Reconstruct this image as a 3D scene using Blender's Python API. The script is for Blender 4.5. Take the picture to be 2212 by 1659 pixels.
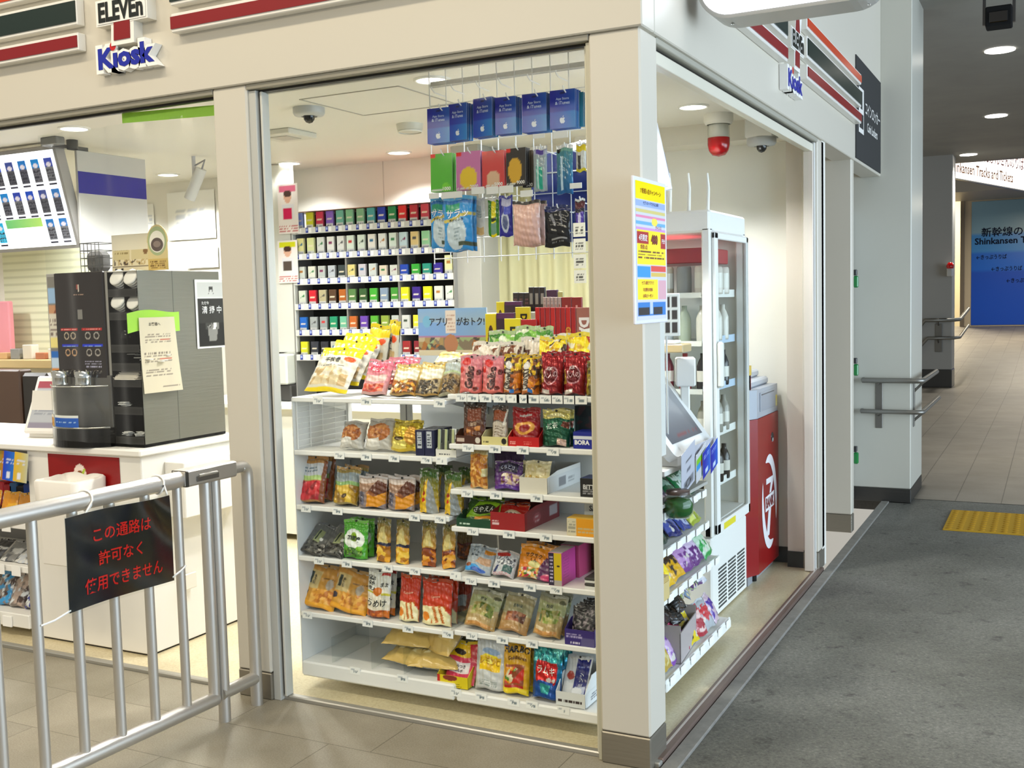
import bpy, math, random
import numpy as np
from math import radians as R, pi, sin, cos
for o in list(bpy.data.objects): bpy.data.objects.remove(o, do_unlink=True)
SC = bpy.context.scene
COL = SC.collection
# ------------------------------------------------------------------ camera
IW, IH = 2212, 1659
FPX, YAW, PIT, ROL = 2304.1, -0.4729, -0.0763, -0.0251
CAM = np.array([1.133, -3.1199, 1.5])
def _axes():
    f = np.array([sin(YAW)*cos(PIT), cos(YAW)*cos(PIT), sin(PIT)])
    r = np.array([cos(YAW), -sin(YAW), 0.]); u = np.cross(r, f)
    return r*cos(ROL)+u*sin(ROL), -r*sin(ROL)+u*cos(ROL), f
AR, AU, AF = _axes()
cd = bpy.data.cameras.new('camera'); cam = bpy.data.objects.new('camera', cd); COL.objects.link(cam)
cd.sensor_fit = 'HORIZONTAL'; cd.sensor_width = 36.0; cd.lens = 36.0*FPX/IW; cd.clip_start = 0.05; cd.clip_end = 200
from mathutils import Matrix, Vector
cam.matrix_world = Matrix(((AR[0], AU[0], -AF[0], CAM[0]), (AR[1], AU[1], -AF[1], CAM[1]), (AR[2], AU[2], -AF[2], CAM[2]), (0, 0, 0, 1)))
SC.camera = cam
# ------------------------------------------------------------------ view, world, big lights
vs = SC.view_settings
vs.view_transform = 'Standard'; vs.look = 'None'; vs.gamma = 1; vs.use_curve_mapping = False; vs.exposure = 0.0
SC.cycles.max_bounces = 8; SC.cycles.transparent_max_bounces = 24
SC.cycles.sample_clamp_indirect = 6.0
w = bpy.data.worlds.new('daylight'); SC.world = w; w.use_nodes = True
wt = w.node_tree; bg = wt.nodes['Background']
geo = wt.nodes.new('ShaderNodeTexCoord'); sep = wt.nodes.new('ShaderNodeSeparateXYZ'); mr = wt.nodes.new('ShaderNodeMapRange')
mix = wt.nodes.new('ShaderNodeMix'); mix.data_type = 'RGBA'
wt.links.new(geo.outputs['Generated'], sep.inputs[0]); wt.links.new(sep.outputs['X'], mr.inputs[0])
mr.inputs[1].default_value = -0.2; mr.inputs[2].default_value = 1.0
wt.links.new(mr.outputs[0], mix.inputs[0])
mix.inputs[6].default_value = (0.60, 0.57, 0.50, 1)      # dim warm station hall
mix.inputs[7].default_value = (0.70, 0.82, 1.0, 1)        # overcast daylight from the open side
wt.links.new(mix.outputs[2], bg.inputs[0]); bg.inputs[1].default_value = 0.8
def lamp(name, kind, loc, energy, color=(1, 1, 1), size=0.2, size_y=None, rot=(0, 0, 0), **kw):
    d = bpy.data.lights.new(name, kind); d.energy = energy; d.color = color
    if kind == 'AREA':
        d.size = size
        if size_y: d.shape = 'RECTANGLE'; d.size_y = size_y
        else: d.shape = 'DISK'
    else: d.shadow_soft_size = size
    for k, v in kw.items(): setattr(d, k, v)
    o = bpy.data.objects.new(name, d); COL.objects.link(o); o.location = loc; o.rotation_euler = rot
    return o
WARM = (1.0, 0.88, 0.68); NEUT = (1.0, 0.97, 0.90); COOL = (0.70, 0.85, 1.0)
for x in (-4.2, -2.2, -0.4):                                      # rows of luminaires in the station hall in front of the shop
    lamp('hall_lamp', 'AREA', (x, -1.9, 4.4), 44, WARM, 1.3, 0.3)
    lamp('hall_lamp', 'AREA', (x+0.6, -6.2, 3.7), 40, WARM, 1.6, 0.5, (R(40), 0, 0))
lamp('hall_daylight', 'AREA', (6.0, 1.0, 1.4), 600, COOL, 3.2, 9, (0, R(90), 0))   # open side of the station
# ------------------------------------------------------------------ pixel <-> place helpers
def ray(px, py): return AF*FPX + AR*(px-IW/2) - AU*(py-IH/2)
def at(px, py, ax, val):
    d = ray(px, py); i = 'xyz'.index(ax); t = (val-CAM[i])/d[i]
    return CAM + d*t
def xat(px, y, z):       # x of the point at depth y, height z that is seen in column px
    k = (px-IW/2)/FPX; q = AR-k*AF
    return CAM[0] - (q[1]*(y-CAM[1])+q[2]*(z-CAM[2]))/q[0]
def zat(py, x, y):       # height of the point at x, y that is seen in row py
    k = -(py-IH/2)/FPX; q = AU-k*AF
    return CAM[2] - (q[0]*(x-CAM[0])+q[1]*(y-CAM[1]))/q[2]
def yat(px, x, z):
    k = (px-IW/2)/FPX; q = AR-k*AF
    return CAM[1] - (q[0]*(x-CAM[0])+q[2]*(z-CAM[2]))/q[1]
# ------------------------------------------------------------------ colour, mesh builder
def lin(c):
    if isinstance(c, str):
        c = c.lstrip('#'); c = c if len(c) == 6 else ''.join(k*2 for k in c); c = [int(c[i:i+2], 16)/255 for i in (0, 2, 4)]
    c = np.asarray(c, float)
    return np.where(c <= 0.04045, c/12.92, ((c+0.055)/1.055)**2.4)
def rgb(c):
    if isinstance(c, str):
        c = c.lstrip('#'); c = c if len(c) == 6 else ''.join(k*2 for k in c); return np.array([int(c[i:i+2], 16)/255 for i in (0, 2, 4)])
    return np.asarray(c, float)
class MB:
    def __init__(s): s.ch = []; s.M = np.eye(4)
    def add(s, V, F, C, smooth=False):
        V = np.asarray(V, float).reshape(-1, 3)
        V = V@s.M[:3, :3].T + s.M[:3, 3]
        C = np.asarray(C, float)
        if C.ndim == 1: C = np.tile(C, (len(V), 1))
        s.ch.append((V, F, C, smooth)); return s
    def place(s, loc=(0, 0, 0), rz=0, rx=0, ry=0):
        s.M = np.array(Matrix.Translation(loc) @ Matrix.Rotation(rz, 4, 'Z') @ Matrix.Rotation(ry, 4, 'Y') @ Matrix.Rotation(rx, 4, 'X')); return s
    def box(s, x0, x1, y0, y1, z0, z1, c, ch=0.0, cols=None):
        c = lin(c)
        if x1 < x0: x0, x1 = x1, x0
        if y1 < y0: y0, y1 = y1, y0
        if z1 < z0: z0, z1 = z1, z0
        a = np.array([x0, y0, z0]); b = np.array([x1, y1, z1])
        k = min(ch, 0.45*min(b-a))
        V = []; idx = {}
        for i in (0, 1):
            for j in (0, 1):
                for l in (0, 1):
                    p = np.where([i, j, l], b, a); sg = np.where([i, j, l], -1, 1)
                    for ax in range(3):
                        q = p+sg*k; q[ax] = p[ax]
                        idx[(i, j, l, ax)] = len(V); V.append(q)
        F = []
        def f(*t): F.append([idx[q] for q in t])
        f((0,0,0,0),(0,0,1,0),(0,1,1,0),(0,1,0,0)); f((1,0,0,0),(1,1,0,0),(1,1,1,0),(1,0,1,0))
        f((0,0,0,1),(1,0,0,1),(1,0,1,1),(0,0,1,1)); f((0,1,0,1),(0,1,1,1),(1,1,1,1),(1,1,0,1))
        f((0,0,0,2),(0,1,0,2),(1,1,0,2),(1,0,0,2)); f((0,0,1,2),(1,0,1,2),(1,1,1,2),(0,1,1,2))
        if k > 0:
            for i in (0, 1):
                for j in (0, 1):
                    f((i,j,0,0),(i,j,1,0),(i,j,1,1),(i,j,0,1)) if (i^j) else f((i,j,0,0),(i,j,0,1),(i,j,1,1),(i,j,1,0))
                    f((i,0,j,0),(i,0,j,2),(i,1,j,2),(i,1,j,0)) if (i^j) else f((i,0,j,0),(i,1,j,0),(i,1,j,2),(i,0,j,2))
                    f((0,i,j,1),(1,i,j,1),(1,i,j,2),(0,i,j,2)) if (i^j) else f((0,i,j,1),(0,i,j,2),(1,i,j,2),(1,i,j,1))
                    for l in (0, 1):
                        f((i,j,l,0),(i,j,l,1),(i,j,l,2)) if (i+j+l) % 2 == 0 else f((i,j,l,0),(i,j,l,2),(i,j,l,1))
        C = np.tile(c, (24, 1))
        if cols:
            for key, cc in cols.items():
                sgn, ax = key[0], 'xyz'.index(key[1])
                for t, n in idx.items():
                    if t[3] == ax and t[ax] == (1 if sgn == '+' else 0): C[n] = lin(cc)
        return s.add(V, F, C)
    def tube(s, path, r, c, n=12, caps=True, closed=False):
        P = np.asarray(path, float); m = len(P); rr = np.broadcast_to(np.asarray(r, float), (m,))
        T = np.gradient(P, axis=0) if m > 2 else np.tile(P[1]-P[0], (2, 1))
        if closed: T = np.roll(P, -1, 0)-np.roll(P, 1, 0)
        T = T/np.linalg.norm(T, axis=1)[:, None]
        a = np.array([0, 0, 1.]) if abs(T[0][2]) < 0.9 else np.array([1., 0, 0])
        N = np.cross(T[0], a); N /= np.linalg.norm(N); V = []
        for i in range(m):
            N = N-T[i]*(N@T[i]); N /= np.linalg.norm(N); B = np.cross(T[i], N)
            th = np.arange(n)*2*pi/n
            V.append(P[i]+rr[i]*(np.cos(th)[:, None]*N+np.sin(th)[:, None]*B))
        V = np.concatenate(V); F = []
        for i in range(m if closed else m-1):
            k = (i+1) % m
            for j in range(n): F.append([i*n+j, i*n+(j+1) % n, k*n+(j+1) % n, k*n+j])
        s.add(V, F, lin(c), True)
        if caps and not closed:
            s.add(V[:n], [list(range(n))[::-1]], lin(c)); s.add(V[-n:], [list(range(n))], lin(c))
        return s
    def lathe(s, prof, c, n=24, axis='z', o=(0, 0, 0), smooth=True):
        V = []
        for (r, z) in prof:
            for j in range(n):
                t = 2*pi*j/n; V.append((r*cos(t), r*sin(t), z))
        V = np.array(V)
        if axis == 'y': V = V[:, [0, 2, 1]]
        if axis == 'x': V = V[:, [2, 0, 1]]
        V = V+np.array(o); F = []
        for i in range(len(prof)-1):
            for j in range(n):
                q = [i*n+j, i*n+(j+1) % n, (i+1)*n+(j+1) % n, (i+1)*n+j]
                F.append(q if axis != 'y' else q[::-1])
        cc = lin(c) if not isinstance(c, list) else np.repeat([lin(k) for k in c], n, 0)
        return s.add(V, F, cc, smooth)
    def prism(s, pts, P, d0, d1, c, side=None):      # polygon pts (a,b) mapped by P(a,b,d); caps at d0 (back) and d1 (front)
        n = len(pts); A = np.array([P(a, b, d1) for a, b in pts]); B = np.array([P(a, b, d0) for a, b in pts])
        s.add(A, [list(range(n))], lin(c)); s.add(B, [list(range(n))[::-1]], lin(side or c))
        V = np.concatenate([B, A]); F = [[i, (i+1) % n, n+(i+1) % n, n+i] for i in range(n)]
        V2 = []; F2 = []
        for f in F: F2.append(list(range(len(V2), len(V2)+4))); V2 += [V[i] for i in f]
        return s.add(V2, F2, lin(side or c))
    def surf(s, fn, nu, nv, col, smooth=True, flip=False):
        u, v = np.meshgrid(np.linspace(0, 1, nu+1), np.linspace(0, 1, nv+1)); u = u.ravel(); v = v.ravel()
        V = fn(u, v); C = lin(col(u, v)) if callable(col) else np.tile(lin(col), (len(u), 1))
        i = np.arange(nu*nv); r, q = i//nu, i % nu; a = r*(nu+1)+q
        F = np.stack([a, a+1, a+nu+2, a+nu+1], 1)
        if flip: F = F[:, ::-1]
        return s.add(V, F, C, smooth)
    def build(s, name, mat, parent=None, loc=None, rot=None):
        nv = 0; VV = []; CC = []; LI = []; LT = []; SM = []
        for V, F, C, sm in s.ch:
            VV.append(V)
            if isinstance(F, np.ndarray):
                LI.append(F.ravel()+nv); LT.append(np.full(len(F), F.shape[1])); nf = len(F)
            else:
                LI.append(np.concatenate([np.asarray(f) for f in F])+nv); LT.append(np.array([len(f) for f in F])); nf = len(F)
            SM.append(np.full(nf, sm)); CC.append(C); nv += len(V)
        VV = np.concatenate(VV); CC = np.concatenate(CC); LI = np.concatenate(LI).astype(np.int32); LT = np.concatenate(LT).astype(np.int32); SM = np.concatenate(SM)
        me = bpy.data.meshes.new(name)
        me.vertices.add(len(VV)); me.vertices.foreach_set('co', VV.astype(np.float32).ravel())
        me.loops.add(len(LI)); me.loops.foreach_set('vertex_index', LI)
        me.polygons.add(len(LT)); ls = np.concatenate([[0], np.cumsum(LT)[:-1]]).astype(np.int32)
        me.polygons.foreach_set('loop_start', ls)
        try: me.polygons.foreach_set('loop_total', LT)
        except Exception: pass
        me.polygons.foreach_set('use_smooth', SM.astype(bool))
        ca = me.color_attributes.new('Col', 'FLOAT_COLOR', 'POINT')
        ca.data.foreach_set('color', np.concatenate([CC, np.ones((len(CC), 1))], 1).astype(np.float32).ravel())
        me.update(); me.validate()
        me.materials.append(mat if not isinstance(mat, str) else M[mat])
        o = bpy.data.objects.new(name, me); COL.objects.link(o)
        if parent is not None: o.parent = parent
        if loc is not None: o.location = loc
        if rot is not None: o.rotation_euler = rot
        return o
# ------------------------------------------------------------------ lettering: glyph outlines turned to mesh, laid on any surface P(a,b,d)
_tc = {}
def glyphs(t, bold=0.0, res=2):
    if any(ord(k) > 0x2e80 for k in t): bold = min(bold, 0.012)
    k = (t, bold, res)
    if k in _tc: return _tc[k]
    cu = bpy.data.curves.new('txt', 'FONT'); cu.body = t; cu.size = 1.0; cu.offset = bold; cu.resolution_u = res
    ob = bpy.data.objects.new('txt', cu); COL.objects.link(ob)
    me = ob.to_mesh(); me.calc_loop_triangles()
    V = np.zeros(len(me.vertices)*3, np.float32); me.vertices.foreach_get('co', V); V = V.reshape(-1, 3)
    T = np.zeros(len(me.loop_triangles)*3, np.int32); me.loop_triangles.foreach_get('vertices', T); T = T.reshape(-1, 3).copy()
    V = V[:, :2].astype(float).copy(); ob.to_mesh_clear(); bpy.data.objects.remove(ob); bpy.data.curves.remove(cu)
    if len(V):
        V -= [V[:, 0].min(), 0]
        p, q, r = V[T[:, 0]], V[T[:, 1]], V[T[:, 2]]
        ar = (q[:, 0]-p[:, 0])*(r[:, 1]-p[:, 1])-(q[:, 1]-p[:, 1])*(r[:, 0]-p[:, 0])
        T[ar < 0] = T[ar < 0][:, ::-1]
    _tc[k] = (V, T); return V, T
def text(mb, t, P, a, b, h, c, wmax=None, rot=0.0, bold=0.02, d=0.0012, stretch=1.0, out=None, res=2, slant=0.0):
    V, T = glyphs(t, bold, res)
    if not len(V): return
    V = V.copy(); lo, hi = V.min(0), V.max(0); V = (V-(lo+hi)/2)
    s = h/max(hi[1]-lo[1], 1e-6); sx = s*stretch
    if wmax and (hi[0]-lo[0])*sx > wmax: sx = wmax/(hi[0]-lo[0])
    V[:, 0] = V[:, 0]*sx+slant*V[:, 1]*s; V[:, 1] *= s
    if rot: V = V@np.array([[cos(rot), sin(rot)], [-sin(rot), cos(rot)]])
    W = P(a+V[:, 0], b+V[:, 1], np.full(len(V), d))
    mb.add(W, T, lin(c))
    if out:
        V2, T2 = glyphs(t+'', bold+out[0] if ord(max(t)) < 0x2e80 else 0.012, res); T2 = T2; V2 = V2.copy(); V2 = V2-(V2.min(0)+V2.max(0))/2
        V2[:, 0] = V2[:, 0]*sx+slant*V2[:, 1]*s; V2[:, 1] *= s
        if rot: V2 = V2@np.array([[cos(rot), sin(rot)], [-sin(rot), cos(rot)]])
        mb.add(P(a+V2[:, 0], b+V2[:, 1], np.full(len(V2), d*0.5)), T2, lin(out[1]))
def flat(O, ex, ey):     # flat panel: P(a,b,d), d along the outward normal
    O = np.asarray(O, float); ex = np.asarray(ex, float); ey = np.asarray(ey, float); n = np.cross(ex, ey); n = n/np.linalg.norm(n)
    def P(a, b, d=0.0):
        a = np.atleast_1d(a); b = np.atleast_1d(b); d = np.atleast_1d(d)
        r = O+a[:, None]*ex+b[:, None]*ey+d[:, None]*n
        return r
    return P
def P1(P): return lambda a, b, d: P(a, b, d)[0]
# ------------------------------------------------------------------ printed artwork: list of shapes -> colour at (u,v)
def art(ops, asp=1.0):
    def col(u, v):
        c = np.zeros((len(u), 3))+0.9
        for o in ops:
            k = o[0]
            if k == 'f': c[:] = rgb(o[1])
            elif k == 'vg': c = rgb(o[1])+(rgb(o[2])-rgb(o[1]))*v[:, None]
            elif k == 'r': m = (u >= o[1]) & (u <= o[2]) & (v >= o[3]) & (v <= o[4]); c[m] = rgb(o[5])
            elif k == 'e': m = ((u-o[1])/o[3])**2+((v-o[2])/o[4])**2 <= 1; c[m] = rgb(o[5])
            elif k == 'ring':
                q = np.sqrt(((u-o[1])/o[3])**2+((v-o[2])/o[4])**2); m = (q <= 1) & (q >= 1-o[5]); c[m] = rgb(o[6])
            elif k == 'dots':                  # regular dots: u0 u1 v0 v1 step radius colour
                m = (u >= o[1]) & (u <= o[2]) & (v >= o[3]) & (v <= o[4]); st = o[5]
                rr = ((u*asp/st+np.floor(v/st)*0.5) % 1-0.5)**2+((v/st) % 1-0.5)**2; c[m & (rr < o[6]**2)] = rgb(o[7])
            elif k == 'blobs':                 # u0 u1 v0 v1 size colours seed: pieces of food seen or pictured
                m = (u >= o[1]) & (u <= o[2]) & (v >= o[3]) & (v <= o[4])
                if m.any():
                    rs = np.random.RandomState(o[7]); n = max(3, int((o[2]-o[1])*asp*(o[4]-o[3])/(o[5]**2)*1.5))
                    pu = rs.uniform(o[1], o[2], n); pv = rs.uniform(o[3], o[4], n); ci = rs.randint(0, len(o[6]), n)
                    D = ((u[m][:, None]-pu)*asp)**2+(v[m][:, None]-pv)**2; j = D.argmin(1); pal = np.array([rgb(x) for x in o[6]]); c[m] = pal[ci[j]]
            elif k == 'poly':
                pts = o[1]; ins = np.zeros(len(u), bool); n = len(pts)
                for i in range(n):
                    (x1, y1), (x2, y2) = pts[i], pts[(i+1) % n]
                    if y1 == y2: continue
                    cnd = ((y1 > v) != (y2 > v)) & (u < (x2-x1)*(v-y1)/(y2-y1)+x1); ins ^= cnd
                c[ins] = rgb(o[2])
            elif k == 'str':                   # slanted stripes: u0 u1 v0 v1 count slant colour duty
                m = (u >= o[1]) & (u <= o[2]) & (v >= o[3]) & (v <= o[4]); c[m & (((u+o[6]*v)*o[5]) % 1 < o[8])] = rgb(o[7])
            elif k == 'ln':                    # u0 u1 v0 v1 rows colour seed: rows of print too small to read
                m = (u >= o[1]) & (u <= o[2]) & (v >= o[3]) & (v <= o[4]); q = (v-o[3])/(o[4]-o[3])*o[5]
                rs = np.random.RandomState(o[7]); nz = rs.rand(o[5]+1, 40) > 0.25
                rowi = np.clip(q.astype(int), 0, o[5]); ui = np.clip(((u-o[1])/(o[2]-o[1])*39).astype(int), 0, 39)
                c[m & (q % 1 < 0.5) & nz[rowi, ui]] = rgb(o[6])
            elif k == 'hg':                    # u0 u1 v0 v1 left colour right colour
                m = (u >= o[1]) & (u <= o[2]) & (v >= o[3]) & (v <= o[4]); t = ((u[m]-o[1])/(o[2]-o[1]))[:, None]; c[m] = rgb(o[5])+(rgb(o[6])-rgb(o[5]))*t
        g = c.mean(1, keepdims=True); return np.clip(g+(c-g)*1.18, 0, 1)**1.15      # printing inks: a little denser than the swatches
    return col
def paint(mb, P, w, h, ops, nu=24, nv=24, d=0.0, smooth=False):
    ar = [o for o in ops if o[0] != 't']
    mb.surf(lambda u, v: P(u*w, v*h, np.full(len(u), d)), nu, nv, art(ar, w/h), smooth)
    for o in ops:
        if o[0] == 't':       # ('t', string, u, v, height fraction, colour, rot deg, max width fraction, bold, outline)
            ex = list(o[6:])+[None]*4
            text(mb, o[1], P, o[2]*w, o[3]*h, o[4]*h, o[5], (ex[1] or 0.92)*(h if ex[0] in (90, -90) else w), R(ex[0] or 0), ex[2] if ex[2] is not None else 0.02, d+0.0012, out=ex[3])
# ------------------------------------------------------------------ materials
M = {}
def nmat(name, rough=0.5, metal=0.0, spec=0.5, col=None, emit=0.0, bump=None, coat=0.0, alpha=None, trans=0.0, rvar=None):
    m = bpy.data.materials.new(name); m.use_nodes = True; nt = m.node_tree; b = nt.nodes['Principled BSDF']
    b.inputs['Roughness'].default_value = rough; b.inputs['Metallic'].default_value = metal; b.inputs['Specular IOR Level'].default_value = spec
    b.inputs['Coat Weight'].default_value = coat; b.inputs['Coat Roughness'].default_value = 0.08
    if col is None:
        a = nt.nodes.new('ShaderNodeAttribute'); a.attribute_name = 'Col'; cs = a.outputs['Color']
        nt.links.new(cs, b.inputs['Base Color'])
    else:
        b.inputs['Base Color'].default_value = (*lin(col), 1)
    if emit:
        if col is None: nt.links.new(cs, b.inputs['Emission Color'])
        else: b.inputs['Emission Color'].default_value = (*lin(col), 1)
        b.inputs['Emission Strength'].default_value = emit
    if bump:
        tc = nt.nodes.new('ShaderNodeTexCoord'); nz = nt.nodes.new('ShaderNodeTexNoise'); bp = nt.nodes.new('ShaderNodeBump'); mp = nt.nodes.new('ShaderNodeMapping')
        nt.links.new(tc.outputs['Object'], mp.inputs[0]); nt.links.new(mp.outputs[0], nz.inputs['Vector']); nz.inputs['Scale'].default_value = bump[0]; nz.inputs['Detail'].default_value = bump[3] if len(bump) > 3 else 3
        if len(bump) > 2 and bump[2]: mp.inputs['Scale'].default_value = bump[2]
        bp.inputs['Strength'].default_value = bump[1]; bp.inputs['Distance'].default_value = 0.01
        nt.links.new(nz.outputs['Fac'], bp.inputs['Height']); nt.links.new(bp.outputs[0], b.inputs['Normal'])
    M[name] = m; return m
nmat('paint', 0.45); nmat('satin', 0.3); nmat('gloss', 0.12); nmat('paper', 0.75, spec=0.3); nmat('matte', 0.9, spec=0.2)
nmat('film', 0.27, bump=(38, 0.32), coat=0.25); nmat('foil', 0.24, metal=0.45, bump=(30, 0.5), coat=0.3)
nmat('card', 0.38, coat=0.15); nmat('steel', 0.42, metal=0.85, bump=(60, 0.05, (1, 1, 0.04))); nmat('chrome', 0.12, metal=1.0); nmat('brushed', 0.42, metal=0.75, bump=(90, 0.1, (0.06, 0.06, 1)))
nmat('glow', 0.5, emit=1.0); nmat('glow3', 0.5, emit=2.2); nmat('lampdisc', 0.5, emit=9.0); nmat('screen', 0.2, emit=0.35)
nmat('panelwhite', 0.33, bump=(3, 0.03)); nmat('plastic', 0.35)
def clear(name, tint, gl=0.1, rough=0.03, fac=None):
    m = bpy.data.materials.new(name); m.use_nodes = True; nt = m.node_tree; nt.nodes.remove(nt.nodes['Principled BSDF'])
    t = nt.nodes.new('ShaderNodeBsdfTransparent'); g = nt.nodes.new('ShaderNodeBsdfGlossy'); mx = nt.nodes.new('ShaderNodeMixShader'); fr = nt.nodes.new('ShaderNodeLayerWeight')
    fr.inputs[0].default_value = 0.5; t.inputs[0].default_value = (*tint, 1); g.inputs['Roughness'].default_value = rough
    pw = nt.nodes.new('ShaderNodeMath'); pw.operation = 'POWER'; pw.inputs[1].default_value = 4.5; ad = nt.nodes.new('ShaderNodeMath'); ad.operation = 'MULTIPLY_ADD'; ad.inputs[1].default_value = 0.9; ad.inputs[2].default_value = 0.04
    mul = nt.nodes.new('ShaderNodeMath'); mul.operation = 'MULTIPLY'; mul.inputs[1].default_value = gl; mul.use_clamp = True
    nt.links.new(fr.outputs['Facing'], pw.inputs[0]); nt.links.new(pw.outputs[0], ad.inputs[0]); nt.links.new(ad.outputs[0], mul.inputs[0]); nt.links.new(mul.outputs[0], mx.inputs[0]); nt.links.new(t.outputs[0], mx.inputs[1]); nt.links.new(g.outputs[0], mx.inputs[2])
    nt.links.new(mx.outputs[0], nt.nodes['Material Output'].inputs[0]); M[name] = m
clear('glass', (0.985, 0.995, 0.99), 0.09); clear('acrylic', (0.93, 0.95, 0.95), 1.0, 0.05); clear('vinyl', (0.95, 0.97, 0.96), 1.4, 0.12); clear('film_clear', (0.9, 0.9, 0.88), 2.2, 0.15)
# ------------------------------------------------------------------ naming
def tag(o, label=None, cat=None, group=None, kind=None):
    if label: o['label'] = label
    if cat: o['category'] = cat
    if group: o['group'] = group
    if kind: o['kind'] = kind
    return o
def thing(name, label, cat, loc=(0, 0, 0), rz=0.0, group=None, rot=None):
    o = bpy.data.objects.new(name, None); COL.objects.link(o); o.location = tuple(float(k) for k in loc)
    o.rotation_euler = rot if rot else (0, 0, rz); o.empty_display_size = 0.05
    return tag(o, label, cat, group)
def copy_tree(o, parent=None):
    c = o.copy(); COL.objects.link(c)
    if parent is not None: c.parent = parent
    for ch in list(o.children): copy_tree(ch, c)
    return c
ORD = ['first', 'second', 'third', 'fourth', 'fifth', 'sixth', 'seventh', 'eighth', 'ninth', 'tenth', 'eleventh', 'twelfth', 'thirteenth', 'fourteenth', 'fifteenth', 'sixteenth']
# ================================================================== SETTING
def floor_mat(name, kind):
    m = bpy.data.materials.new(name); m.use_nodes = True; nt = m.node_tree; b = nt.nodes['Principled BSDF']
    tc = nt.nodes.new('ShaderNodeTexCoord'); mp = nt.nodes.new('ShaderNodeMapping'); nt.links.new(tc.outputs['Object'], mp.inputs[0])
    def noise(sc, det=5, rough=0.6):
        n = nt.nodes.new('ShaderNodeTexNoise'); n.inputs['Scale'].default_value = sc; n.inputs['Detail'].default_value = det; n.inputs['Roughness'].default_value = rough
        nt.links.new(tc.outputs['Object'], n.inputs['Vector']); return n
    def ramp(src, stops):
        r = nt.nodes.new('ShaderNodeValToRGB'); e = r.color_ramp.elements
        while len(e) < len(stops): e.new(0.5)
        for k, (p, c) in enumerate(stops): e[k].position = p; e[k].color = (*lin(c), 1)
        nt.links.new(src, r.inputs[0]); return r
    def mixc(a, bb, f, mode='MULTIPLY'):
        x = nt.nodes.new('ShaderNodeMix'); x.data_type = 'RGBA'; x.blend_type = mode; x.inputs[0].default_value = f
        nt.links.new(a, x.inputs[6]); nt.links.new(bb, x.inputs[7]); return x.outputs[2]
    bp = nt.nodes.new('ShaderNodeBump'); bp.inputs['Distance'].default_value = 0.004; nt.links.new(bp.outputs[0], b.inputs['Normal'])
    if kind in ('tile', 'hall'):
        br = nt.nodes.new('ShaderNodeTexBrick')
        br.inputs['Scale'].default_value = 1.0; br.inputs['Mortar Smooth'].default_value = 0.3; br.inputs['Mortar Size'].default_value = 0.0022
        if kind == 'tile':
            br.offset = 0.27; br.inputs['Brick Width'].default_value = 0.632; br.inputs['Row Height'].default_value = 0.316
            mp.inputs['Location'].default_value = (0.912, 0.242+0.316, 0)
            cs = ('#aba391', '#a29b8a', '#7d7767')
        else:
            br.offset = 0.0; br.inputs['Brick Width'].default_value = 0.3; br.inputs['Row Height'].default_value = 1.2; br.inputs['Mortar Size'].default_value = 0.0035
            mp.inputs['Location'].default_value = (-0.5, -5.05, 0); cs = ('#8b857a', '#857f75', '#57524b')
        for k, c in zip(('Color1', 'Color2', 'Mortar'), cs): br.inputs[k].default_value = (*lin(c), 1)
        nt.links.new(mp.outputs[0], br.inputs['Vector'])
        n = noise(2.2); r = ramp(n.outputs['Fac'], [(0.3, '#d8d6d0'), (0.7, '#ffffff')]); n2 = noise(190, 2); r2 = ramp(n2.outputs['Fac'], [(0.35, '#e4e2dc'), (0.65, '#ffffff')])
        c = mixc(mixc(br.outputs['Color'], r.outputs[0], 1.0), r2.outputs[0], 1.0); nt.links.new(c, b.inputs['Base Color'])
        b.inputs['Roughness'].default_value = 0.5; bp.inputs['Strength'].default_value = 0.25; nt.links.new(br.outputs['Fac'], bp.inputs['Height']); bp.invert = True
    elif kind == 'asphalt':
        n = noise(85, 4, 0.75); r = ramp(n.outputs['Fac'], [(0.25, '#3c3c38'), (0.42, '#6a6961'), (0.58, '#77766d'), (0.8, '#a3a095')])
        n2 = noise(1.1, 4); r2 = ramp(n2.outputs['Fac'], [(0.3, '#c4c3bd'), (0.7, '#ffffff')]); n3 = noise(9, 4, 0.7); r3 = ramp(n3.outputs['Fac'], [(0.28, '#8e8d89'), (0.42, '#ffffff')])
        c = mixc(mixc(r.outputs[0], r2.outputs[0], 1.0), r3.outputs[0], 0.8); nt.links.new(c, b.inputs['Base Color'])
        b.inputs['Roughness'].default_value = 0.9; bp.inputs['Strength'].default_value = 0.7; nt.links.new(n.outputs['Fac'], bp.inputs['Height'])
    elif kind == 'shop':
        n = noise(5); r = ramp(n.outputs['Fac'], [(0.3, '#d3c8a6'), (0.7, '#dccfac')]); n2 = noise(120, 3); r2 = ramp(n2.outputs['Fac'], [(0.3, '#e8e2d4'), (0.6, '#ffffff')])
        c = mixc(r.outputs[0], r2.outputs[0], 1.0); nt.links.new(c, b.inputs['Base Color']); b.inputs['Roughness'].default_value = 0.28; bp.inputs['Strength'].default_value = 0.0
    elif kind == 'concrete':
        n = noise(14, 6, 0.7); r = ramp(n.outputs['Fac'], [(0.3, '#716f69'), (0.7, '#8a877f')]); nt.links.new(r.outputs[0], b.inputs['Base Color'])
        b.inputs['Roughness'].default_value = 0.6; bp.inputs['Strength'].default_value = 0.15; nt.links.new(n.outputs['Fac'], bp.inputs['Height'])
    elif kind == 'ceil':
        n = noise(1.5, 4); r = ramp(n.outputs['Fac'], [(0.3, '#918f88'), (0.7, '#9c9a92')]); nt.links.new(r.outputs[0], b.inputs['Base Color']); b.inputs['Roughness'].default_value = 0.7; bp.inputs['Strength'].default_value = 0.0
    M[name] = m
for nm, k in (('f_tile', 'tile'), ('f_hall', 'hall'), ('f_asphalt', 'asphalt'), ('f_shop', 'shop'), ('f_conc', 'concrete'), ('c_hall', 'ceil')): floor_mat(nm, k)
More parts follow.
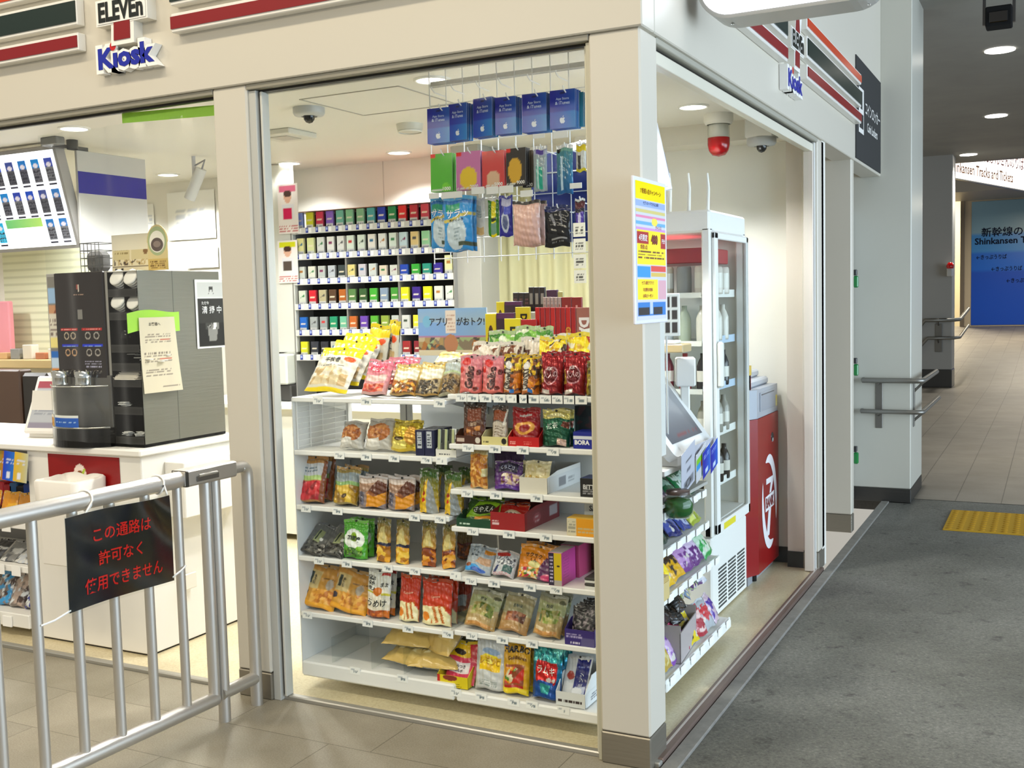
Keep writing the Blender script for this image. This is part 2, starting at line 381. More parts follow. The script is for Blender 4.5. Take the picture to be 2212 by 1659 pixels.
WHITE = '#cbc5b6'; PLINTH = '#a39d92'; DARK = '#2c2b29'; ALU = '#c9c9c4'
NX = [0]
def struct(name, mb, mat, label=None):
    o = mb.build(name, mat); o['kind'] = 'structure'
    if label: o['label'] = label
    return o
def trim(mb, mat, label=None):
    NX[0] += 1; return struct('trim_%d' % NX[0], mb, mat, label)
struct('floor', MB().box(-9, 0.02, -9, 0.03, -0.1, 0.0, '#9d9684'), 'f_tile', 'grey-brown stone tile floor of the station hall')
struct('floor_asphalt', MB().box(0.075, 9, -9, 5.05, -0.1, -0.004, '#8b8982'), 'f_asphalt', 'grey asphalt walkway beside the shop')
struct('floor_corridor', MB().box(-2, 9, 5.05, 15.2, -0.1, 0.0, '#8b857a'), 'f_hall', 'long grey floor slabs of the passage behind')
q = MB(); P = [(-3, 15.2, 0), (9, 15.2, 0), (9, 27.4, 0.58), (-3, 27.4, 0.58)]; q.add(P, [[0, 1, 2, 3]], lin('#8b857a')); struct('floor_ramp', q, 'f_hall', 'sloping end of the passage')
struct('floor_shop', MB().box(-8, -0.03, 0.065, 2.85, -0.1, 0.012, '#d3c8a6'), 'f_shop', 'cream vinyl floor inside the shop')
trim(MB().box(0.021, 0.0745, -0.05, 4.86, -0.1, 0.006, '#86837b', 0.003).box(0.021, 0.0745, -9, -0.05, -0.1, 0.0, '#9a978f'), 'f_conc', 'grey concrete kerb strip along the side of the shop')
trim(MB().box(-9, 0.018, 0.032, 0.063, -0.05, 0.016, '#b4b2aa', 0.004), 'brushed', 'metal floor sill under the front windows')
trim(MB().box(-0.029, 0.019, 0.065, 2.74, -0.05, 0.018, '#8d7a70', 0.004).box(-0.012, -0.006, 0.065, 2.74, 0.01, 0.022, '#d8cfc6'), 'brushed', 'metal floor sill under the side window')
# fascia above the windows
struct('wall_front', MB().box(-9, 0.012, -0.012, 0.1, 2.322, 4.2, WHITE, 0.004), 'panelwhite', 'white fascia band over the front windows')
struct('wall_side', MB().box(-0.12, 0.0121, 0.1, 4.86, 2.322, 4.2, WHITE, 0.004), 'panelwhite', 'white fascia band over the side window')
# pillars with metal plinths
def pillar(x0, x1, y0, y1, label, ph=0.1065, z1=2.322):
    trim(MB().box(x0, x1, y0, y1, ph, z1, WHITE, 0.006), 'panelwhite', label)
    return MB().box(x0-0.0005, x1+0.0005, y0-0.0005, y1+0.0005, 0, ph-0.002, '#8f897c', 0.004)
struct('baseboard_corner', pillar(-0.1693, 0, 0, 0.153, 'white corner pillar between front and side window'), 'brushed')
struct('baseboard_front', pillar(-1.692, -1.5305, 0, 0.052, 'white pillar between the two front windows'), 'brushed')
struct('baseboard_side', pillar(-0.085, 0, 2.6975, 2.856, 'white pillar at the far end of the side window'), 'brushed')
struct('baseboard_locker', pillar(-0.2, -0.0, 3.735, 3.82, 'white panel end beside the coin lockers', 0.115, 2.33), 'brushed')
# window frames and panes
GK = '#1d1c18'
def fr(*bs):
    q = MB()
    for b in bs: q.box(*b[:6], b[6], 0.002)
    return q
trim(fr((-1.5305, -1.497, 0.012, 0.062, 0, 2.30, '#b9b9b2'), (-1.497, -1.487, 0.03, 0.05, 0.02, 2.29, GK), (-1.487, -1.476, 0.022, 0.062, 0.016, 2.295, '#c6c5bb')), 'satin', 'aluminium frame at the left edge of the front window')
trim(fr((-0.184, -0.1693, 0.012, 0.062, 0, 2.30, '#b8b49e'), (-0.196, -0.184, 0.03, 0.06, 0.016, 2.295, '#c9c6b2')), 'satin', 'aluminium frame at the right edge of the front window')
trim(fr((-1.5305, -0.1693, 0.0, 0.064, 2.302, 2.322, '#8f8b7c'), (-1.5, -0.17, 0.03, 0.05, 2.294, 2.302, GK), (-1.49, -0.18, 0.05, 0.064, 2.290, 2.302, '#b7b4a6')), 'satin', 'head frame of the front window')
trim(fr((-9, -1.692, 0.0, 0.064, 2.302, 2.322, '#8f8b7c'), (-9, -1.692, 0.03, 0.05, 2.292, 2.302, GK)), 'satin', 'head frame of the left front opening')
trim(fr((-1.706, -1.692, 0.02, 0.05, 0, 2.30, '#d8d6c4')), 'satin', 'pale edge strip beside the left front opening')
trim(fr((-0.05, 0.0, 0.153, 2.6975, 2.302, 2.322, '#a9a698'), (-0.04, -0.026, 0.16, 2.69, 2.292, 2.302, GK), (-0.055, -0.02, 0.16, 2.69, 2.25, 2.292, '#d9d4c2')), 'satin', 'head frame of the side window')
trim(fr((-0.062, -0.012, 2.672, 2.6975, 0.016, 2.30, '#d4d3cc'), (-0.05, -0.024, 2.646, 2.672, 0.02, 2.25, GK), (-0.062, -0.012, 2.628, 2.646, 0.016, 2.25, '#d9cfc2')), 'satin', 'aluminium frame at the far edge of the side window')
def pane(n, q): o = q.build('window_%d' % n, 'glass'); o['kind'] = 'structure'; o['label'] = 'clear glass pane'
pane(1, MB().box(-1.487, -0.184, 0.040, 0.046, 0.03, 2.29, '#ffffff'))
pane(2, MB().box(-0.036, -0.030, 0.16, 2.65, 0.03, 2.28, '#ffffff'))
# shop interior shell
CZ = 2.44
struct('ceiling', MB().box(-8, 0.0, 0.1, 2.9, CZ, CZ+0.1, '#e3e1d8'), 'paint', 'white shop ceiling')
struct('wall_back', MB().box(-8, 0.0, 2.8, 2.9, 0.0, CZ+0.1, '#e6e3d8').box(-2.805, -2.800, 2.797, 2.8, 0, CZ, '#bdbab0'), 'paint', 'white back wall of the shop')
struct('wall_left', MB().box(-8.1, -8, 0.06, 2.9, 0.0, 2.54, '#dedccf'), 'paint')
struct('wall_right', MB().box(-0.17, -0.085, 2.71, 2.8, 0.0, 2.33, '#d9cfc0').box(-1.35, -0.06, 2.60, 2.8, 2.335, CZ, '#dcd8cc'), 'paint', 'short return wall and beam at the far corner')
struct('baseboard_back', MB().box(-3, -0.17, 2.79, 2.8, 0.012, 0.1, '#1b1a18').box(-0.17, -0.085, 2.70, 2.71, 0.012, 0.1, '#1b1a18'), 'satin', 'black skirting in the far corner')
trim(MB().box(-2.12, -1.93, 2.5, 2.8, 0.0, CZ, '#a9a79e', 0.003), 'satin', 'grey side panel closing the cigarette rack')
# ceiling hatch seams
q = MB(); xs = (-1.93, -1.40); ys = (0.83, 1.33)
for x in xs: q.box(x-0.004, x+0.004, ys[0], ys[1], CZ-0.003, CZ+0.01, '#a8a69c')
for y in ys: q.box(xs[0], xs[1], y-0.004, y+0.004, CZ-0.003, CZ+0.01, '#a8a69c')
trim(q, 'satin', 'square access hatch seam in the shop ceiling')
# station side
struct('wall_corridor', MB().box(-3, 0.2203, 4.86, 5.55, 0.1, 4.2, '#bfbeb2', 0.006), 'panelwhite', 'broad white pier at the start of the passage')
struct('baseboard_corridor', MB().box(-3, 0.2215, 4.859, 5.551, 0, 0.0985, '#4a4946', 0.004), 'brushed')
struct('wall_passage', MB().box(-3, -0.32, 14.8, 15.3, 0.28, 5.2, '#9b9a95', 0.01), 'paint', 'grey pier farther down the passage')
struct('baseboard_passage', MB().box(-3, -0.315, 14.79, 15.3, 0, 0.28, '#3d3c39', 0.01), 'satin')
CC = 3.6
struct('ceiling_corridor', MB().box(0.2203, 9, 4.9, 15.9, CC, CC+.15, '#8f8d86').box(-3, 0.2203, 5.55, 15.9, CC, CC+.15, '#8f8d86'), 'c_hall', 'grey ceiling of the passage')
struct('wall_passage_beam', MB().box(-3, 9, 15.9, 16.1, CC, 5.2, '#6f6a60'), 'paint', 'dark beam at the end of the passage ceiling')
struct('wall_end', MB().box(-1.05, 6, 27.3, 27.5, 0, 7, '#b8ab94').box(-6, -0.9, 31, 31.2, 0, 7, '#dccba2'), 'paint', 'beige wall at the end of the passage')
struct('wall_end_soffit', MB().box(-6, 9, 24.0, 26.8, 3.80, 7, '#7d776c'), 'paint', 'dark soffit above the blue panel')
lamp('end_lamp', 'AREA', (-2.2, 29, 4.6), 420, WARM, 1.0)
lamp('end_lamp', 'AREA', (0.8, 23.0, 3.5), 230, WARM, 1.5)
trim(MB().box(-1.13, -1.03, 27.15, 27.3, 0.5, 4.2, '#6b6153', 0.01), 'satin', 'dark metal frame beside the blue panel')
# ================================================================== SIGNS ON THE FASCIA
FY = -0.012; SX = 0.0121
def front(x0, z0, y=FY): return P1(flat((x0, y, z0), (1, 0, 0), (0, 0, 1)))
def pf(x0, z0, y): return flat((x0, y, z0), (1, 0, 0), (0, 0, 1))
def ps(y0, z0, x): return flat((x, y0, z0), (0, 1, 0), (0, 0, 1))
STR = [('orange', '#c23a0a', 2.783, 2.822), ('dark green', '#0c231d', 2.648, 2.728), ('red', '#820a12', 2.549, 2.594)]
for nm, c, z0, z1 in STR:
    for wh, x0, x1 in (('left of the front shop logo', -4.6, -2.322), ('right of the front shop logo', -1.83, -0.35)):
        q = MB().box(x0, x1, -0.052, FY, z0-0.012, z1+0.012, '#e6e3da', 0.003).box(x0, x1-0.004 if x1 < -2 else x1, -0.056, -0.052, z0, z1, c)
        tag(q.build('fascia_stripe', 'satin'), '%s stripe on the fascia %s' % (nm, wh), 'sign stripe', 'stripes on the front fascia')
    for wh, y0, y1 in (('before the side shop logo', 0.9, 1.765), ('behind the side shop logo', 2.19, 3.775)):
        q = MB().box(SX, 0.052, y0, y1, z0-0.012, z1+0.012, '#e6e3da', 0.003).box(0.052, 0.056, y0+0.004, y1-0.004, z0, z1, c)
        tag(q.build('fascia_stripe', 'satin'), '%s stripe on the side fascia, %s' % (nm, wh), 'sign stripe', 'stripes on the side fascia')
SEVEN = [(-0.165, 0.46), (0.165, 0.46), (0.165, 0.40), (0.045, 0.16), (0.04, 0.0), (-0.045, 0.0), (-0.035, 0.16), (0.02, 0.36), (-0.165, 0.36)]
def grow(pts, k):
    c = np.mean(pts, 0); return [(p[0]+(k if p[0] > 0 else -k), p[1]+(k if p[1] > 0.2 else -k)) for p in pts]
def shop_logo(label, PP, loc):
    t = thing('shop_logo_sign', label, 'sign', loc)
    def P(a, b, d): return PP(a, b, d)[0]
    q = MB(); q.prism(grow(SEVEN, 0.018), P, 0.0, 0.045, '#efece4', '#dedbd0'); q.prism([(-0.135, 0.062), (0.135, 0.062), (0.135, 0.16), (-0.135, 0.16)], P, 0.0, 0.0465, '#efece4', '#dedbd0'); q.build('backing', 'satin', t)
    q = MB(); q.prism(SEVEN[3:8], P, 0.0455, 0.0485, '#820a12'); q.prism([SEVEN[0], SEVEN[1], SEVEN[2], (0.13, 0.33), (0.02, 0.36), SEVEN[8]], P, 0.0455, 0.0485, '#c23a0a'); q.build('numeral', 'satin', t)
    q = MB(); q.prism([(-0.128, 0.068), (0.128, 0.068), (0.128, 0.155), (-0.128, 0.155)], P, 0.0486, 0.0496, '#efece4')
    text(q, 'ELEVEn', lambda a, b, d: PP(a, b, d+0.0505), 0.0, 0.1115, 0.076, '#0c1410', 0.236, bold=0.04, stretch=0.78); q.build('lettering', 'satin', t)
    return t
def solid(t, bold, ext):
    cu = bpy.data.curves.new('txt', 'FONT'); cu.body = t; cu.size = 1.0; cu.offset = bold; cu.extrude = ext; cu.resolution_u = 2; ob = bpy.data.objects.new('txt', cu); COL.objects.link(ob)
    me = ob.to_mesh(); me.calc_loop_triangles(); V = np.zeros(len(me.vertices)*3, np.float32); me.vertices.foreach_get('co', V); T = np.zeros(len(me.loop_triangles)*3, np.int32); me.loop_triangles.foreach_get('vertices', T)
    ob.to_mesh_clear(); bpy.data.objects.remove(ob); return V.reshape(-1, 3).astype(float), T.reshape(-1, 3).copy()
def kiosk_sign(label, PP, loc, hw=0.165):
    t = thing('kiosk_sign', label, 'sign', loc)
    def P(a, b, d): return PP(a, b, d)[0]
    q = MB(); V, T = solid('Kıosk', 0.10, 0.5); s_ = 2*hw*0.98/(V[:, 0].max()-V[:, 0].min()); c0 = (V.min(0)+V.max(0))/2
    q.add(np.array([P((v[0]-c0[0])*s_, (v[1]-c0[1])*s_, 0.020+0.018*np.sign(v[2])) for v in V]), T, lin('#f2f0ea')); q.build('backing', 'satin', t)
    q = MB(); V, T = glyphs('Kıosk', 0.045); w0 = V[:, 0].max()-V[:, 0].min(); text(q, 'Kıosk', lambda a, b, d: PP(a, b, d+0.0385), 0, 0, 0.082, '#15249a', 2*hw*0.90, bold=0.045, stretch=1.25); q.build('lettering', 'satin', t)
    xd = -2*hw*0.90*0.215
    q = MB(); q.prism([(xd+0.017*cos(i*pi/8), 0.042+0.017*sin(i*pi/8)) for i in range(16)], P, 0.030, 0.0415, '#c01818', '#f2f0ea'); q.build('red_dot', 'satin', t)
    return t
lc = at(275, 60, 'y', -0.055)
shop_logo('front shop logo with red numeral and black lettering, over the left opening', pf(0, 0, 0), (-2.075, FY, 2.545))
kiosk_sign('blue kiosk lettering with a red i-dot on the front fascia', pf(0, 0, 0), (-2.07, FY, 2.485))
shop_logo('shop logo with red numeral on the side fascia', ps(0, 0, 0), (SX, 1.94, 2.545))
kiosk_sign('blue kiosk lettering on the side fascia', ps(0, 0, 0), (SX, 1.93, 2.475))
# coin locker sign
t = thing('coin_locker_sign', 'dark grey coin locker sign panel at the far end of the side fascia', 'sign', (SX, 3.80, 2.339))
MB().box(0, 0.006, 0, 1.03, 0, 0.625, '#3a3a39').build('panel', 'matte', t)
q = MB(); P = ps(0, 0, 0.007)
text(q, 'コインロッカー', P, 0.66, 0.35, 0.085, '#d8d6d0', 0.62); text(q, 'Coin Lockers', P, 0.64, 0.24, 0.06, '#d8d6d0', 0.56)
Pq = P1(P); q.prism([(0.09, 0.17), (0.28, 0.17), (0.28, 0.45), (0.09, 0.45)], Pq, 0, 0.0012, '#d8d6d0'); q.prism([(0.11, 0.20), (0.26, 0.20), (0.26, 0.29), (0.11, 0.29)], Pq, 0, 0.002, '#3a3a39'); q.prism([(0.15, 0.32), (0.22, 0.32), (0.22, 0.43), (0.15, 0.43)], Pq, 0, 0.002, '#3a3a39')
q.build('lettering', 'matte', t)
# lit blade sign above the corner
t = thing('blade_sign', 'lit white blade sign with rounded grey frame projecting over the side window', 'sign', (0.352, 0.49, 2.415))
def rr(w, h, r, n=8):
    pts = []
    for cx, cy, a0 in ((w-r, h-r, 0), (r-w, h-r, 90), (r-w, r-h, 180), (w-r, r-h, 270)):
        for i in range(n+1): a = R(a0+90*i/n); pts.append((cx+r*cos(a), cy+r*sin(a)))
    return pts
Pb = lambda a, b, d: np.array([a, -d, b+0.2])
q = MB(); q.prism(rr(0.3, 0.2, 0.11), Pb, -0.075, 0.075, '#9a9a96', '#a4a29b'); q.build('frame', 'satin', t)
q = MB(); q.prism(rr(0.288, 0.188, 0.10), Pb, 0.0, 0.078, '#f4f6ff'); q.build('light_face', 'glow3', t)
MB().box(-0.345, -0.28, -0.03, 0.03, 0.14, 0.2, '#a4a29b').build('bracket', 'satin', t)
for x in (-0.2, 0.24):
    MB().lathe([(0.006, -0.002), (0.006, 0.001), (0, 0.001)], '#e0e0dc', 10, o=(x, 0.0, -0.001)).build('screw', 'chrome', t)
# tall advertising plate on the corner pillar
t = thing('campaign_plate', 'tall yellow campaign plate with white frame on the corner pillar', 'sign', (0.008, -0.118, 1.425))
w_, h_ = 0.295, 0.44
q = MB(); q.box(0.0, 0.008, 0, w_, 0, h_, '#e4e4ee', 0.002); q.build('frame', 'satin', t)
Pp = flat((0.0085, 0.014, 0.012), (0, 1, 0), (0, 0, 1))
ops = [('f', '#d9dbe6'), ('r', 0, 1, .87, 1, '#f4df16'), ('r', 0, 1, .82, .868, '#aebfe0'), ('r', 0, 1, .78, .8, '#d8ce92'), ('r', 0, 1, .74, .76, '#e29ab6'), ('r', 0, 1, .69, .715, '#7fb6dc'), ('r', 0, 1, .655, .67, '#d4a5d6'),
 ('r', 0.02, 1, .405, .65, '#f6de0c'), ('r', 0.03, .4, .555, .64, '#a51414'), ('r', .82, 1, .53, .64, '#a51414'), ('r', 0.02, .45, .31, .39, '#3f9ed0'), ('r', .48, 1, .355, .395, '#d65a4e'), ('r', .48, 1, .315, .35, '#d8c070'),
 ('r', .02, .7, .145, .30, '#f6de0c'), ('r', .72, 1, .15, .29, '#dcb5bd'), ('r', 0.02, .98, .03, .13, '#2f86c4'), ('r', .05, .4, .035, .09, '#10131a'), ('r', .55, .86, .035, .09, '#10131a'), ('r', .42, .53, .04, .125, '#c9d4de'),
 ('ln', .06, .95, .45, .51, 3, '#6b3a08', 3), ('e', .62, .72, .10, .03, '#f1e06a'),
 ('t', '7 新規入会キャンペーン', .5, .935, .04, '#8a3a06', 0, .9, .03), ('t', 'セブンカードでさらにお得！', .5, .85, .026, '#20306e', 0, .95, .03), ('t', '4月限定', .215, .597, .05, '#ffffff', 0, .33, .04), ('t', '400', .6, .59, .075, '#7a1206', 0, .4, .05), ('t', '円分', .91, .585, .035, '#ffffff', 0, .16, .03),
 ('t', '新規入会', .25, .53, .035, '#9a2a08', 0, .4, .04), ('t', 'チャンス', .75, .68, .03, '#b03018', 0, .45, .04), ('t', 'セブン銀行アプリで', .36, .27, .028, '#a01818', 0, .62, .03), ('t', '年会費永年無料', .36, .22, .028, '#a01818', 0, .62, .03), ('t', 'お得なクーポン！', .36, .175, .028, '#a01818', 0, .62, .03)]
q = MB(); paint(q, Pp, w_-0.028, h_-0.024, ops, 60, 160); q.build('print', 'gloss', t)
# ================================================================== SIGNS AND FITTINGS IN THE PASSAGE
q = MB(); Pq = flat((-0.87, 27.28, 0.605), (1, 0, 0), (0, 0, 1))
t = thing('blue_direction_panel', 'large blue wall panel with dark lettering at the end of the passage', 'sign', (0, 0, 0))
paint(q, Pq, 3.6, 3.2, [('vg', '#0d4fa8', '#97a7ad'), ('r', 0, 1, 0, .45, '#0c55b0'), ('hg', 0, 1, .45, .6, '#1c6cc0', '#1f74c6'), ('hg', 0, 1, .6, .75, '#4b8cc4', '#4c90c8'), ('hg', 0, 1, .75, 1, '#88a6b8', '#8fa8b2')], 4, 40)
q.build('panel', 'satin', t)
for tx, a_, b_, h_, wm in [('新幹線のりば', .98, 2.4, .24, 1.75), ('Shinkansen Tracks', .93, 2.17, .17, 1.7)]+[('←きっぷうりば', .48+.36*k, 1.76-.31*k, .12, .72) for k in range(3)]:
    q = MB(); text(q, tx, Pq, a_, b_, h_, '#0c1730', wm, d=.01); q.build('lettering', 'matte', t)
a2 = at(2040, 382, 'z', 3.55); b2 = at(2215, 413, 'z', 3.55); zb = 3.55
t = thing('hanging_direction_sign', 'long lit white direction sign hanging beyond the passage ceiling', 'sign', (0, 0, 0))
ex = np.array([b2[0]-a2[0], b2[1]-a2[1], 0]); L_ = np.linalg.norm(ex); ex = ex/L_
Ph = flat((a2[0], a2[1], zb), ex, (0, 0, 1)); Pq = P1(Ph); L2 = L_*1.15
q = MB(); q.prism([(0, 0), (L2, 0), (L2, 0.8), (0, 0.8)], Pq, -0.06, 0.0, '#d8d0c0', '#6a655c'); q.build('casing', 'satin', t)
q = MB(); q.prism([(0.02, 0.02), (L2-.02, 0.02), (L2-.02, 0.78), (0.02, 0.78)], Pq, 0.0, 0.004, '#fffaf0'); q.build('light_face', 'glow3', t)
for tx, a_, b_, h_, c_, wm in (('Shinkansen Tracks and Tickets', .44, .22, .2, '#b98a6a', .86), ('しんかんせんのりば', .68, .54, .26, '#9a5a54', .6)):
    q = MB(); text(q, tx, Ph, L_*a_, b_, h_, c_, L_*wm, d=.008); q.build('lettering', 'matte', t)
for px, py, wh in ((2160, 108, 'nearest of the passage downlights'), (2152, 250, 'second of the passage downlights'), (2092, 334, 'third of the passage downlights, over the grey pier')):
    p = at(px, py, 'z', 3.598)
    o = MB().lathe([(0.0, -0.002), (0.11, -0.002), (0.11, 0.0)], '#fff6e8', 24).lathe([(0.11, 0.0), (0.11, -0.008), (0.125, -0.008), (0.125, 0.002)], '#b0aea8', 24).build('downlight', 'lampdisc', loc=p)
    o.location = p; tag(o, 'round recessed ceiling downlight, '+wh, 'ceiling light', 'passage downlights')
    lamp('passage_lamp', 'AREA', (p[0], p[1], 3.58), 22, NEUT, 0.16, spread=R(95))
p = at(2158, 32, 'z', 3.42)
t = thing('ceiling_projector', 'black box camera on a bracket under the passage ceiling', 'camera', p)
MB().box(-0.085, 0.085, -0.07, 0.09, -0.085, 0.05, '#141414', 0.008).build('body', 'matte', t); MB().box(-0.06, 0.06, -0.08, -0.07, -0.065, 0.01, '#050505', 0.004).build('lens_window', 'gloss', t)
MB().box(-0.105, -0.085, -0.01, 0.02, -0.06, 0.18, '#2c2c2c').build('bracket', 'satin', t); MB().box(0.085, 0.105, -0.01, 0.02, -0.06, 0.18, '#2c2c2c').build('bracket', 'satin', t)
# tactile paving
t = thing('tactile_paving', 'yellow tactile warning tile row on the asphalt', 'paving', (0, 0, 0))
q = MB().box(0.505, 1.9, 4.03, 4.70, -0.01, 0.004, '#b08a28', 0.004)
for i in range(22):
    for j in range(10): q.lathe([(0.020, 0.004), (0.016, 0.008), (0.0, 0.008)], '#a88020', 8, o=(0.54+i*0.064, 4.065+j*0.066, 0))
q.build('slab', 'matte', t)
# handrails
def handrail(label, pts1, pts2, br, r=0.019, rm=None):
    t = thing('handrail', label, 'handrail', (0, 0, 0))
    MB().tube(pts1, r, '#8d8b84', 14).build('upper_rail', 'steel', t); MB().tube(pts2, r*0.85, '#8d8b84', 14).build('lower_rail', 'steel', t)
    for (x0, x1, y0, y1, z0, z1, arms) in br:
        q = MB().box(x0, x1, y0, y1, z0, z1, '#7b7973', 0.003)
        for (a, b) in arms: q.tube([a, b], 0.009, '#7b7973', 8)
        q.build('bracket_plate', 'steel', t)
    return t
def arc3(c, p0, p1, n=6):
    return [tuple(np.array(p0)*(1-k/n)**2+2*np.array(c)*(k/n)*(1-k/n)+np.array(p1)*(k/n)**2) for k in range(n+1)]
def rail_path(z, x0, xe, yf, yb): return [(x0, 4.855, z), (x0, 4.80, z)] and [(x0, 4.80, z)]+arc3((xe, yf, z), (xe-0.05, yf, z), (xe, yf+0.05, z))+[(xe, yb, z)]
br = []
for x in (0.005,): br.append((x-0.025, x+0.025, 4.852, 4.8595, 0.535, 0.87, [((x, 4.856, 0.855), (x, 4.80, 0.862)), ((x, 4.856, 0.63), (x, 4.80, 0.645))]))
br.append((0.2215, 0.229, 4.98, 5.03, 0.535, 0.87, [((0.225, 5.0, 0.79), (0.30, 5.0, 0.87)), ((0.225, 5.0, 0.58), (0.30, 5.0, 0.65))]))
handrail('double steel handrail around the white pier by the tactile paving', [(-0.10, 4.85, .882)]+rail_path(0.882, -0.10, 0.305, 4.79, 5.75), [(-0.11, 4.85, .66)]+rail_path(0.66, -0.11, 0.305, 4.79, 5.95), br)
y = 14.72
handrail('double steel handrail on the grey pier far down the passage', [(-0.95, y, 0.86), (-0.78, y, 0.96), (-0.70, y, 1.06), (-0.29, y, 1.06), (-0.22, y+0.3, 1.06), (-0.20, 16.5, 1.2)], [(-0.95, y, 0.52), (-0.78, y, 0.64), (-0.66, y, 0.78), (-0.29, y, 0.78), (-0.22, y+0.3, 0.78), (-0.20, 16.5, 0.92)], [(-0.56, -0.46, y+0.06, y+0.075, 0.56, 1.0, [((-0.51, y+0.07, 0.97), (-0.51, y, 1.04)), ((-0.51, y+0.07, 0.7), (-0.51, y, 0.76))])], r=0.03)
# emergency light on the far pier
p = at(2053, 580, 'y', 14.5)
t = thing('alarm_lamp', 'small red alarm lamp box on the far grey pier', 'alarm', p); MB().box(-0.05, 0.02, -0.02, 0.3, -0.12, 0.06, '#b9b6ae', 0.01).build('box', 'satin', t); MB().lathe([(0.045, -0.02), (0.06, 0.02), (0.03, 0.07), (0, 0.075)], '#c01010', 14, o=(0, -0.03, 0.02)).build('lens', 'gloss', t)
# coin lockers with green key tags
t = thing('coin_locker', 'bank of grey coin lockers behind the white panel end', 'locker', (-0.178, 3.83, 0))
MB().box(-0.5, 0, 0, 1.02, 0.1, 2.1, '#b9b8b2', 0.004).build('cabinet', 'satin', t); MB().box(-0.5, 0.001, 0, 1.02, 0, 0.098, '#4c4b48').build('plinth', 'satin', t)
for i in range(3):
    for j in range(2):
        o = MB().box(0, 0.004, 0.01+j*0.51, 0.49+j*0.51, 0.13+i*0.62, 0.72+i*0.62, '#c6c5c0', 0.002).build('door', 'satin', t)
for pz, wh in ((1.628, 'top one of three'), (1.012, 'middle one of three'), (0.388, 'lowest of three')):
    y0 = 4.63
    k = thing('locker_key', 'green key tag hanging from a locker lock, '+wh, 'key tag', (-0.172, y0, pz), group='locker keys')
    MB().box(-0.006, 0.062, -0.02, 0.02, 0.0, 0.04, '#2b2b2a', 0.004).build('lock', 'satin', k); MB().box(0.038, 0.072, -0.018, 0.018, -0.085, -0.003, '#1f7d3c', 0.008).build('key_tag', 'gloss', k)
# ================================================================== BARRIER IN FRONT OF THE LEFT OPENING
BX = -1.56
t = thing('barrier_gate', 'steel barrier gate leaf with thin upright bars in front of the left opening', 'barrier', (BX, 0, 0))
MB().tube([(0, -2.2, 0.918), (0, -0.30, 0.918)], 0.029, '#c6c2ba', 20).build('top_rail', 'steel', t)
MB().tube([(0, -2.2, 0.135), (0, -0.272, 0.10)], 0.026, '#c6c2ba', 18).build('bottom_rail', 'steel', t)
for y in (-1.555, -1.41, -1.275, -1.14, -0.998, -0.852, -0.705, -0.558, -0.412):
    MB().tube([(0, y, 0.12), (0, y, 0.90)], 0.0165, '#c6c2ba', 12).build('upright_bar', 'steel', t)
MB().tube([(0, -0.275, 0.09), (0, -0.275, 0.90)], 0.021, '#c6c2ba', 14).build('end_post', 'steel', t)
q = MB().box(-0.034, 0.034, -0.40, -0.14, 0.892, 0.950, '#b8b4ab', 0.006).box(-0.035, 0.0355, -0.398, -0.386, 0.893, 0.949, '#4a4843', 0.002)
q.box(0.034, 0.038, -0.35, -0.24, 0.905, 0.925, '#6f6c66', 0.004).tube([(0.036, -0.34, 0.925), (0.036, -0.25, 0.925)], 0.006, '#b7b4ac', 8); q.build('latch_box', 'steel', t)
t = thing('barrier_post_frame', 'fixed steel hoop with two floor posts between the gate leaf and the white pillar', 'barrier', (BX, 0, 0))
pts = [(0, -0.14, 0.918), (0, -0.09, 0.918)]+arc3((0, -0.052, 0.918), (0, -0.09, 0.918), (0, -0.052, 0.875))+[(0, -0.052, 0.0)]
MB().tube(pts, 0.0225, '#c6c2ba', 16).build('hoop', 'steel', t)
MB().tube([(0, -0.228, 0.0), (0, -0.228, 0.90)], 0.0215, '#c6c2ba', 16).build('floor_post', 'steel', t)
MB().tube([(0, -0.245, 0.105), (0, -0.06, 0.105)], 0.024, '#c6c2ba', 16).build('cross_rail', 'steel', t)
# notice hung on the barrier
t = thing('barrier_notice', 'black laminated notice with red lettering tied to the barrier', 'sign', (BX+0.031, -0.91, 0.592))
Wn, Hn = 0.432, 0.292
def Pn(a, b, d=0.0):
    a = np.atleast_1d(a); b = np.atleast_1d(b); d = np.atleast_1d(d)+np.zeros(len(a))
    bow = 0.012*np.sin(a/Wn*pi)*(b/Hn)+0.006*np.sin(a*17+b*9)*(b/Hn)**2
    return np.stack([0.004+bow+d, a, b+0.004*np.sin(a*10)], 1)
q = MB(); q.surf(lambda u, v: Pn(u*Wn, v*Hn), 40, 26, '#15171a', True); q.surf(lambda u, v: Pn(u*Wn, v*Hn, np.full(len(u), -0.002)), 10, 10, '#d8d8d4', True, True); q.build('sheet', 'gloss', t)
for s_, a, b, h, wm in (('この通路は', .215, .216, .043, .235), ('許可なく', .205, .14, .043, .18), ('使用できません', .22, .062, .046, .32)):
    q = MB(); text(q, s_, Pn, a, b, h*1.06, '#d01a12', wm, d=0.0016); q.build('lettering', 'matte', t)
q = MB(); q.surf(lambda u, v: Pn(u*(Wn+0.012)-0.006, v*(Hn+0.016)-0.008, np.full(len(u), 0.0024)), 40, 26, '#ffffff', True); q.build('clear_sleeve', 'vinyl', t)
def tie(label, path):
    o = MB().tube(path, 0.0032, '#eceae4', 8).build('cable_tie', 'plastic'); return tag(o, label, 'cable tie', 'cable ties of the black notice')
def loop(y, r=0.032, z=0.918): return [(BX+r*cos(k*pi/8), y+0.004*sin(k*pi/4), z+r*sin(k*pi/8)) for k in range(17)]
tie('white cable tie round the top rail near the latch, holding the black notice', loop(-0.50)+[(BX+0.034, -0.49, 0.885)])
tie('white cable tie round the top rail far from the latch, holding the notice', loop(-0.80)+[(BX+0.034, -0.83, 0.885)])
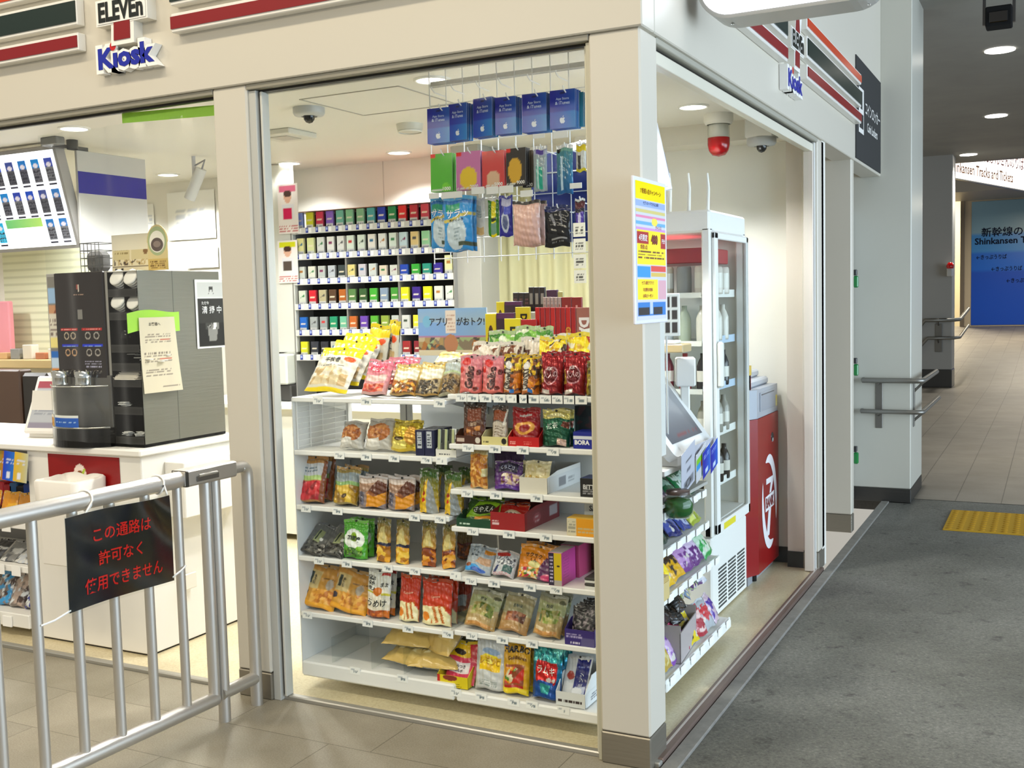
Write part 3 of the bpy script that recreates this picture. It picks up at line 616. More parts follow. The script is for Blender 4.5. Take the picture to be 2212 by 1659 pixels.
tie('white cable tie from the notice to the bar nearest the latch', [(BX+0.034, -0.485, 0.60), (BX+0.03, -0.44, 0.612), (BX+0.018, -0.405, 0.62)])
tie('white cable tie from the notice down to the bar at its far side', [(BX+0.034, -0.905, 0.60), (BX+0.03, -0.96, 0.585), (BX+0.018, -1.0, 0.578)])
# ================================================================== LEFT COUNTER WITH THE COFFEE MACHINE
CW = '#ebe8df'
t = thing('service_counter', 'white service counter carrying the coffee machine', 'counter', (0, 0, 0))
MB().box(-5.4, -2.318, 0.15, 0.78, 0.884, 0.914, '#f0ede4', 0.006).build('worktop', 'paint', t)
MB().box(-3.045, -2.335, 0.17, 0.76, 0.02, 0.884, CW, 0.004).build('cabinet', 'paint', t)
MB().box(-3.03, -2.345, 0.18, 0.75, 0.0, 0.02, '#3a3630').build('plinth', 'matte', t)
q = MB(); Pq = flat((-2.905, 0.168, 0.70), (1, 0, 0), (0, 0, 1)); paint(q, Pq, 0.445, 0.175, [('f', '#86060a'), ('e', .45, .42, .095, .36, '#f3e6dc'), ('ring', .45, .42, .06, .2, .35, '#8a5a30'), ('r', .46, .54, .36, .5, '#f3e6dc'), ('poly', [(.44, .4), (.5, .66), (.53, .66), (.46, .34)], '#b8cc5a')], 90, 40); q.build('red_panel', 'satin', t)
MB().box(-2.31, -2.30, 0.36, 0.43, 0.26, 0.33, '#e4dfd2', 0.003).build('socket', 'satin', t)
MB().box(-2.334, -2.22, 0.30, 0.74, 0.60, 0.845, '#f1eee6', 0.004).build('side_box', 'paint', t)
t = thing('paper_bin', 'white bin with a folded paper liner in front of the red counter panel', 'bin', (-2.66, 0.0, 0.42))
MB().box(-0.11, 0.115, 0.002, 0.147, 0.0, 0.33, '#e6e1d6', 0.004).build('body', 'paint', t)
q = MB()
th = np.linspace(0, 2*pi, 41)[:-1]; loopx = []
def sq(k, r=1.0):
    a = k*2*pi/40; c, s_ = cos(a), sin(a); m = max(abs(c), abs(s_)); return c/m*r, s_/m*r
V = []; n = 40
for lev, (rr_, zz) in enumerate(((1.06, 0.27), (1.08, 0.362), (1.0, 0.372), (0.93, 0.33), (0.90, 0.12))):
    for k in range(n):
        x, y = sq(k, rr_); bump = 0.012*max(0, y)*abs(cos(k*0.5)) if lev in (1, 2) else 0
        V.append((x*0.116, 0.0745+y*0.076, zz+bump))
F = [[l*n+k, l*n+(k+1) % n, (l+1)*n+(k+1) % n, (l+1)*n+k] for l in range(4) for k in range(n)]
q.add(V, F, lin('#f1ece2'), True); q.build('paper_liner', 'paper', t)
# coffee machine
t = thing('coffee_machine', 'tall black self-service coffee machine on the counter', 'coffee machine', (-2.932, 0.22, 0.916))
W1, D1, H1 = 0.392, 0.44, 0.764
MB().box(0.004, W1, 0.02, D1, 0.02, H1, '#8f8c86', 0.004).build('cabinet', 'brushed', t)
q = MB(); Pq = flat((0.07, 0.0, 0.33), (1, 0, 0), (0, 0, 1))
q.box(0.07, 0.37, 0.0, 0.02, 0.30, 0.764, '#2a211f', 0.004)
P0 = flat((0.072, -0.0005, 0.30), (1, 0, 0), (0, 0, 1))
ops = [('f', '#2b2220'), ('r', .43, .57, .55, .66, '#141010'), ('r', .46, .56, .56, .65, '#8f8c88'), ('r', .08, .44, .452, .475, '#b01818'), ('r', .53, .95, .452, .475, '#b01818'), ('r', .10, .44, .295, .32, '#1530b8'), ('r', .53, .95, .295, .32, '#1a3fc8'),
 ('ring', .2, .40, .055, .035, .3, '#c9bba8'), ('ring', .34, .40, .055, .035, .3, '#c9bba8'), ('ring', .65, .40, .06, .035, .3, '#b9b3ac'), ('ring', .83, .40, .06, .035, .3, '#b9b3ac'), ('ring', .21, .24, .055, .035, .3, '#c9a888'), ('ring', .35, .24, .055, .035, .3, '#c9a888'), ('ring', .66, .24, .06, .035, .3, '#b9b3ac'), ('ring', .84, .24, .06, .035, .3, '#b9b3ac'),
 ('ln', .56, .9, .10, .17, 3, '#b5b2c4', 5), ('ln', .1, .42, .457, .47, 1, '#e8b8b0', 8), ('ln', .56, .92, .457, .47, 1, '#e8b8b0', 9), ('ln', .12, .42, .30, .315, 1, '#a8c0f0', 10), ('ln', .56, .92, .30, .315, 1, '#a8c0f0', 12), ('r', .46, .5, .84, .885, '#9a5a50'), ('r', .49, .52, .82, .885, '#d8cfc4'), ('ln', .38, .6, .79, .81, 1, '#b39a8a', 11)]
paint(q, P0, 0.296, 0.462, ops, 90, 130); q.build('front_panel', 'gloss', t)
for x, nm in ((0.012, 0), (0.377, 1)):
    q = MB(); P0 = flat((x, 0.012, 0.06), (1, 0, 0), (0, 0, 1)); q.box(x-0.008, x+0.05*(1-nm)+0.010, 0.013, 0.02, 0.02, 0.764, '#a3a09a', 0.002)
    if nm == 0: paint(q, P0, 0.056, 0.69, [('f', '#8d8a84'), ('r', 0, 1, .83, .93, '#a9c4e0'), ('blobs', 0, 1, .76, .82, .06, ['#2a1a14', '#8a5030', '#c9a080'], 4), ('r', 0, 1, .6, .76, '#e3ddd0'), ('ln', .1, .9, .62, .74, 4, '#8a7a74', 2), ('r', 0, 1, .54, .6, '#f0e3a0'), ('r', 0, 1, .47, .52, '#2a78c0'), ('r', 0, 1, .41, .47, '#cfe0f2'), ('r', 0, 1, .33, .4, '#d89a50')], 10, 90)
    q.build('side_strip', 'satin', t)
for x in (0.11, 0.255): MB().lathe([(0.042, 0), (0.042, 0.03), (0.046, 0.06), (0.040, 0.062), (0.036, 0.03)], '#d9d7d0', 22, o=(x, -0.02, 0.27)).build('nozzle_cover', 'chrome', t)
q = MB()   # curved clear door of the cup bay
def Pd(a, b, d=0.0):
    s_ = (np.atleast_1d(a)-0.18)/0.18; return np.stack([np.atleast_1d(a)+0.035, -0.105+0.085*s_**2-d, np.atleast_1d(b)+0.085+0*s_], 1)
q.surf(lambda u, v: Pd(u*0.36, v*0.18), 30, 2, '#cfcfcb', True); q.build('clear_door', 'acrylic', t)
q = MB(); q.tube([tuple(Pd(a, 0.182)[0]) for a in np.linspace(0, 0.36, 24)], 0.003, '#f0f0ec', 8); q.tube([tuple(Pd(a, 0.0)[0]) for a in np.linspace(0, 0.36, 24)], 0.004, '#b5b5b0', 8); q.build('door_rim', 'chrome', t)
q = MB(); Pl = lambda a, b, d=0.0: Pd(a, b, d+0.002)
paint(q, lambda a, b, d: Pl(a+0.10, b+0.004, d), 0.15, 0.052, [('f', '#1c66b8'), ('r', 0, 1, .78, 1, '#f4f4f0'), ('ln', .08, .92, .35, .6, 1, '#bcd6ee', 4)], 30, 12); paint(q, lambda a, b, d: Pl(a+0.02, b+0.004, d), 0.062, 0.052, [('f', '#c79a4a'), ('r', 0, 1, .78, 1, '#f4f0e4'), ('blobs', 0, 1, 0, .75, .3, ['#c79a4a', '#a8743a', '#dcb878'], 3)], 16, 10); q.build('label_strip', 'paper', t)
q = MB(); q.box(0.04, 0.39, 0.0, 0.05, 0.08, 0.31, '#5d5a56', 0.003); q.build('cup_bay', 'satin', t)
q = MB(); pts = [(0.035+a, -0.108+0.085*((a-0.18)/0.18)**2) for a in np.linspace(0, 0.36, 20)]+[(0.395, 0.06), (0.035, 0.06)]
q.prism(pts, lambda a, b, d: np.array([a, b, d]), 0.0, 0.082, '#141312'); q.build('drip_base', 'gloss', t)
# cup lid rack beside the machine
t = thing('cup_lid_rack', 'black lid and straw rack with steel side panel beside the coffee machine', 'rack', (-2.537, 0.225, 0.916))
W2, D2, H2 = 0.178, 0.5, 0.762
MB().box(W2-0.004, W2, 0.0, D2, 0.012, H2, '#8d8b80', 0.002).box(W2-0.0045, W2+0.0005, 0.20, 0.204, 0.012, H2, '#75736a').build('side_panel', 'brushed', t)
q = MB().box(0, 0.004, 0, D2, 0, H2, '#131211').box(0, W2-0.004, 0.30, 0.304, 0, H2, '#0f0e0d').box(0, W2-0.004, 0, D2, H2-0.004, H2, '#dcd9d0').box(0, W2-0.002, -0.004, D2, 0, 0.012, '#0e0d0c').box(W2/2-0.002, W2/2+0.002, 0.01, 0.3, 0.44, H2-0.01, '#0f0e0d'); q.build('carcass', 'matte', t)
for z in (0.04, 0.17, 0.29, 0.36, 0.44, 0.58, 0.68):
    q = MB().box(0.004, W2-0.004, 0.0, 0.30, z-0.003, z, '#1d1c1b').box(0.006, W2-0.006, -0.003, 0.0, z-0.03, z+0.004, '#2c2a28'); paint(q, flat((0.012, -0.0035, z-0.024), (1, 0, 0), (0, 0, 1)), W2-0.026, 0.02, [('f', '#2c2a28'), ('ln', .08, .45, .3, .7, 1, '#8f8c84', int(z*100)), ('ln', .55, .92, .3, .7, 1, '#8f8c84', int(z*100)+1)], 30, 4); q.build('lid_shelf', 'satin', t)
def lids(x, z, n, label, c='#ece8e0'):
    k = thing('cup_lid_stack', label, 'lid stack', (-2.537+x, 0.27, 0.916+z), group='stacks of cup lids')
    q = MB(); q.M = np.array(Matrix.Rotation(R(62), 4, 'X')); 
    for i in range(n):
        z0 = -0.0+i*0.012; q.lathe([(0.034, z0), (0.038, z0+0.002), (0.037, z0+0.009), (0.03, z0+0.011), (0, z0+0.011)], c, 22)
    q.M = np.eye(4); q.build('lids', 'plastic', k); return k
lids(0.05, 0.715, 4, 'white cup lids in the top left bay of the lid rack'); lids(0.132, 0.715, 4, 'white cup lids in the top right bay of the lid rack')
lids(0.05, 0.615, 4, 'white cup lids in the second bay from the top of the lid rack, left'); lids(0.132, 0.615, 3, 'white cup lids in the second bay from the top, half behind the note')
o = MB().lathe([(0.036, 0), (0.038, .004), (0.03, .03), (0.02, 0.045), (0, 0.047)], '#b9bcbc', 20).build('clear_cup_dome', 'acrylic', loc=(-2.475, 0.27, 0.916+0.47)); tag(o, 'clear dome lid in the third bay of the lid rack', 'lid')
q = MB(); rs = np.random.RandomState(4)
for i in range(14):
    x0, y0 = rs.uniform(0, 0.14), rs.uniform(-0.02, 0.1); q.box(x0, x0+0.05, y0, y0+0.02, 0.004*i, 0.004*i+0.004, '#f2f0ea', 0.001)
o = q.build('napkin_heap', 'paper', loc=(-2.50, 0.25, 0.916+0.366)); tag(o, 'loose heap of white paper sachets in the middle bay of the lid rack', 'sachets', kind='stuff')
q = MB()
for i in range(16): q.box(rs.uniform(0, .03), 0.13+rs.uniform(0, .03), -0.02+0.012*i*0.2, 0.1, 0.0022*i, 0.0022*i+0.0018, ['#e8e2d6', '#dcd4c4', '#cfc8ba'][i % 3])
o = q.build('napkin_heap', 'paper', loc=(-2.535, 0.235, 0.916+0.292)); tag(o, 'flat stack of beige napkins under the sachets', 'napkins', kind='stuff')
for (x, z, lb) in ((0.04, 0.175, 'left sachet pile in the lower bay of the lid rack'), (0.05, 0.045, 'left sachet pile in the bottom bay of the lid rack'), (0.13, 0.045, 'right sachet pile in the bottom bay of the lid rack')):
    q = MB()
    for i in range(6): q.M = np.array(Matrix.Translation((rs.uniform(-.01, .01), rs.uniform(-.01, .01), 0.003*i)) @ Matrix.Rotation(rs.uniform(-.6, .6), 4, 'Z')); q.box(-0.022, 0.022, -0.012, 0.012, 0, 0.003, '#d9d8d4', 0.001)
    tag(q.build('sachet_pile', 'paper', loc=(-2.537+x, 0.25, 0.916+z)), lb, 'sachets', 'sachet piles in the lid rack', 'stuff')
# notices stuck on the steel side panel
t = thing('customer_note', 'long cream paper note with green tape on the steel rack side', 'paper note', (-2.355, 0.0, 0))
q = MB()
def Pt(a, b, d=0.0): a = np.atleast_1d(a); b = np.atleast_1d(b); return np.stack([0.012+0.02*np.sin(a*8)*0+0*a+d+0.0*b, 0.155+a+0.10*(0.36-b)*0.0, 1.150+b], 1)
q.surf(lambda u, v: np.stack([0.004+0.006*np.sin(u*3)+0*v, 0.150+0.30*u, 1.415+0.085*v+0.012*(u-0.5)+0.01*np.sin(u*5)], 1), 12, 4, '#a6dc4a', True); q.build('green_tape', 'gloss', t)
q = MB(); Pnote = lambda a, b, d=0.0: np.stack([0.014+0.03*((0.325-np.atleast_1d(b))/0.325)**2*0.4+d, 0.205+np.atleast_1d(a)*(1+0.10*(0.325-np.atleast_1d(b))/0.325)+0.0*np.atleast_1d(b), 1.150+np.atleast_1d(b)], 1)
paint(q, Pnote, 0.205, 0.325, [('f', '#ded5c0'), ('ln', .15, .85, .66, .8, 4, '#8a7f74', 1), ('ln', .1, .8, .4, .55, 4, '#8a7f74', 2), ('r', .55, .8, .69, .71, '#b5503c'), ('r', .5, .8, .43, .45, '#b5503c'), ('ln', .1, .8, .22, .3, 2, '#8a7f74', 3), ('ln', .5, .95, .06, .1, 1, '#8a7f74', 4), ('t', 'お客様へ', .42, .91, .05, '#4a443c')], 40, 70); q.build('sheet', 'paper', t)
t = thing('cleaning_notice', 'black and white cleaning notice taped to the rear of the steel rack side', 'notice', (-2.357, 0, 0))
q = MB(); Pk = flat((0.002, 0.560, 1.325), (0, 1, 0), (0, 0, 1))
paint(q, Pk, 0.205, 0.315, [('f', '#f2f2ee'), ('r', .07, .93, .03, .72, '#3a3a38'), ('r', .07, .93, .03, .36, '#232322'), ('poly', [(.4, .1), (.62, .1), (.68, .3), (.34, .3)], '#8f8e8a'), ('blobs', .3, .72, .28, .36, .04, ['#e8e6e0', '#8a8884', '#4a4a48'], 5), ('r', .07, .93, .74, .96, '#d8d8d4'), ('poly', [(.42, .78), (.45, .9), (.5, .9), (.55, .9), (.58, .78), (.53, .85), (.47, .85)], '#4a4a48'), ('t', '清 掃 中', .5, .56, .11, '#ecece8', 0, .8, .04), ('t', 'ただ今', .3, .66, .05, '#ecece8', 0, .4)], 40, 64); q.build('sheet', 'paper', t)
# things standing on the rack
t = thing('menu_card_stand', 'cream menu card leaning on top of the lid rack', 'card', (0, 0, 0))
q = MB(); Pk = flat((-2.715, 0.42, 1.68), (1, 0, 0.0), (0, 0.05, 1)); q.box(-2.715, -2.47, 0.425, 0.428, 1.678, 1.85, '#e8dfc8')
paint(q, Pk, 0.243, 0.168, [('f', '#e6dcc2'), ('r', .03, .45, .3, .9, '#d6c9a2'), ('r', .5, .97, .3, .9, '#d8cca8'), ('ln', .08, .4, .5, .8, 3, '#a08f66', 1), ('t', 'お店カフェ', .72, .8, .1, '#8a6d3c', 0, .4), ('e', .85, .55, .06, .09, '#8a6d4a'), ('blobs', .05, .9, .2, .34, .06, ['#e6dcc2', '#c7b48c', '#5a4a38', '#e6dcc2'], 4), ('r', .02, .98, .14, .17, '#6a5a44'), ('e', .1, .07, .03, .05, '#222'), ('e', .26, .07, .03, .05, '#222')], 50, 40); q.build('card', 'paper', t)
t = thing('cup_shaped_card', 'tall cream card with rounded green-rimmed top showing a coffee bowl', 'card', (-2.41, 0.40, 1.682))
q = MB(); pts = [(-0.058, 0), (0.058, 0), (0.058, 0.12)]+[(0.062*cos(R(a)), 0.125+0.075*sin(R(a))) for a in range(0, 181, 15)]+[(-0.058, 0.12)]
q.prism(pts, lambda a, b, d: np.array([a, d, b]), 0.004, 0.0, '#d9c58e')
P0 = flat((-0.058, -0.0005, 0.0), (1, 0, 0), (0, 0, 1)); ov = MB()
for (rx, rz, c, dz, d) in ((0.056, 0.064, '#a9b487', 0.128, .0006), (0.045, 0.048, '#efe9dc', 0.125, .0012), (0.036, 0.03, '#5c4c48', 0.112, .0018), (0.022, 0.014, '#8a7870', 0.114, .0024)):
    q.prism([(rx*cos(k*pi/16), dz+rz*sin(k*pi/16)) for k in range(32)], lambda a, b, dd: np.array([a, -dd, b]), 0, d, c)
paint(q, P0, 0.116, 0.05, [('f', '#cdb67a'), ('ln', .1, .9, .15, .9, 4, '#7a6030', 2)], 24, 14, d=0.0008); q.build('card', 'paper', t)
t = thing('wire_basket', 'dark grey wire basket with folded cloth on top of the coffee machine', 'basket', (float(xat(213, 0.42, 1.75)), 0.42, 1.682))
q = MB()
for k in range(5):
    z = k*0.034; q.tube([(-.06, -.05, z), (.06, -.05, z), (.06, .05, z), (-.06, .05, z), (-.06, -.05, z)], 0.0022, '#4a4a48', 6)
for x in np.linspace(-.06, .06, 6): q.tube([(x, -.05, 0), (x, -.05, 0.137)], 0.0018, '#4a4a48', 6)
q.build('wire_frame', 'satin', t); MB().box(-0.05, 0.05, -0.04, 0.04, 0.004, 0.1, '#6c6a68', 0.02).build('cloth', 'matte', t)
# self-service tablet left
t = thing('order_tablet', 'white order tablet on a slanted stand left of the coffee machine', 'tablet', (-3.12, 0.34, 0.916), rot=(0, 0, R(8)))
q = MB(); q.M = np.array(Matrix.Rotation(R(-24), 4, 'X')); q.box(-0.14, 0.13, -0.012, 0.012, 0.02, 0.31, '#efece6', 0.01); q.M = np.eye(4); q.build('housing', 'plastic', t)
q = MB(); m = np.array(Matrix.Rotation(R(-24), 3, 'X')); Pq = flat(m@np.array([-0.115, -0.0125, 0.045]), m@np.array([1., 0, 0]), m@np.array([0, 0, 1.])); paint(q, Pq, 0.22, 0.235, [('f', '#aeb0b2'), ('r', 0, 1, .86, 1, '#9a5a62'), ('ln', .1, .5, .72, .78, 1, '#6a8a8a', 3), ('ln', .1, .9, .3, .62, 5, '#92949a', 4), ('r', 0, 1, 0, .12, '#8f8a94')], 30, 30); q.build('screen', 'screen', t)
MB().prism([(0.02, 0), (0.16, 0), (0.13, 0.1), (0.06, 0.22)], lambda a, b, d: np.array([d, a, b]), -0.12, 0.11, '#e9e6de').build('stand', 'plastic', t)
# shelf unit under the counter at far left
t = thing('counter_shelf_unit', 'white shelf unit with small goods below the counter at far left', 'shelf', (0, 0, 0))
ZL = (0.075, 0.34, 0.56, 0.76)
MB().box(-4.5, -3.06, 0.14, 0.60, 0.055, 0.12, '#eceae2', 0.004).build('base', 'paint', t)
MB().box(-4.5, -3.06, 0.58, 0.60, 0.12, 0.88, '#8f8c86').box(-3.066, -3.056, 0.2, 0.6, 0.1, 0.884, '#d9d6cd').build('back_panel', 'paint', t)
for z in (0.34, 0.545): MB().box(-4.5, -3.07, 0.16, 0.58, z-0.03, z, '#f0eee8', 0.003).build('shelf_board', 'paint', t)
for z, x in ((0.545, -3.19), (0.34, -3.25), (0.34, -3.14), (0.10, -3.2)): MB().box(x-0.03, x+0.03, 0.148 if z > .2 else .13, 0.152 if z > .2 else .138, z-0.045, z+0.005, '#f6f5f0', 0.001).build('price_tag', 'paper', t)
# spare lamp fittings, lightbox, tracks above the counter
t = thing('tobacco_lightbox', 'lit white menu lightbox with rows of blue and grey packs, hanging at upper left', 'lightbox', (0, 0, 0))
a = np.array([-3.748, 1.0, 2.395]); b = np.array(at(165, 528, 'y', 1.14)); 
ux = np.array([1.0, 0, 0]); uz = (a-b); hz = np.linalg.norm(uz); uz = uz/hz; ux = np.array([1.0, 0, 0.0]); wbx = 1.6
ux = np.array([1.0, -0.0, 0.0]); skew = uz
O = np.array([b[0]-wbx, b[1], b[2]])
uzv = np.array([0, a[1]-b[1], a[2]-b[2]]); uzv = uzv/np.linalg.norm(uzv); Hb = np.linalg.norm(np.array([0, a[1]-b[1], a[2]-b[2]]))
kx = (a[0]-b[0])/Hb
Pbx = lambda aa, bb, d=0.0: O+np.atleast_1d(aa)[:, None]*ux+np.atleast_1d(bb)[:, None]*(uzv+np.array([kx, 0, 0]))+np.atleast_1d(d)[:, None]*np.array([0, -uzv[2], uzv[1]])
q = MB(); q.prism([(-0.0, -0.02), (wbx+0.02, -0.02), (wbx+0.02, Hb+0.02), (0, Hb+0.02)], lambda x, y, d: Pbx(x, y, d)[0], -0.06, 0.0, '#8f8c88', '#a09d98'); q.build('frame', 'satin', t)
q = MB(); q.prism([(0.01, 0), (wbx, 0), (wbx, Hb), (0.01, Hb)], lambda x, y, d: Pbx(x, y, d)[0], 0.0, 0.004, '#f4f6fa')
q.build('light_face', 'glow', t)
q = MB(); pal = [('#3a4fa8', '#77787e'), ('#2f7fc0', '#5a5a66'), ('#2456b8', '#6a6a72'), ('#1f8ac8', '#6f6f78'), ('#4a5a9a', '#5a5a62')]
nrow = 0
for r_, (b0, hh) in enumerate(((0.68, .24), (0.36, .24), (0.07, .22))):
    for k in range(7):
        xx = wbx-0.085-0.105*k
        if r_ == 2 and 2 <= k <= 4: 
            continue
        c1, c2 = pal[(k*3+r_) % 5] if r_ < 2 else (('#1f7fc0', '#7a7c84') if k < 2 else ('#3ab0d8', '#5ac0e0'))
        Pz = lambda aa, bb, d, xx=xx, b0=b0: Pbx(np.atleast_1d(aa)+xx, np.atleast_1d(bb)+b0*Hb, np.atleast_1d(d)+0.005)
        paint(q, Pz, 0.062, hh*Hb, [('vg', c2, c2), ('r', 0, 1, .62, 1, c1), ('e', .5, .72, .3, .1, '#e8e4f0'), ('ln', .1, .9, .08, .5, 5, '#3a3a44', k)], 8, 20)
        paint(q, lambda aa, bb, d, xx=xx, b0=b0: Pbx(np.atleast_1d(aa)+xx, np.atleast_1d(bb)+b0*Hb-0.02, np.atleast_1d(d)+0.005), 0.06, 0.01, [('f', '#4a4a58')], 2, 1)
paint(q, lambda aa, bb, d: Pbx(np.atleast_1d(aa)+wbx-0.52, np.atleast_1d(bb)+0.22*Hb, np.atleast_1d(d)+0.005), 0.3, 0.05, [('hg', 0, 1, 0, 1, '#7fc48a', '#bfe08a')], 8, 2)
q.build('pack_pictures', 'screen', t)
Pside = [(a[1]-0.0, a[2]+0.0), (b[1], b[2])]
q = MB(); xs_ = -3.70
q.box(xs_-0.02, xs_, 1.12, 1.62, 1.83, 2.40, '#c4c2bc', 0.003); q.box(xs_, xs_+0.001, 1.12, 1.615, 2.165, 2.285, '#050f86'); q.build('side_board', 'satin', t)
q = MB().box(-3.72, -3.60, 0.9, 0.96, 2.40, 2.44, '#6a6a68', 0.004).box(-3.74, -3.70, 0.92, 1.2, 2.40, 2.42, '#4a4a48').lathe([(0.03, 0), (0.03, 0.05), (0, 0.05)], '#3a3a38', 12, o=(-3.65, 1.05, 2.39)); q.build('ceiling_bracket', 'satin', t)
p = at(418, 345, 'y', 1.9); p[2] = min(p[2], 2.3)
t = thing('spot_lamp', 'white cylinder spotlight tilted under the ceiling at left', 'spotlight', (p[0], p[1], 2.44))
MB().tube([(0, 0, 0), (0, 0, -0.14)], 0.012, '#c5c5c8', 10).build('stem', 'satin', t); q = MB(); q.tube([(0.06, 0.0, -0.08), (-0.03, -0.02, -0.26)], 0.034, '#d9d9d6', 18); q.tube([(0.0, 0, -0.06), (0.09, 0.0, -0.03), (0.06, 0, -0.09)], 0.006, '#9a9a9c', 8); q.build('lamp_body', 'satin', t)
# clear vinyl sheet with green band
t = thing('vinyl_curtain', 'clear vinyl sheet with a green top band hanging in the left opening', 'curtain', (0, 0, 0))
Pv = lambda u, v: np.stack([-2.75+1.04*u, 0.085+0.008*np.sin(u*23)+0.004*np.sin(u*51+v*3), 0.95+1.31*v], 1)
MB().surf(Pv, 60, 4, '#ffffff', True).build('clear_sheet', 'vinyl', t)
MB().surf(lambda u, v: np.stack([-2.245+0.535*u, 0.08+0*u, 2.262+0.04*v-0.02*u], 1), 8, 2, '#a6e24a', True).build('green_band', 'film', t)
# bright posters on the back wall at left
p = at(395, 520, 'y', 2.79); 
for (l, r_, tp, bt, lb, nm) in ((312, 331, 440, 506, 'narrow white poster on the back wall beside the lightbox', 'wall_poster'), (365, 462, 408, 520, 'wide white poster on the back wall under the tilted spotlight', 'wall_poster'), (404, 470, 530, 580, 'pale grey notice on the back wall behind the lid rack', 'wall_poster')):
    z0 = at(l, bt, 'y', 2.79); z1 = at(r_, tp, 'y', 2.79); q = MB(); paint(q, flat((z0[0], 2.79, z0[2]), (1, 0, 0), (0, 0, 1)), z1[0]-z0[0], z1[2]-z0[2], [('f', '#f4f4f0'), ('ln', .2, .8, .2, .7, 4, '#d0d4d8', int(l))], 20, 20)
    tag(q.build(nm, 'paper'), lb, 'poster', 'posters at the back left')
# wooden shelf at the back left with odds and ends
t = thing('back_shelf', 'pale wooden shelf with small packs against the back wall at far left', 'shelf', (0, 0, 0))
za = at(0, 775, 'y', 2.5)[2]
MB().box(-7.5, -4.95, 2.35, 2.78, za-0.06, za, '#c9b182', 0.004).build('board', 'satin', t); MB().box(-7.5, -4.95, 2.4, 2.78, 0.1, za-0.06, '#b0aa96', 0.004).build('cabinet', 'paint', t)
xl = at(25, 600, 'y', 2.75)
q = MB(); p0 = at(18, 770, 'y', 2.77); p1 = at(93, 560, 'y', 2.77); paint(q, flat((p0[0], 2.77, p0[2]), (1, 0, 0), (0, 0, 1)), p1[0]-p0[0]+0.6, p1[2]-p0[2]+0.15, [('f', '#dbdcc6')]+[('r', 0, 1, k/16, k/16+0.012, '#c8c9b2') for k in range(16)], 4, 96); o = q.build('roller_blind', 'paper'); tag(o, 'pale slatted blind on the back wall at far left', 'blind')
rs = np.random.RandomState(9)
for k in range(9):
    x = -6.2+0.14*k; c = ['#c8a070', '#8a8a88', '#d8d0c0', '#b07050', '#e0d8c8'][k % 5]
    o = MB().box(x, x+0.1, 2.45, 2.52, za, za+0.05+0.03*(k % 3), c, 0.004).build('small_carton', 'card'); tag(o, 'small carton on the back wooden shelf, %s from the left' % ORD[k], 'carton', 'cartons on the back shelf')
p = at(12, 750, 'y', 2.6); o = MB().box(p[0]-0.2, p[0]+0.06, 2.6, 2.65, za, za+0.45, '#d58a94', 0.01).build('pink_carton', 'card'); tag(o, 'tall pink carton at the far left edge of the back shelf', 'carton')
p = at(30, 810, 'y', 1.5)
o = MB().box(p[0]-0.3, p[0]+0.05, 1.5, 1.6, 0.0, 1.15, '#4a3528', 0.01).box(p[0]+0.06, p[0]+0.3, 1.5, 1.6, 0, 1.13, '#1f1b18', 0.02).build('dark_display_stand', 'card'); tag(o, 'dark brown display stand behind the order tablet', 'display stand')
# ================================================================== GONDOLA SHELVES BEHIND THE FRONT WINDOW
SW = '#efeee9'
YF = 0.135
SA = dict(b=0.125, s5=0.318, s4=0.538, s3=0.738, s2=0.952, top=1.158)
SB = dict(b=0.105, s6=0.325, s5=0.525, s4=0.705, s3=0.84, s2=1.003, top=1.18)
def tags(q_parent, xs, z, y, dz=-0.03, w=0.046, h=0.032):
    for i, x in enumerate(xs):
        q = MB(); q.box(x-w/2, x+w/2, y-0.004, y-0.002, z+dz, z+dz+h, '#f6f6f2', 0.0006)
        paint(q, flat((x-w/2, y-0.0042, z+dz), (1, 0, 0), (0, 0, 1)), w, h, [('f', '#f6f6f2'), ('ln', .15, .55, .6, .8, 1, '#b8bcc0', i), ('ln', .35, .8, .2, .5, 1, '#8a9498', i+5)], 12, 6)
        q.build('price_tag', 'paper', q_parent)
def gondola(name, label, x0, x1, S, names, depth, back0, tagpx, yf=YF):
    t = thing(name, label, 'shelf', (0, 0, 0))
    yb = yf+depth
    MB().box(x0, x1, yf-0.003, yb, 0.062, S['b']-0.004, SW, 0.006).build('base_deck', 'paint', t)
    MB().box(x0, x1, yb, yb+0.02, 0.062, back0, '#dcdbd5').build('back_panel', 'paint', t)
    for nm in names:
        z = S[nm]; d = depth if nm not in ('top',) else depth
        q = MB().box(x0, x1, yf+0.006, yb, z-0.016, z, SW, 0.002).box(x0, x1, yf, yf+0.010, z-0.018, z+0.001, '#f3f2ed', 0.003)
        q.build('shelf_board', 'paint', t)
        for xb in (x0+0.012, x1-0.012): MB().prism([(yf+0.05, z-0.016), (yb, z-0.016), (yb, z-0.09)], lambda a, b, dd, xb=xb: np.array([xb+dd, a, b]), -0.001, 0.001, SW).build('bracket', 'paint', t)
    for nm, pxs in tagpx.items():
        z = S[nm]; tags(t, [xat(p, yf, z-0.015) for p in pxs], z, yf, -0.024, 0.046, 0.028)
    return t
gA = gondola('snack_gondola', 'white snack shelf unit behind the left half of the front window', -1.488, -0.80, SA, ['s5', 's4', 's3', 's2', 'top'], 0.36, 0.93,
  dict(top=(688, 792, 950), s2=(734, 792, 852, 922, 955), s3=(662, 730, 896, 952), s4=(690, 750, 838, 897, 985), s5=(665, 795, 882, 968), b=(768, 870)))
for x in (-1.488, -0.805):
    MB().box(x, x+0.022, 0.47, 0.497, 0.93, 1.155, '#d8d7d1').build('upright', 'paint', gA)
q = MB()
for k in range(9): q.tube([(-1.475, 0.15+0.0, 0.965+0.022*k), (-1.475, 0.49, 0.965+0.022*k)], 0.0018, '#eeeeea', 6)
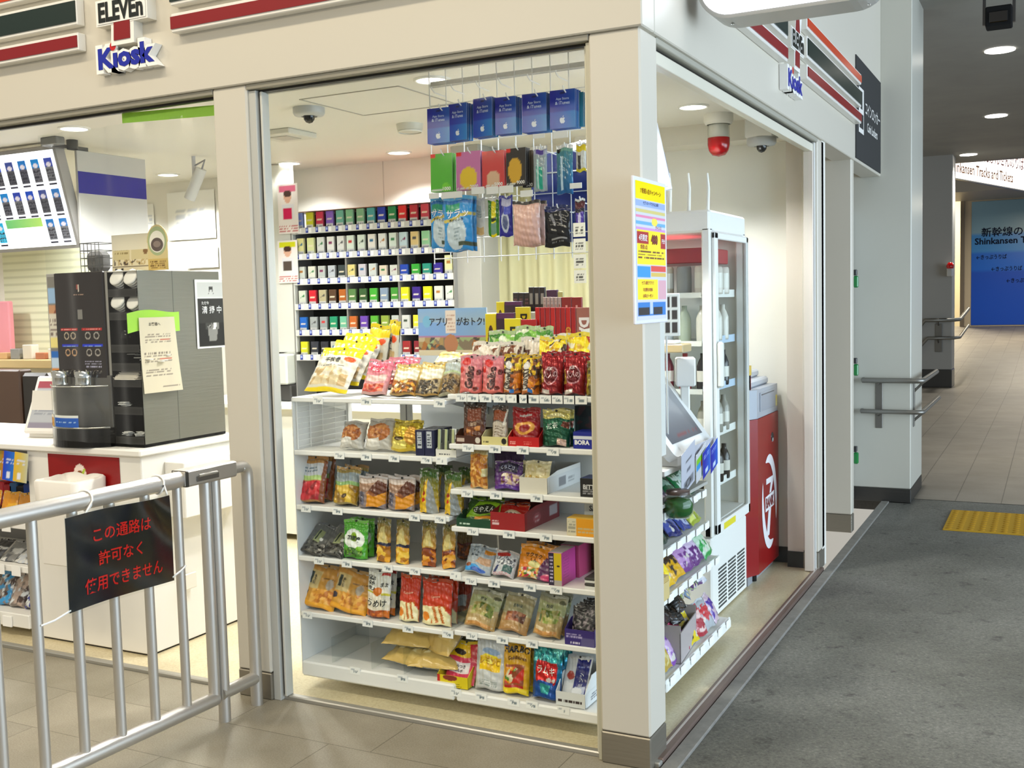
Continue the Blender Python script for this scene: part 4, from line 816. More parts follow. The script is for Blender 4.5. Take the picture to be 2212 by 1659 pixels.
for k in range(5): q.tube([(-1.475, 0.15+0.08*k, 0.955), (-1.475, 0.15+0.08*k, 1.15)], 0.0018, '#eeeeea', 6)
q.build('wire_side', 'satin', gA)
MB().box(-1.22, -1.17, 0.48, 0.50, 0.93, 1.155, '#c9c8c3', 0.002).box(-1.19, -1.186, 0.478, 0.481, 0.95, 1.14, '#7a7974').build('upright', 'paint', gA)
MB().box(-1.488, -1.484, YF, 0.5, 0.07, 1.155, '#e2e1dc').build('side_panel', 'paint', gA)
gB = gondola('snack_gondola', 'white snack shelf unit behind the right half of the front window', -0.792, -0.135, SB, ['s6', 's5', 's4', 's3', 's2', 'top'], 0.36, 1.17,
  dict(top=(998, 1022, 1050, 1080, 1110, 1130, 1152, 1180, 1205, 1230, 1255), s2=(1012, 1070, 1130, 1195), s3=(1010, 1072, 1160), s4=(1022, 1100, 1180), s5=(1018, 1068, 1145, 1202), s6=(1020, 1086, 1150), b=(985, 1040, 1110, 1150, 1218)))
def divider(px, z, y0=0.15, h=0.10, dep=0.25, S=None):
    x = xat(px, y0, z)
    o = MB().box(x-0.0012, x+0.0012, y0, y0+dep, z, z+h, '#ffffff').build('shelf_divider', 'acrylic', None); return o
nd = 0
for px, z, wh in ((718, SA['b'], 'in the empty bay of the bottom left shelf'), (803, SA['b'], 'left of the stacked cream bags on the bottom shelf'), (873, SA['b'], 'between the stacked cream bags on the bottom shelf'), (757, SA['s5'], 'right of the second brown paper bag'), (826, SA['s5'], 'right of the white bag with black lettering'), (975, SA['s5'], 'right of the wide orange bag'), (1053, SB['s6'], 'between the two left pale green bags'), (1120, SB['s6'], 'between the two right pale green bags'), (1193, SB['s6'], 'right of the last pale green bag')):
    tag(divider(px, z), 'clear upright shelf divider '+wh, 'shelf divider')
# ================================================================== POUCHES
FB = 0.0
def pouch(name, label, cat, W, H, T, ops, loc, lean=10, rz=0.0, mat='film', kind='stand', seal='#cccccc', back='#bdbdb8', group=None, seed=0, nu=44, nv=56, lie=None, hole=True, roll=0.0):
    """stand-up / pillow pouch: front printed sheet, back sheet, and a crimped top seal as its part"""
    rs = np.random.RandomState(seed+17); ph = rs.uniform(0, 6.28, 6)
    hs = 0.07*H      # height of the top seal
    Hb = H-hs
    def prof(v):
        if kind == 'stand': return np.clip(1-v, 0, 1)**0.55*np.clip(v/0.06+0.35, 0, 1)
        if kind == 'gusset': return np.clip((1-v)*1.6, 0, 1)**0.8
        return np.clip(np.sin(np.clip(v, 0, 1)*pi), 0, 1)**0.55
    def Pf(a, b, d=0.0, sg=-1.0):
        a = np.atleast_1d(a); b = np.atleast_1d(b); u = a/W; v = np.clip(b/Hb, 0, 1)
        e = np.clip(1-np.abs(2*u-1)**3.0, 0, 1)**0.6 if kind != 'gusset' else np.clip(1-np.abs(2*u-1)**1.2, 0, 1)
        y = prof(v)*e*T/2
        wr = 0.0016*np.sin(u*21+ph[0]+3*v)*np.sin(v*9+ph[1])+0.0012*np.sin(u*47+ph[2]+v*15)*(0.3+v)+0.0011*np.sin(v*38+ph[3]+u*9)
        y = y+wr*np.clip(T/0.05, 0.3, 1.2)
        wn = 1-0.05*prof(v)*(1 if kind != 'gusset' else 0.0)-(0.0)
        x = (u-0.5)*W*wn
        return np.stack([x, sg*(y+d), b+0.003*np.sin(u*8+ph[4])], 1)
    q = MB()
    ar = art([o for o in ops if o[0] != 't'], W/H)
    q.surf(lambda u, v: Pf(u*W, v*Hb), nu, nv, lambda u, v: ar(u, v*Hb/H), True)
    q.surf(lambda u, v: Pf(u*W, v*Hb, 0, 1.0), 12, 14, back, True, True)
    for o in ops:
        if o[0] == 't':
            ex = list(o[6:])+[None]*4
            text(q, o[1], Pf, o[2]*W, o[3]*H, o[4]*H, o[5], (ex[1] or 0.92)*(H if ex[0] in (90, -90) else W), R(ex[0] or 0), ex[2] if ex[2] is not None else 0.02, 0.0016, out=ex[3])
    rot = (R(-lean), R(roll), rz) if lie is None else lie
    o = q.build(name, mat, None, loc, rot); tag(o, label, cat, group)
    q = MB(); s1 = Pf(np.linspace(0, W, 13), np.full(13, Hb)); 
    def Ps(u, v, sg=1): 
        z = Hb+v*hs; x = (u-0.5)*W*1.0; return np.stack([x, 0.0018*np.sin(u*30+ph[5])*v+0.002*np.sin(u*6+ph[0])-0.0008*sg, z+0.003*np.sin(u*8+ph[4])], 1)
    sa = lambda u, v: ar(u, np.clip((Hb+v*hs)/H, 0, 1)) if seal is None else np.tile(rgb(seal), (len(u), 1))
    q.surf(lambda u, v: Ps(u, v), nu if seal is None else 16, 8, sa, True); q.surf(lambda u, v: Ps(u, v, -1), 4, 2, back, True, True)
    if hole: q.prism([(0.004*cos(k*pi/5), Hb+hs*0.5+0.004*sin(k*pi/5)) for k in range(10)], lambda a, b, d: np.array([a, d, b]), 0, -0.0035, '#2a2926')
    q.build('top_seal', mat, o)
    return o
def copies(o, n, dy, labels, dz=0.0, dx=0.0):
    r = [o]
    for k in range(1, n):
        c = copy_tree(o); c.location = (o.location.x+dx*k, o.location.y+dy*k, o.location.z+dz*k); c['label'] = labels[k-1]; r.append(c)
    return r
def shelfbag(name, label, cat, l, r, top, z, T, ops, lean=10, y=None, lbl_back=(), depth=None, **kw):
    """bag seen between pixel columns l..r, top row, standing at height z at the shelf front"""
    y = (YF+0.018+T/2) if y is None else y
    zt0 = z+0.1
    x0 = xat(l, y-T/2, z+0.06); x1 = xat(r, y-T/2, z+0.06); W = x1-x0
    yy = y; H = 0.2
    for _ in range(5): zt = zat(top, (x0+x1)/2, y+sin(R(lean))*H); H = (zt-z)/cos(R(lean))
    o = pouch(name, label, cat, W, H, T, ops, ((x0+x1)/2, y, z+0.002+0.5*T*max(0, sin(R(lean)))*0.6), lean, **kw)
    if lbl_back: copies(o, len(lbl_back)+1, depth or T*0.85, lbl_back)
    return o
def box_(name, label, cat, x0, x1, y0, y1, z0, z1, faces, base='#dddddd', mat='card', group=None, parent=None, ch=0.001, nu=40, rz=0):
    """printed carton: faces = dict(front=ops, right=ops, top=ops)"""
    cx, cy = (x0+x1)/2, (y0+y1)/2; w, d, h = x1-x0, y1-y0, z1-z0
    q = MB().box(-w/2, w/2, -d/2, d/2, 0, h, base, ch)
    e = 0.0004
    nv = max(6, int(nu*h/max(w, .001)))
    if 'front' in faces: paint(q, flat((-w/2+ch, -d/2-e, ch), (1, 0, 0), (0, 0, 1)), w-2*ch, h-2*ch, faces['front'], nu, min(nv, 90))
    if 'right' in faces: paint(q, flat((w/2+e, -d/2+ch, ch), (0, 1, 0), (0, 0, 1)), d-2*ch, h-2*ch, faces['right'], nu, min(nv, 90))
    if 'top' in faces: paint(q, flat((-w/2+ch, -d/2+ch, h+e), (1, 0, 0), (0, 1, 0)), w-2*ch, d-2*ch, faces['top'], nu, nu)
    o = q.build(name, mat, parent, (cx, cy, z0), (0, 0, rz))
    if parent is None: tag(o, label, cat, group)
    return o
def tray(label, x0, x1, y0, y1, z0, h, c, front=None, right=None, group=None, hf=None, name='display_tray'):
    """open carton tray: floor, walls; low front"""
    t = thing(name, label, 'display box', ((x0+x1)/2, (y0+y1)/2, z0), group=group); w, d = x1-x0, y1-y0; hf = hf or h*0.6
    MB().box(-w/2, w/2, -d/2, d/2, 0.0005, 0.002, c).box(-w/2, w/2, d/2-0.002, d/2, 0, h, c).build('tray_base', 'card', t)
    q = MB().box(-w/2, w/2, -d/2, -d/2+0.002, 0, hf, c)
    if front: paint(q, flat((-w/2, -d/2-0.0005, 0), (1, 0, 0), (0, 0, 1)), w, hf, front, 50, 16)
    q.build('front_panel', 'card', t)
    for s_ in (-1, 1):
        q = MB(); X = s_*w/2
        q.prism([(-d/2, 0), (d/2, 0), (d/2, h), (-d/2+0.3*d, h), (-d/2, hf)], lambda a, b, dd, X=X: np.array([X-s_*dd, a, b]), 0.002, 0.0, c)
        if s_ == 1 and right: paint(q, flat((w/2+0.0006, -d/2+0.3*d*0.2, 0), (0, 1, 0), (0, 0, 1)), d*0.93, hf, right, 40, 12)
        q.build('side_panel', 'card', t)
    return t
# ================================================================== PRODUCTS, LEFT UNIT
a_ = SA
# bottom shelf
fish = [('f', '#d9cfa8'), ('vg', '#d2b878', '#b9b59a'), ('blobs', .08, .92, .2, .62, .07, ['#e8ddb4', '#d8c48c', '#f0e8cc', '#c7b27a'], 3), ('r', .1, .9, .64, .7, '#8f8a6a'), ('e', .5, .8, .25, .08, '#e8e2cc'), ('ln', .3, .7, .77, .83, 2, '#7a7258', 2)]
x0 = xat(812, .2, .16); x1 = xat(925, .2, .16)
o = pouch('dried_fish_bag', 'cream and gold snack bag lying flat, lower of the stacked pair on the bottom shelf', 'snack bag', 0.20, 0.25, 0.075, fish, (xat(864, .155, .14), 0.165, a_['b']+0.034), lie=(R(-78), 0, R(-8)), kind='pillow', seed=1, seal='#c9bd94', group='cream and gold bags on the bottom shelf')
c = copy_tree(o); c.location = (o.location.x+0.012, o.location.y+0.01, a_['b']+0.10); c.rotation_euler = (R(-72), 0, R(6)); c['label'] = 'cream and gold snack bag lying on top of the stacked pair on the bottom shelf'
c = copy_tree(o); c.location = (xat(935, .17, .16), 0.165, a_['b']+0.034); c.rotation_euler = (R(-76), 0, R(10)); c['label'] = 'cream and gold snack bag lying under the leaning one on the bottom shelf'
c = copy_tree(o); c.location = (xat(930, .19, .18), 0.20, a_['b']+0.085); c.rotation_euler = (R(-48), 0, R(-22)); c['label'] = 'cream and gold snack bag leaning up beside the yellow and pink tray'
box_('brown_case', 'long brown carton lying at the back of the bottom left shelf', 'carton', -1.19, -.83, .40, .48, a_['b'], a_['b']+.13, dict(front=[('f', '#7a6034'), ('r', 0, 1, .45, .5, '#66502a')]), '#7a6034')
# second shelf
brown = [('vg', '#cf9f40', '#c0975a'), ('r', 0, 1, 0, .13, '#e0ab3a'), ('r', .06, .42, .4, .82, '#cdbb8c'), ('r', .1, .2, .5, .78, '#3c4640'), ('blobs', .3, .95, .1, .42, .09, ['#d8a24a', '#c98c38', '#e3b768', '#b87a30'], 5), ('e', .1, .3, .1, .07, '#2a2440'), ('e', .72, .55, .1, .12, '#b4aa9c'), ('ln', .46, .9, .66, .72, 1, '#8a6a3a', 2), ('t', '揚げ芋', .26, .62, .07, '#4a4030', 90, .3)]
shelfbag('paper_snack_bag', 'brown paper snack bag with dark round seal, leftmost on the second shelf from the bottom', 'snack bag', 637, 712, 1222, a_['s5'], .05, brown, 22, seal='#b8935a', mat='card', seed=2, roll=9, group='brown paper snack bags')
shelfbag('paper_snack_bag', 'brown paper snack bag with dark round seal, beside the white bag with black lettering', 'snack bag', 700, 782, 1232, a_['s5'], .05, brown, 20, seal='#b8935a', mat='card', seed=3, roll=8, group='brown paper snack bags')
shelfbag('white_snack_bag', 'white bag with large black lettering and a red corner label', 'snack bag', 784, 834, 1232, a_['s5'], .045, [('f', '#e9ebe4'), ('vg', '#e6dcc8', '#e9ece6'), ('r', .6, .98, .88, .97, '#a82018'), ('e', .5, .55, .2, .09, '#c47a2a'), ('r', 0, .3, .5, .54, '#b8b832'), ('r', .68, 1, .46, .5, '#c8c03a'), ('blobs', 0, 1, 0, .16, .1, ['#a85a1e', '#8a4414', '#c77a2a'], 2), ('t', 'きな粉', .2, .72, .2, '#1a1a18', 90, .3, .03), ('t', 'まま', .78, .68, .09, '#1a1a18', 0, .4, .03), ('t', 'うめけ', .5, .3, .15, '#1a1a18', 0, .95, .03)], 8, seed=4, seal='#e3e5de', lbl_back=('second white bag with black lettering, behind the front one',))
shelfbag('dark_snack_bag', 'dark grey and green bag squeezed between the white and the orange bag', 'snack bag', 834, 858, 1250, a_['s5'], .05, [('f', '#3a3d38'), ('r', 0, 1, .55, .7, '#5a7a2c'), ('blobs', 0, 1, .1, .5, .12, ['#2a2824', '#4a443c', '#6a6258'], 3)], 8, y=0.30, seed=5, seal='#2f302c')
orange = [('f', '#b8410f'), ('poly', [(0, .0), (1, 0), (1, .25), (.75, .4), (.25, .43), (0, .38)], '#ede4bc'), ('str', .4, .85, .05, .42, 5, .5, '#b87428', .45), ('e', .2, .2, .14, .09, '#d68a22'), ('t', 'Calmune', .5, .62, .05, '#e8b090', 0, .6)]
shelfbag('orange_snack_bag', 'narrow orange stick snack bag right of the white bag', 'snack bag', 853, 897, 1243, a_['s5'], .05, orange, 9, seed=6, seal='#c05014', group='orange stick snack bags')
shelfbag('orange_snack_bag', 'wide orange stick snack bag in the middle of the second shelf', 'snack bag', 903, 968, 1252, a_['s5'], .05, orange, 6, seed=7, seal='#a83a0e', group='orange stick snack bags', lbl_back=('orange stick snack bag hidden behind the wide orange one',))
shelfbag('rust_snack_bag', 'rust red bag with white label peeking out behind the wide orange bag', 'snack bag', 972, 1010, 1255, a_['s5'], .04, [('f', '#9a3a1c'), ('r', .2, .8, .3, .6, '#c8ccd0'), ('blobs', .1, .9, .05, .3, .1, ['#c87a30', '#8a4a1c'], 2)], 8, y=0.30, seed=8, seal='#8a3216')
# third shelf
grey = [('vg', '#55534e', '#8b8d8c'), ('r', .28, .6, .36, .74, '#9aa07c'), ('r', .32, .4, .4, .72, '#3a4038'), ('blobs', .02, .98, .02, .36, .08, ['#3c3a36', '#5c5a54', '#7a7870', '#2c2a28'], 6), ('e', .62, .48, .08, .05, '#d8d8d4')]
shelfbag('grey_snack_bag', 'dark grey dried food bag leaning back, leftmost on the third shelf', 'snack bag', 640, 688, 1137, a_['s4'], .03, grey, 50, y=.15, seed=9, seal='#74767a', group='dark grey dried food bags', roll=10)
shelfbag('grey_snack_bag', 'dark grey dried food bag leaning back, next to the bright green pouch', 'snack bag', 686, 733, 1141, a_['s4'], .03, grey, 50, y=.15, seed=10, seal='#74767a', group='dark grey dried food bags', roll=8)
shelfbag('green_bean_pouch', 'bright green pouch with a white oval label, on the third shelf', 'snack bag', 733, 786, 1124, a_['s4'], .05, [('f', '#5aa43a'), ('dots', 0, 1, .72, 1, .06, .34, '#86c85e'), ('e', .5, .5, .42, .25, '#eef2ea'), ('e', .5, .55, .13, .12, '#8aa82c'), ('e', .5, .16, .4, .12, '#3c6a20'), ('blobs', .15, .85, .07, .24, .05, ['#4a7a24', '#2f5216', '#7aa03a'], 3), ('e', .75, .28, .14, .06, '#86b83c'), ('t', 'mıng', .5, .5, .16, '#202a1c', 0, .8, .035)], 5, seed=11, seal='#7abf52', lbl_back=('bright green pouch behind the front one, third shelf',))
shelfbag('dark_pouch', 'dark grey pouch standing between the green pouch and the gold bags', 'snack bag', 786, 812, 1136, a_['s4'], .05, [('f', '#3c443e'), ('blobs', 0, 1, .2, .9, .12, ['#3c443e', '#2a302c', '#566058', '#8a9490'], 4)], 8, y=.28, seed=12, seal='#3a403a')
def goldbag(lab, l, r, top, bot, navy, seed, grp='gold gusset snack bags'):
    ops = [('vg', '#c98a2e', '#8f8550'), ('blobs', 0, 1, 0, .38, .1, ['#c8862a', '#8a4a14', '#e0b050', '#6a3410'] if not navy else ['#d8a838', '#b8862a', '#e8c860', '#9a6a1c'], seed), ('r', 0, 1, .38, .45 if navy else .41, '#1e1f3c' if navy else '#6a2a12'), ('poly', [(0.1, .41), (.9, .45), (.6, .8), (.35, .75)], '#cdbf86'), ('r', 0, 1, .86, 1, '#7a7444')]
    return shelfbag('gusset_snack_bag', lab, 'snack bag', l, r, top, a_['s4'], .06, ops, 4, seed=seed, seal='#807848', kind='gusset', rz=R(-14), group=grp)
goldbag('gold bag of nuts with a navy band, just right of the green pouch', 800, 836, 1120, 0, True, 21)
goldbag('gold bag of nuts with a navy band, second from the green pouch', 842, 876, 1124, 0, True, 22)
goldbag('olive bag of brown crackers, third of the gusset bags', 898, 934, 1128, 0, False, 23)
goldbag('olive bag of brown crackers, fourth of the gusset bags', 943, 976, 1134, 0, False, 24)
shelfbag('gusset_snack_bag', 'olive bag of brown crackers set back at the right end of the third shelf', 'snack bag', 980, 1012, 1132, a_['s4'], .05, [('vg', '#6a4420', '#7a7448'), ('r', 0, 1, .4, .45, '#5a2410'), ('blobs', .1, .9, .05, .4, .1, ['#9a5a20', '#5a2e10'], 6)], 4, y=.32, seed=25, seal='#6a6440', group='gold gusset snack bags')
# fourth shelf
shelfbag('berry_bag', 'clear bag of red round sweets with a white label, leftmost on the fourth shelf', 'snack bag', 636, 690, 988, a_['s3'], .06, [('f', '#b8925e'), ('r', .0, 1, .5, .84, '#d6d8da'), ('r', 0, 1, .47, .58, '#b6cc8a'), ('ln', .15, .7, .66, .78, 2, '#8a98a0', 3), ('blobs', .02, .95, .04, .46, .13, ['#b83038', '#8f1c26', '#cc4a50', '#a02830'], 3), ('r', .88, 1, 0, .9, '#8a5a3a')], 12, seed=26, seal='#c08a4a', lbl_back=('clear bag of red sweets behind the leftmost one',))
shelfbag('chestnut_bag', 'clear bag of yellow round sweets next to the red ones', 'snack bag', 709, 762, 1012, a_['s3'], .06, [('f', '#a89868'), ('r', 0, 1, .55, .84, '#a9b2b4'), ('r', 0, 1, .5, .6, '#8fae78'), ('blobs', .02, .98, .04, .5, .2, ['#b89a34', '#8a6c1c', '#d0b450', '#a68628'], 5), ('e', .55, .22, .1, .06, '#4a3418')], 14, seed=27, seal='#b48a4e', lbl_back=('clear bag of yellow sweets behind the front one',))
cake = [('f', '#a98f86'), ('vg', '#8a8284', '#b08a6c'), ('r', 0, 1, .78, .92, '#d0c4bc'), ('poly', [(.38, .05), (.75, 0), (1, .2), (1, .62), (.7, .78), (.36, .5)], '#c8901c'), ('poly', [(.38, .48), (.66, .35), (1, .55), (1, .8), (.7, .86), (.5, .66)], '#5e341c'), ('poly', [(.36, .46), (.62, .33), (.7, .38), (.42, .56)], '#8a5a34'), ('r', .05, .28, .1, .5, '#6c6a78'), ('t', '芋けんぴ', .16, .36, .1, '#1c1c2c', 90, .34, .02)]
shelfbag('cake_snack_bag', 'grey and brown bag picturing yellow cake slices, left one of the pair on the fourth shelf', 'snack bag', 765, 827, 1030, a_['s3'], .05, cake, 6, seed=28, seal='#cfc6c2', lbl_back=('grey and brown cake bag behind the left front one',), group='bags picturing yellow cake slices')
shelfbag('cake_snack_bag', 'grey and brown bag picturing yellow cake slices, right one of the pair on the fourth shelf', 'snack bag', 829, 888, 1032, a_['s3'], .05, cake, 6, seed=29, seal='#cfc6c2', lbl_back=('grey and brown cake bag behind the right front one',), group='bags picturing yellow cake slices')
corn = [('vg', '#d0ac28', '#5a6a3a'), ('poly', [(0, 0), (.55, 0), (.5, .75), (.3, .6)], '#d8b830'), ('poly', [(.55, 0), (1, 0), (.75, .6), (.5, .75)], '#9a9c98'), ('r', 0, 1, .8, 1, '#4c6a30'), ('e', .36, .42, .1, .05, '#a82c10'), ('e', .32, .28, .12, .05, '#b83418'), ('t', 'コーン', .34, .55, .09, '#7a1c08', 90, .3)]
shelfbag('corn_snack_bag', 'pointed yellow corn snack bag with green tuft, left one of two', 'snack bag', 897, 938, 1013, a_['s3'], .06, corn, 3, kind='gusset', seed=30, seal='#3f5a28', group='pointed corn snack bags', lbl_back=('pointed corn snack bag behind the left front one',), depth=.1)
shelfbag('corn_snack_bag', 'pointed yellow corn snack bag with green tuft, right one of two', 'snack bag', 951, 988, 1020, a_['s3'], .06, corn, 3, kind='gusset', seed=31, seal='#3f5a28', group='pointed corn snack bags', lbl_back=('pointed corn snack bag behind the right front one',), depth=.1)
# fifth shelf (bread and buns)
bread = [('vg', '#c9c6bf', '#b5b1a8'), ('e', .5, .5, .42, .30, '#a8703e'), ('blobs', .15, .85, .3, .72, .1, ['#a8703e', '#8a5630', '#bc8a56', '#c79a68'], 3), ('r', .1, .6, .08, .3, '#e0ddd6'), ('e', .3, .22, .16, .08, '#f0ede6')]
shelfbag('bread_bag', 'clear bag with a round brown bun, leftmost on the fifth shelf', 'bread', 722, 772, 916, a_['s2'], .07, bread, 24, kind='pillow', seed=32, seal='#b8b4ac', hole=False, group='bagged buns')
shelfbag('bread_bag', 'clear bag with a round brown bun, left of the yellow packet', 'bread', 776, 836, 910, a_['s2'], .07, bread, 22, kind='pillow', seed=33, seal='#b8b4ac', hole=False, group='bagged buns')
shelfbag('gold_packet', 'shiny yellow packet of biscuits on the fifth shelf', 'biscuit packet', 832, 896, 912, a_['s2'], .06, [('f', '#c9b43a'), ('blobs', 0, 1, .1, .95, .1, ['#c9b43a', '#a8922a', '#e0d070', '#d6c24a', '#b8a030'], 5), ('r', .1, .6, .08, .3, '#e8dc8a'), ('e', .35, .38, .18, .06, '#4a3c14'), ('e', .75, .45, .2, .3, '#c9a050')], 20, mat='foil', kind='pillow', seed=34, seal='#b8a438', hole=False)
for k, (l, r_) in enumerate(((897, 916), (917, 938))):
    x0 = xat(l, YF+.02, 1.0); x1 = xat(r_, YF+.02, 1.0); zt = zat(929, x0, YF+.02)
    box_('sweet_carton', 'small navy sweet carton with white strip on the fifth shelf, %s of two' % ('left', 'right')[k], 'carton', x0, x1-.001, YF+.02, YF+.05, a_['s2'], zt, dict(front=[('f', '#262a4a'), ('r', .22, .78, .3, .95, '#c9cdd0'), ('ln', .3, .7, .4, .9, 5, '#4a505c', k)], right=[('f', '#2c2f4c')], top=[('f', '#8a8a92')]), '#262a4a', nu=16)
    for j in range(3):
        box_('sweet_carton', 'navy sweet carton in the row behind the %s front one, %s from the front' % (('left', 'right')[k], ORD[j+1]), 'carton', x0, x1-.001, YF+.055+.034*j, YF+.085+.034*j, a_['s2'], zt, {}, '#2c2f4c', nu=6, group='navy sweet cartons in the back row')
x0 = xat(942, YF+.02, .98); x1 = xat(986, YF+.02, .98); tray('small white tray of stick sweets at the right end of the fifth shelf', x0, x1, YF+.018, YF+.16, a_['s2'], .045, '#e4e2da', [('f', '#e4e2da'), ('ln', .15, .7, .3, .6, 1, '#6a6a6a', 4)])
for k in range(6):
    xx = x0+.006+(x1-x0-.012)*k/5; zt = zat(927, xx, YF+.03)
    o = MB().box(-.0055, .0055, -.004, .004, 0, zt-a_['s2']-.004, ['#c8ccb4', '#e0e2d8', '#8a9484'][k % 3], .001, {'-y': '#3a3c3a' if k % 2 else '#b4bc8a'}).build('sweet_stick', 'film', None, (xx, YF+.03+.006*(k % 2), a_['s2']+.003), (R(-6), 0, 0)); tag(o, 'wrapped sweet stick in the small white tray, %s from the left' % ORD[k], 'sweet stick', 'sweet sticks in the white tray')
# top of the unit
yel = [('f', '#e7e2d4'), ('r', 0, 1, .78, 1, '#f0d80a'), ('r', 0, 1, .0, .07, '#e8d212'), ('blobs', .08, .92, .12, .5, .14, ['#e3d4b4', '#cdb48a', '#f0e8d8', '#d8c29c'], 3), ('e', .8, .7, .14, .06, '#e2683a'), ('t', '千枚巻', .42, .66, .12, '#24221e', 0, .6, .03), ('ln', .2, .75, .52, .57, 1, '#5a564c', 2)]
def topbag(lab, l, r, bpx, y, tilt, W, H, seed, z=None, T=.045, rz=0, ops=yel, seal='#f0d80a', name='yellow_snack_bag', grp='yellow and white bags on top of the left unit', roll=0):
    z = a_['top']+.004 if z is None else z
    xm = (xat(l, y, z)+xat(r, y, z))/2
    return pouch(name, lab, 'snack bag', W, H, T, ops, (xm, y, z+T*.35), lie=(R(-tilt), R(roll), rz), kind='pillow', seed=seed, seal=seal, group=grp)
topbag('yellow and white snack bag leaning at the front left corner on top of the unit', 646, 762, 850, .165, 38, .205, .205, 41, rz=R(-2), roll=2)
topbag('yellow and white snack bag stacked behind the front left one on top of the unit', 668, 792, 800, .235, 38, .205, .205, 42, z=a_['top']+.03, rz=R(-2), roll=3)
topbag('yellow and white snack bag, third back in the leaning row on top of the unit', 690, 812, 780, .305, 36, .205, .205, 43, z=a_['top']+.05, rz=R(-3), roll=4)
topbag('yellow and white snack bag standing upright at the back, left of the standee', 775, 838, 780, .40, 10, .15, .225, 44, z=a_['top']+.03, rz=R(-24), roll=4)
topbag('yellow topped bag standing upright nearest the blue standee', 822, 868, 780, .43, 5, .11, .24, 45, z=a_['top']+.03, rz=R(-34), roll=4)
pink = [('f', '#dc9aa4'), ('vg', '#d8b4b0', '#d8788c'), ('blobs', .1, .9, .04, .28, .1, ['#c85a44', '#e09a80', '#a84838'], 4), ('r', .12, .9, .34, .52, '#e8cfc8'), ('e', .5, .72, .34, .1, '#c84a64'), ('t', '桜いか', .5, .7, .12, '#f6e4e4', 0, .7, .03)]
def topfront(lab, name, l, r, top, ops, seed, seal, lean=28, y=None, T=.05, z=None, mat='film', grp=None, rz=0):
    return shelfbag(name, lab, 'snack bag', l, r, top, a_['top'] if z is None else z, T, ops, lean, y=y, seed=seed, seal=seal, mat=mat, group=grp, rz=rz)
topfront('pink snack bag at the front edge, right of the yellow and white bags', 'pink_snack_bag', 770, 826, 782, pink, 46, '#d87a8c', grp='pink snack bags')
topfront('pink snack bag behind, between the front pink bag and the nut bags', 'pink_snack_bag', 815, 885, 776, pink, 47, '#d87a8c', y=.27, z=a_['top']+.02, grp='pink snack bags')
nuts = [('f', '#d8cfae'), ('vg', '#b89a5c', '#dccfa0'), ('r', .1, .95, .48, .78, '#eeebda'), ('blobs', .04, .96, .03, .44, .1, ['#b8782c', '#6a4a24', '#d8a84a', '#e0d2a8', '#8a5a20'], 6), ('r', 0, 1, .86, 1, '#cfae5a'), ('e', .5, .64, .3, .07, '#f4f2e4')]
topfront('cream bag of mixed nuts at the front edge', 'nut_bag', 832, 890, 792, nuts, 48, '#cdb060', grp='cream bags of mixed nuts')
topfront('cream bag of dark seeds at the front edge, right of the mixed nuts', 'nut_bag', 886, 942, 788, [nuts[0], nuts[1], nuts[2], ('blobs', .04, .96, .03, .44, .08, ['#4a4034', '#6a5c48', '#2f2820', '#b8a888'], 7), nuts[4]], 49, '#cdb060', grp='cream bags of mixed nuts')
topfront('cream bag lying behind the nut bags', 'nut_bag', 890, 985, 770, nuts, 50, '#d8c076', lean=60, y=.25, z=a_['top']+.03, grp='cream bags of mixed nuts')
topfront('greyish snack bag at the right end of the front row on top of the unit', 'grey_label_bag', 938, 984, 782, [('f', '#b0ac96'), ('r', 0, 1, .62, .9, '#b9c0bc'), ('r', 0, 1, .6, .66, '#b8c8a0'), ('blobs', .04, .96, .04, .56, .1, ['#5c4c34', '#8a7450', '#3c3020', '#a89068'], 8)], 51, '#b4b6b0')
o = pouch('kraft_bag', 'tan paper bag lying behind the nut bags, next to the standee', 'snack bag', .16, .22, .03, [('f', '#c9a95e'), ('blobs', .1, .9, .1, .5, .2, ['#c9a95e', '#b8964c', '#d8bc78'], 3)], (xat(985, .36, 1.24), .36, 1.235), lie=(R(-74), 0, R(-12)), kind='pillow', seed=52, seal='#c4a258', mat='card')
# ================================================================== PRODUCTS, RIGHT UNIT
b_ = SB
def rb(name, lab, l, r, top, zk, T, ops, lean=8, **kw): return shelfbag(name, lab, kw.pop('cat', 'sweet bag'), l, r, top, b_[zk], T, ops, lean, **kw)
# bottom
x0 = xat(946, YF+.02, .13); x1 = xat(1018, YF+.02, .13)
tray('yellow tray holding pink sweet packets on the bottom shelf', x0, x1-.012, YF+.016, YF+.17, b_['b'], .07, '#d8c424', [('f', '#d9c728'), ('e', .42, .8, .24, .25, '#8a3c2c'), ('r', 0, .08, 0, 1, '#b8302c'), ('ln', .1, .8, .1, .4, 2, '#8a7a1c', 3)])
pk = [('f', '#cc4464'), ('r', 0, 1, .62, 1, '#d8b816'), ('e', .35, .74, .2, .07, '#2a1c10'), ('r', .1, .75, .26, .5, '#eee8e8'), ('poly', [(.6, 1), (1, 1), (1, .5), (.75, .6)], '#b8203c'), ('t', 'やみつき', .42, .42, .08, '#241418', 0, .6, .02), ('t', 'カルボ', .42, .32, .07, '#241418', 0, .5, .02)]
for k in range(3): rb('sweet_packet', ('pink and yellow sweet packet at the front of the yellow tray', 'pink and yellow sweet packet in the middle of the yellow tray', 'pink and yellow sweet packet at the back of the yellow tray')[k], 956, 1022, 1386, 'b', .012, pk, 26, y=YF+.04+.03*k, seed=60+k, seal='#d4b81c', group='packets in the yellow tray')
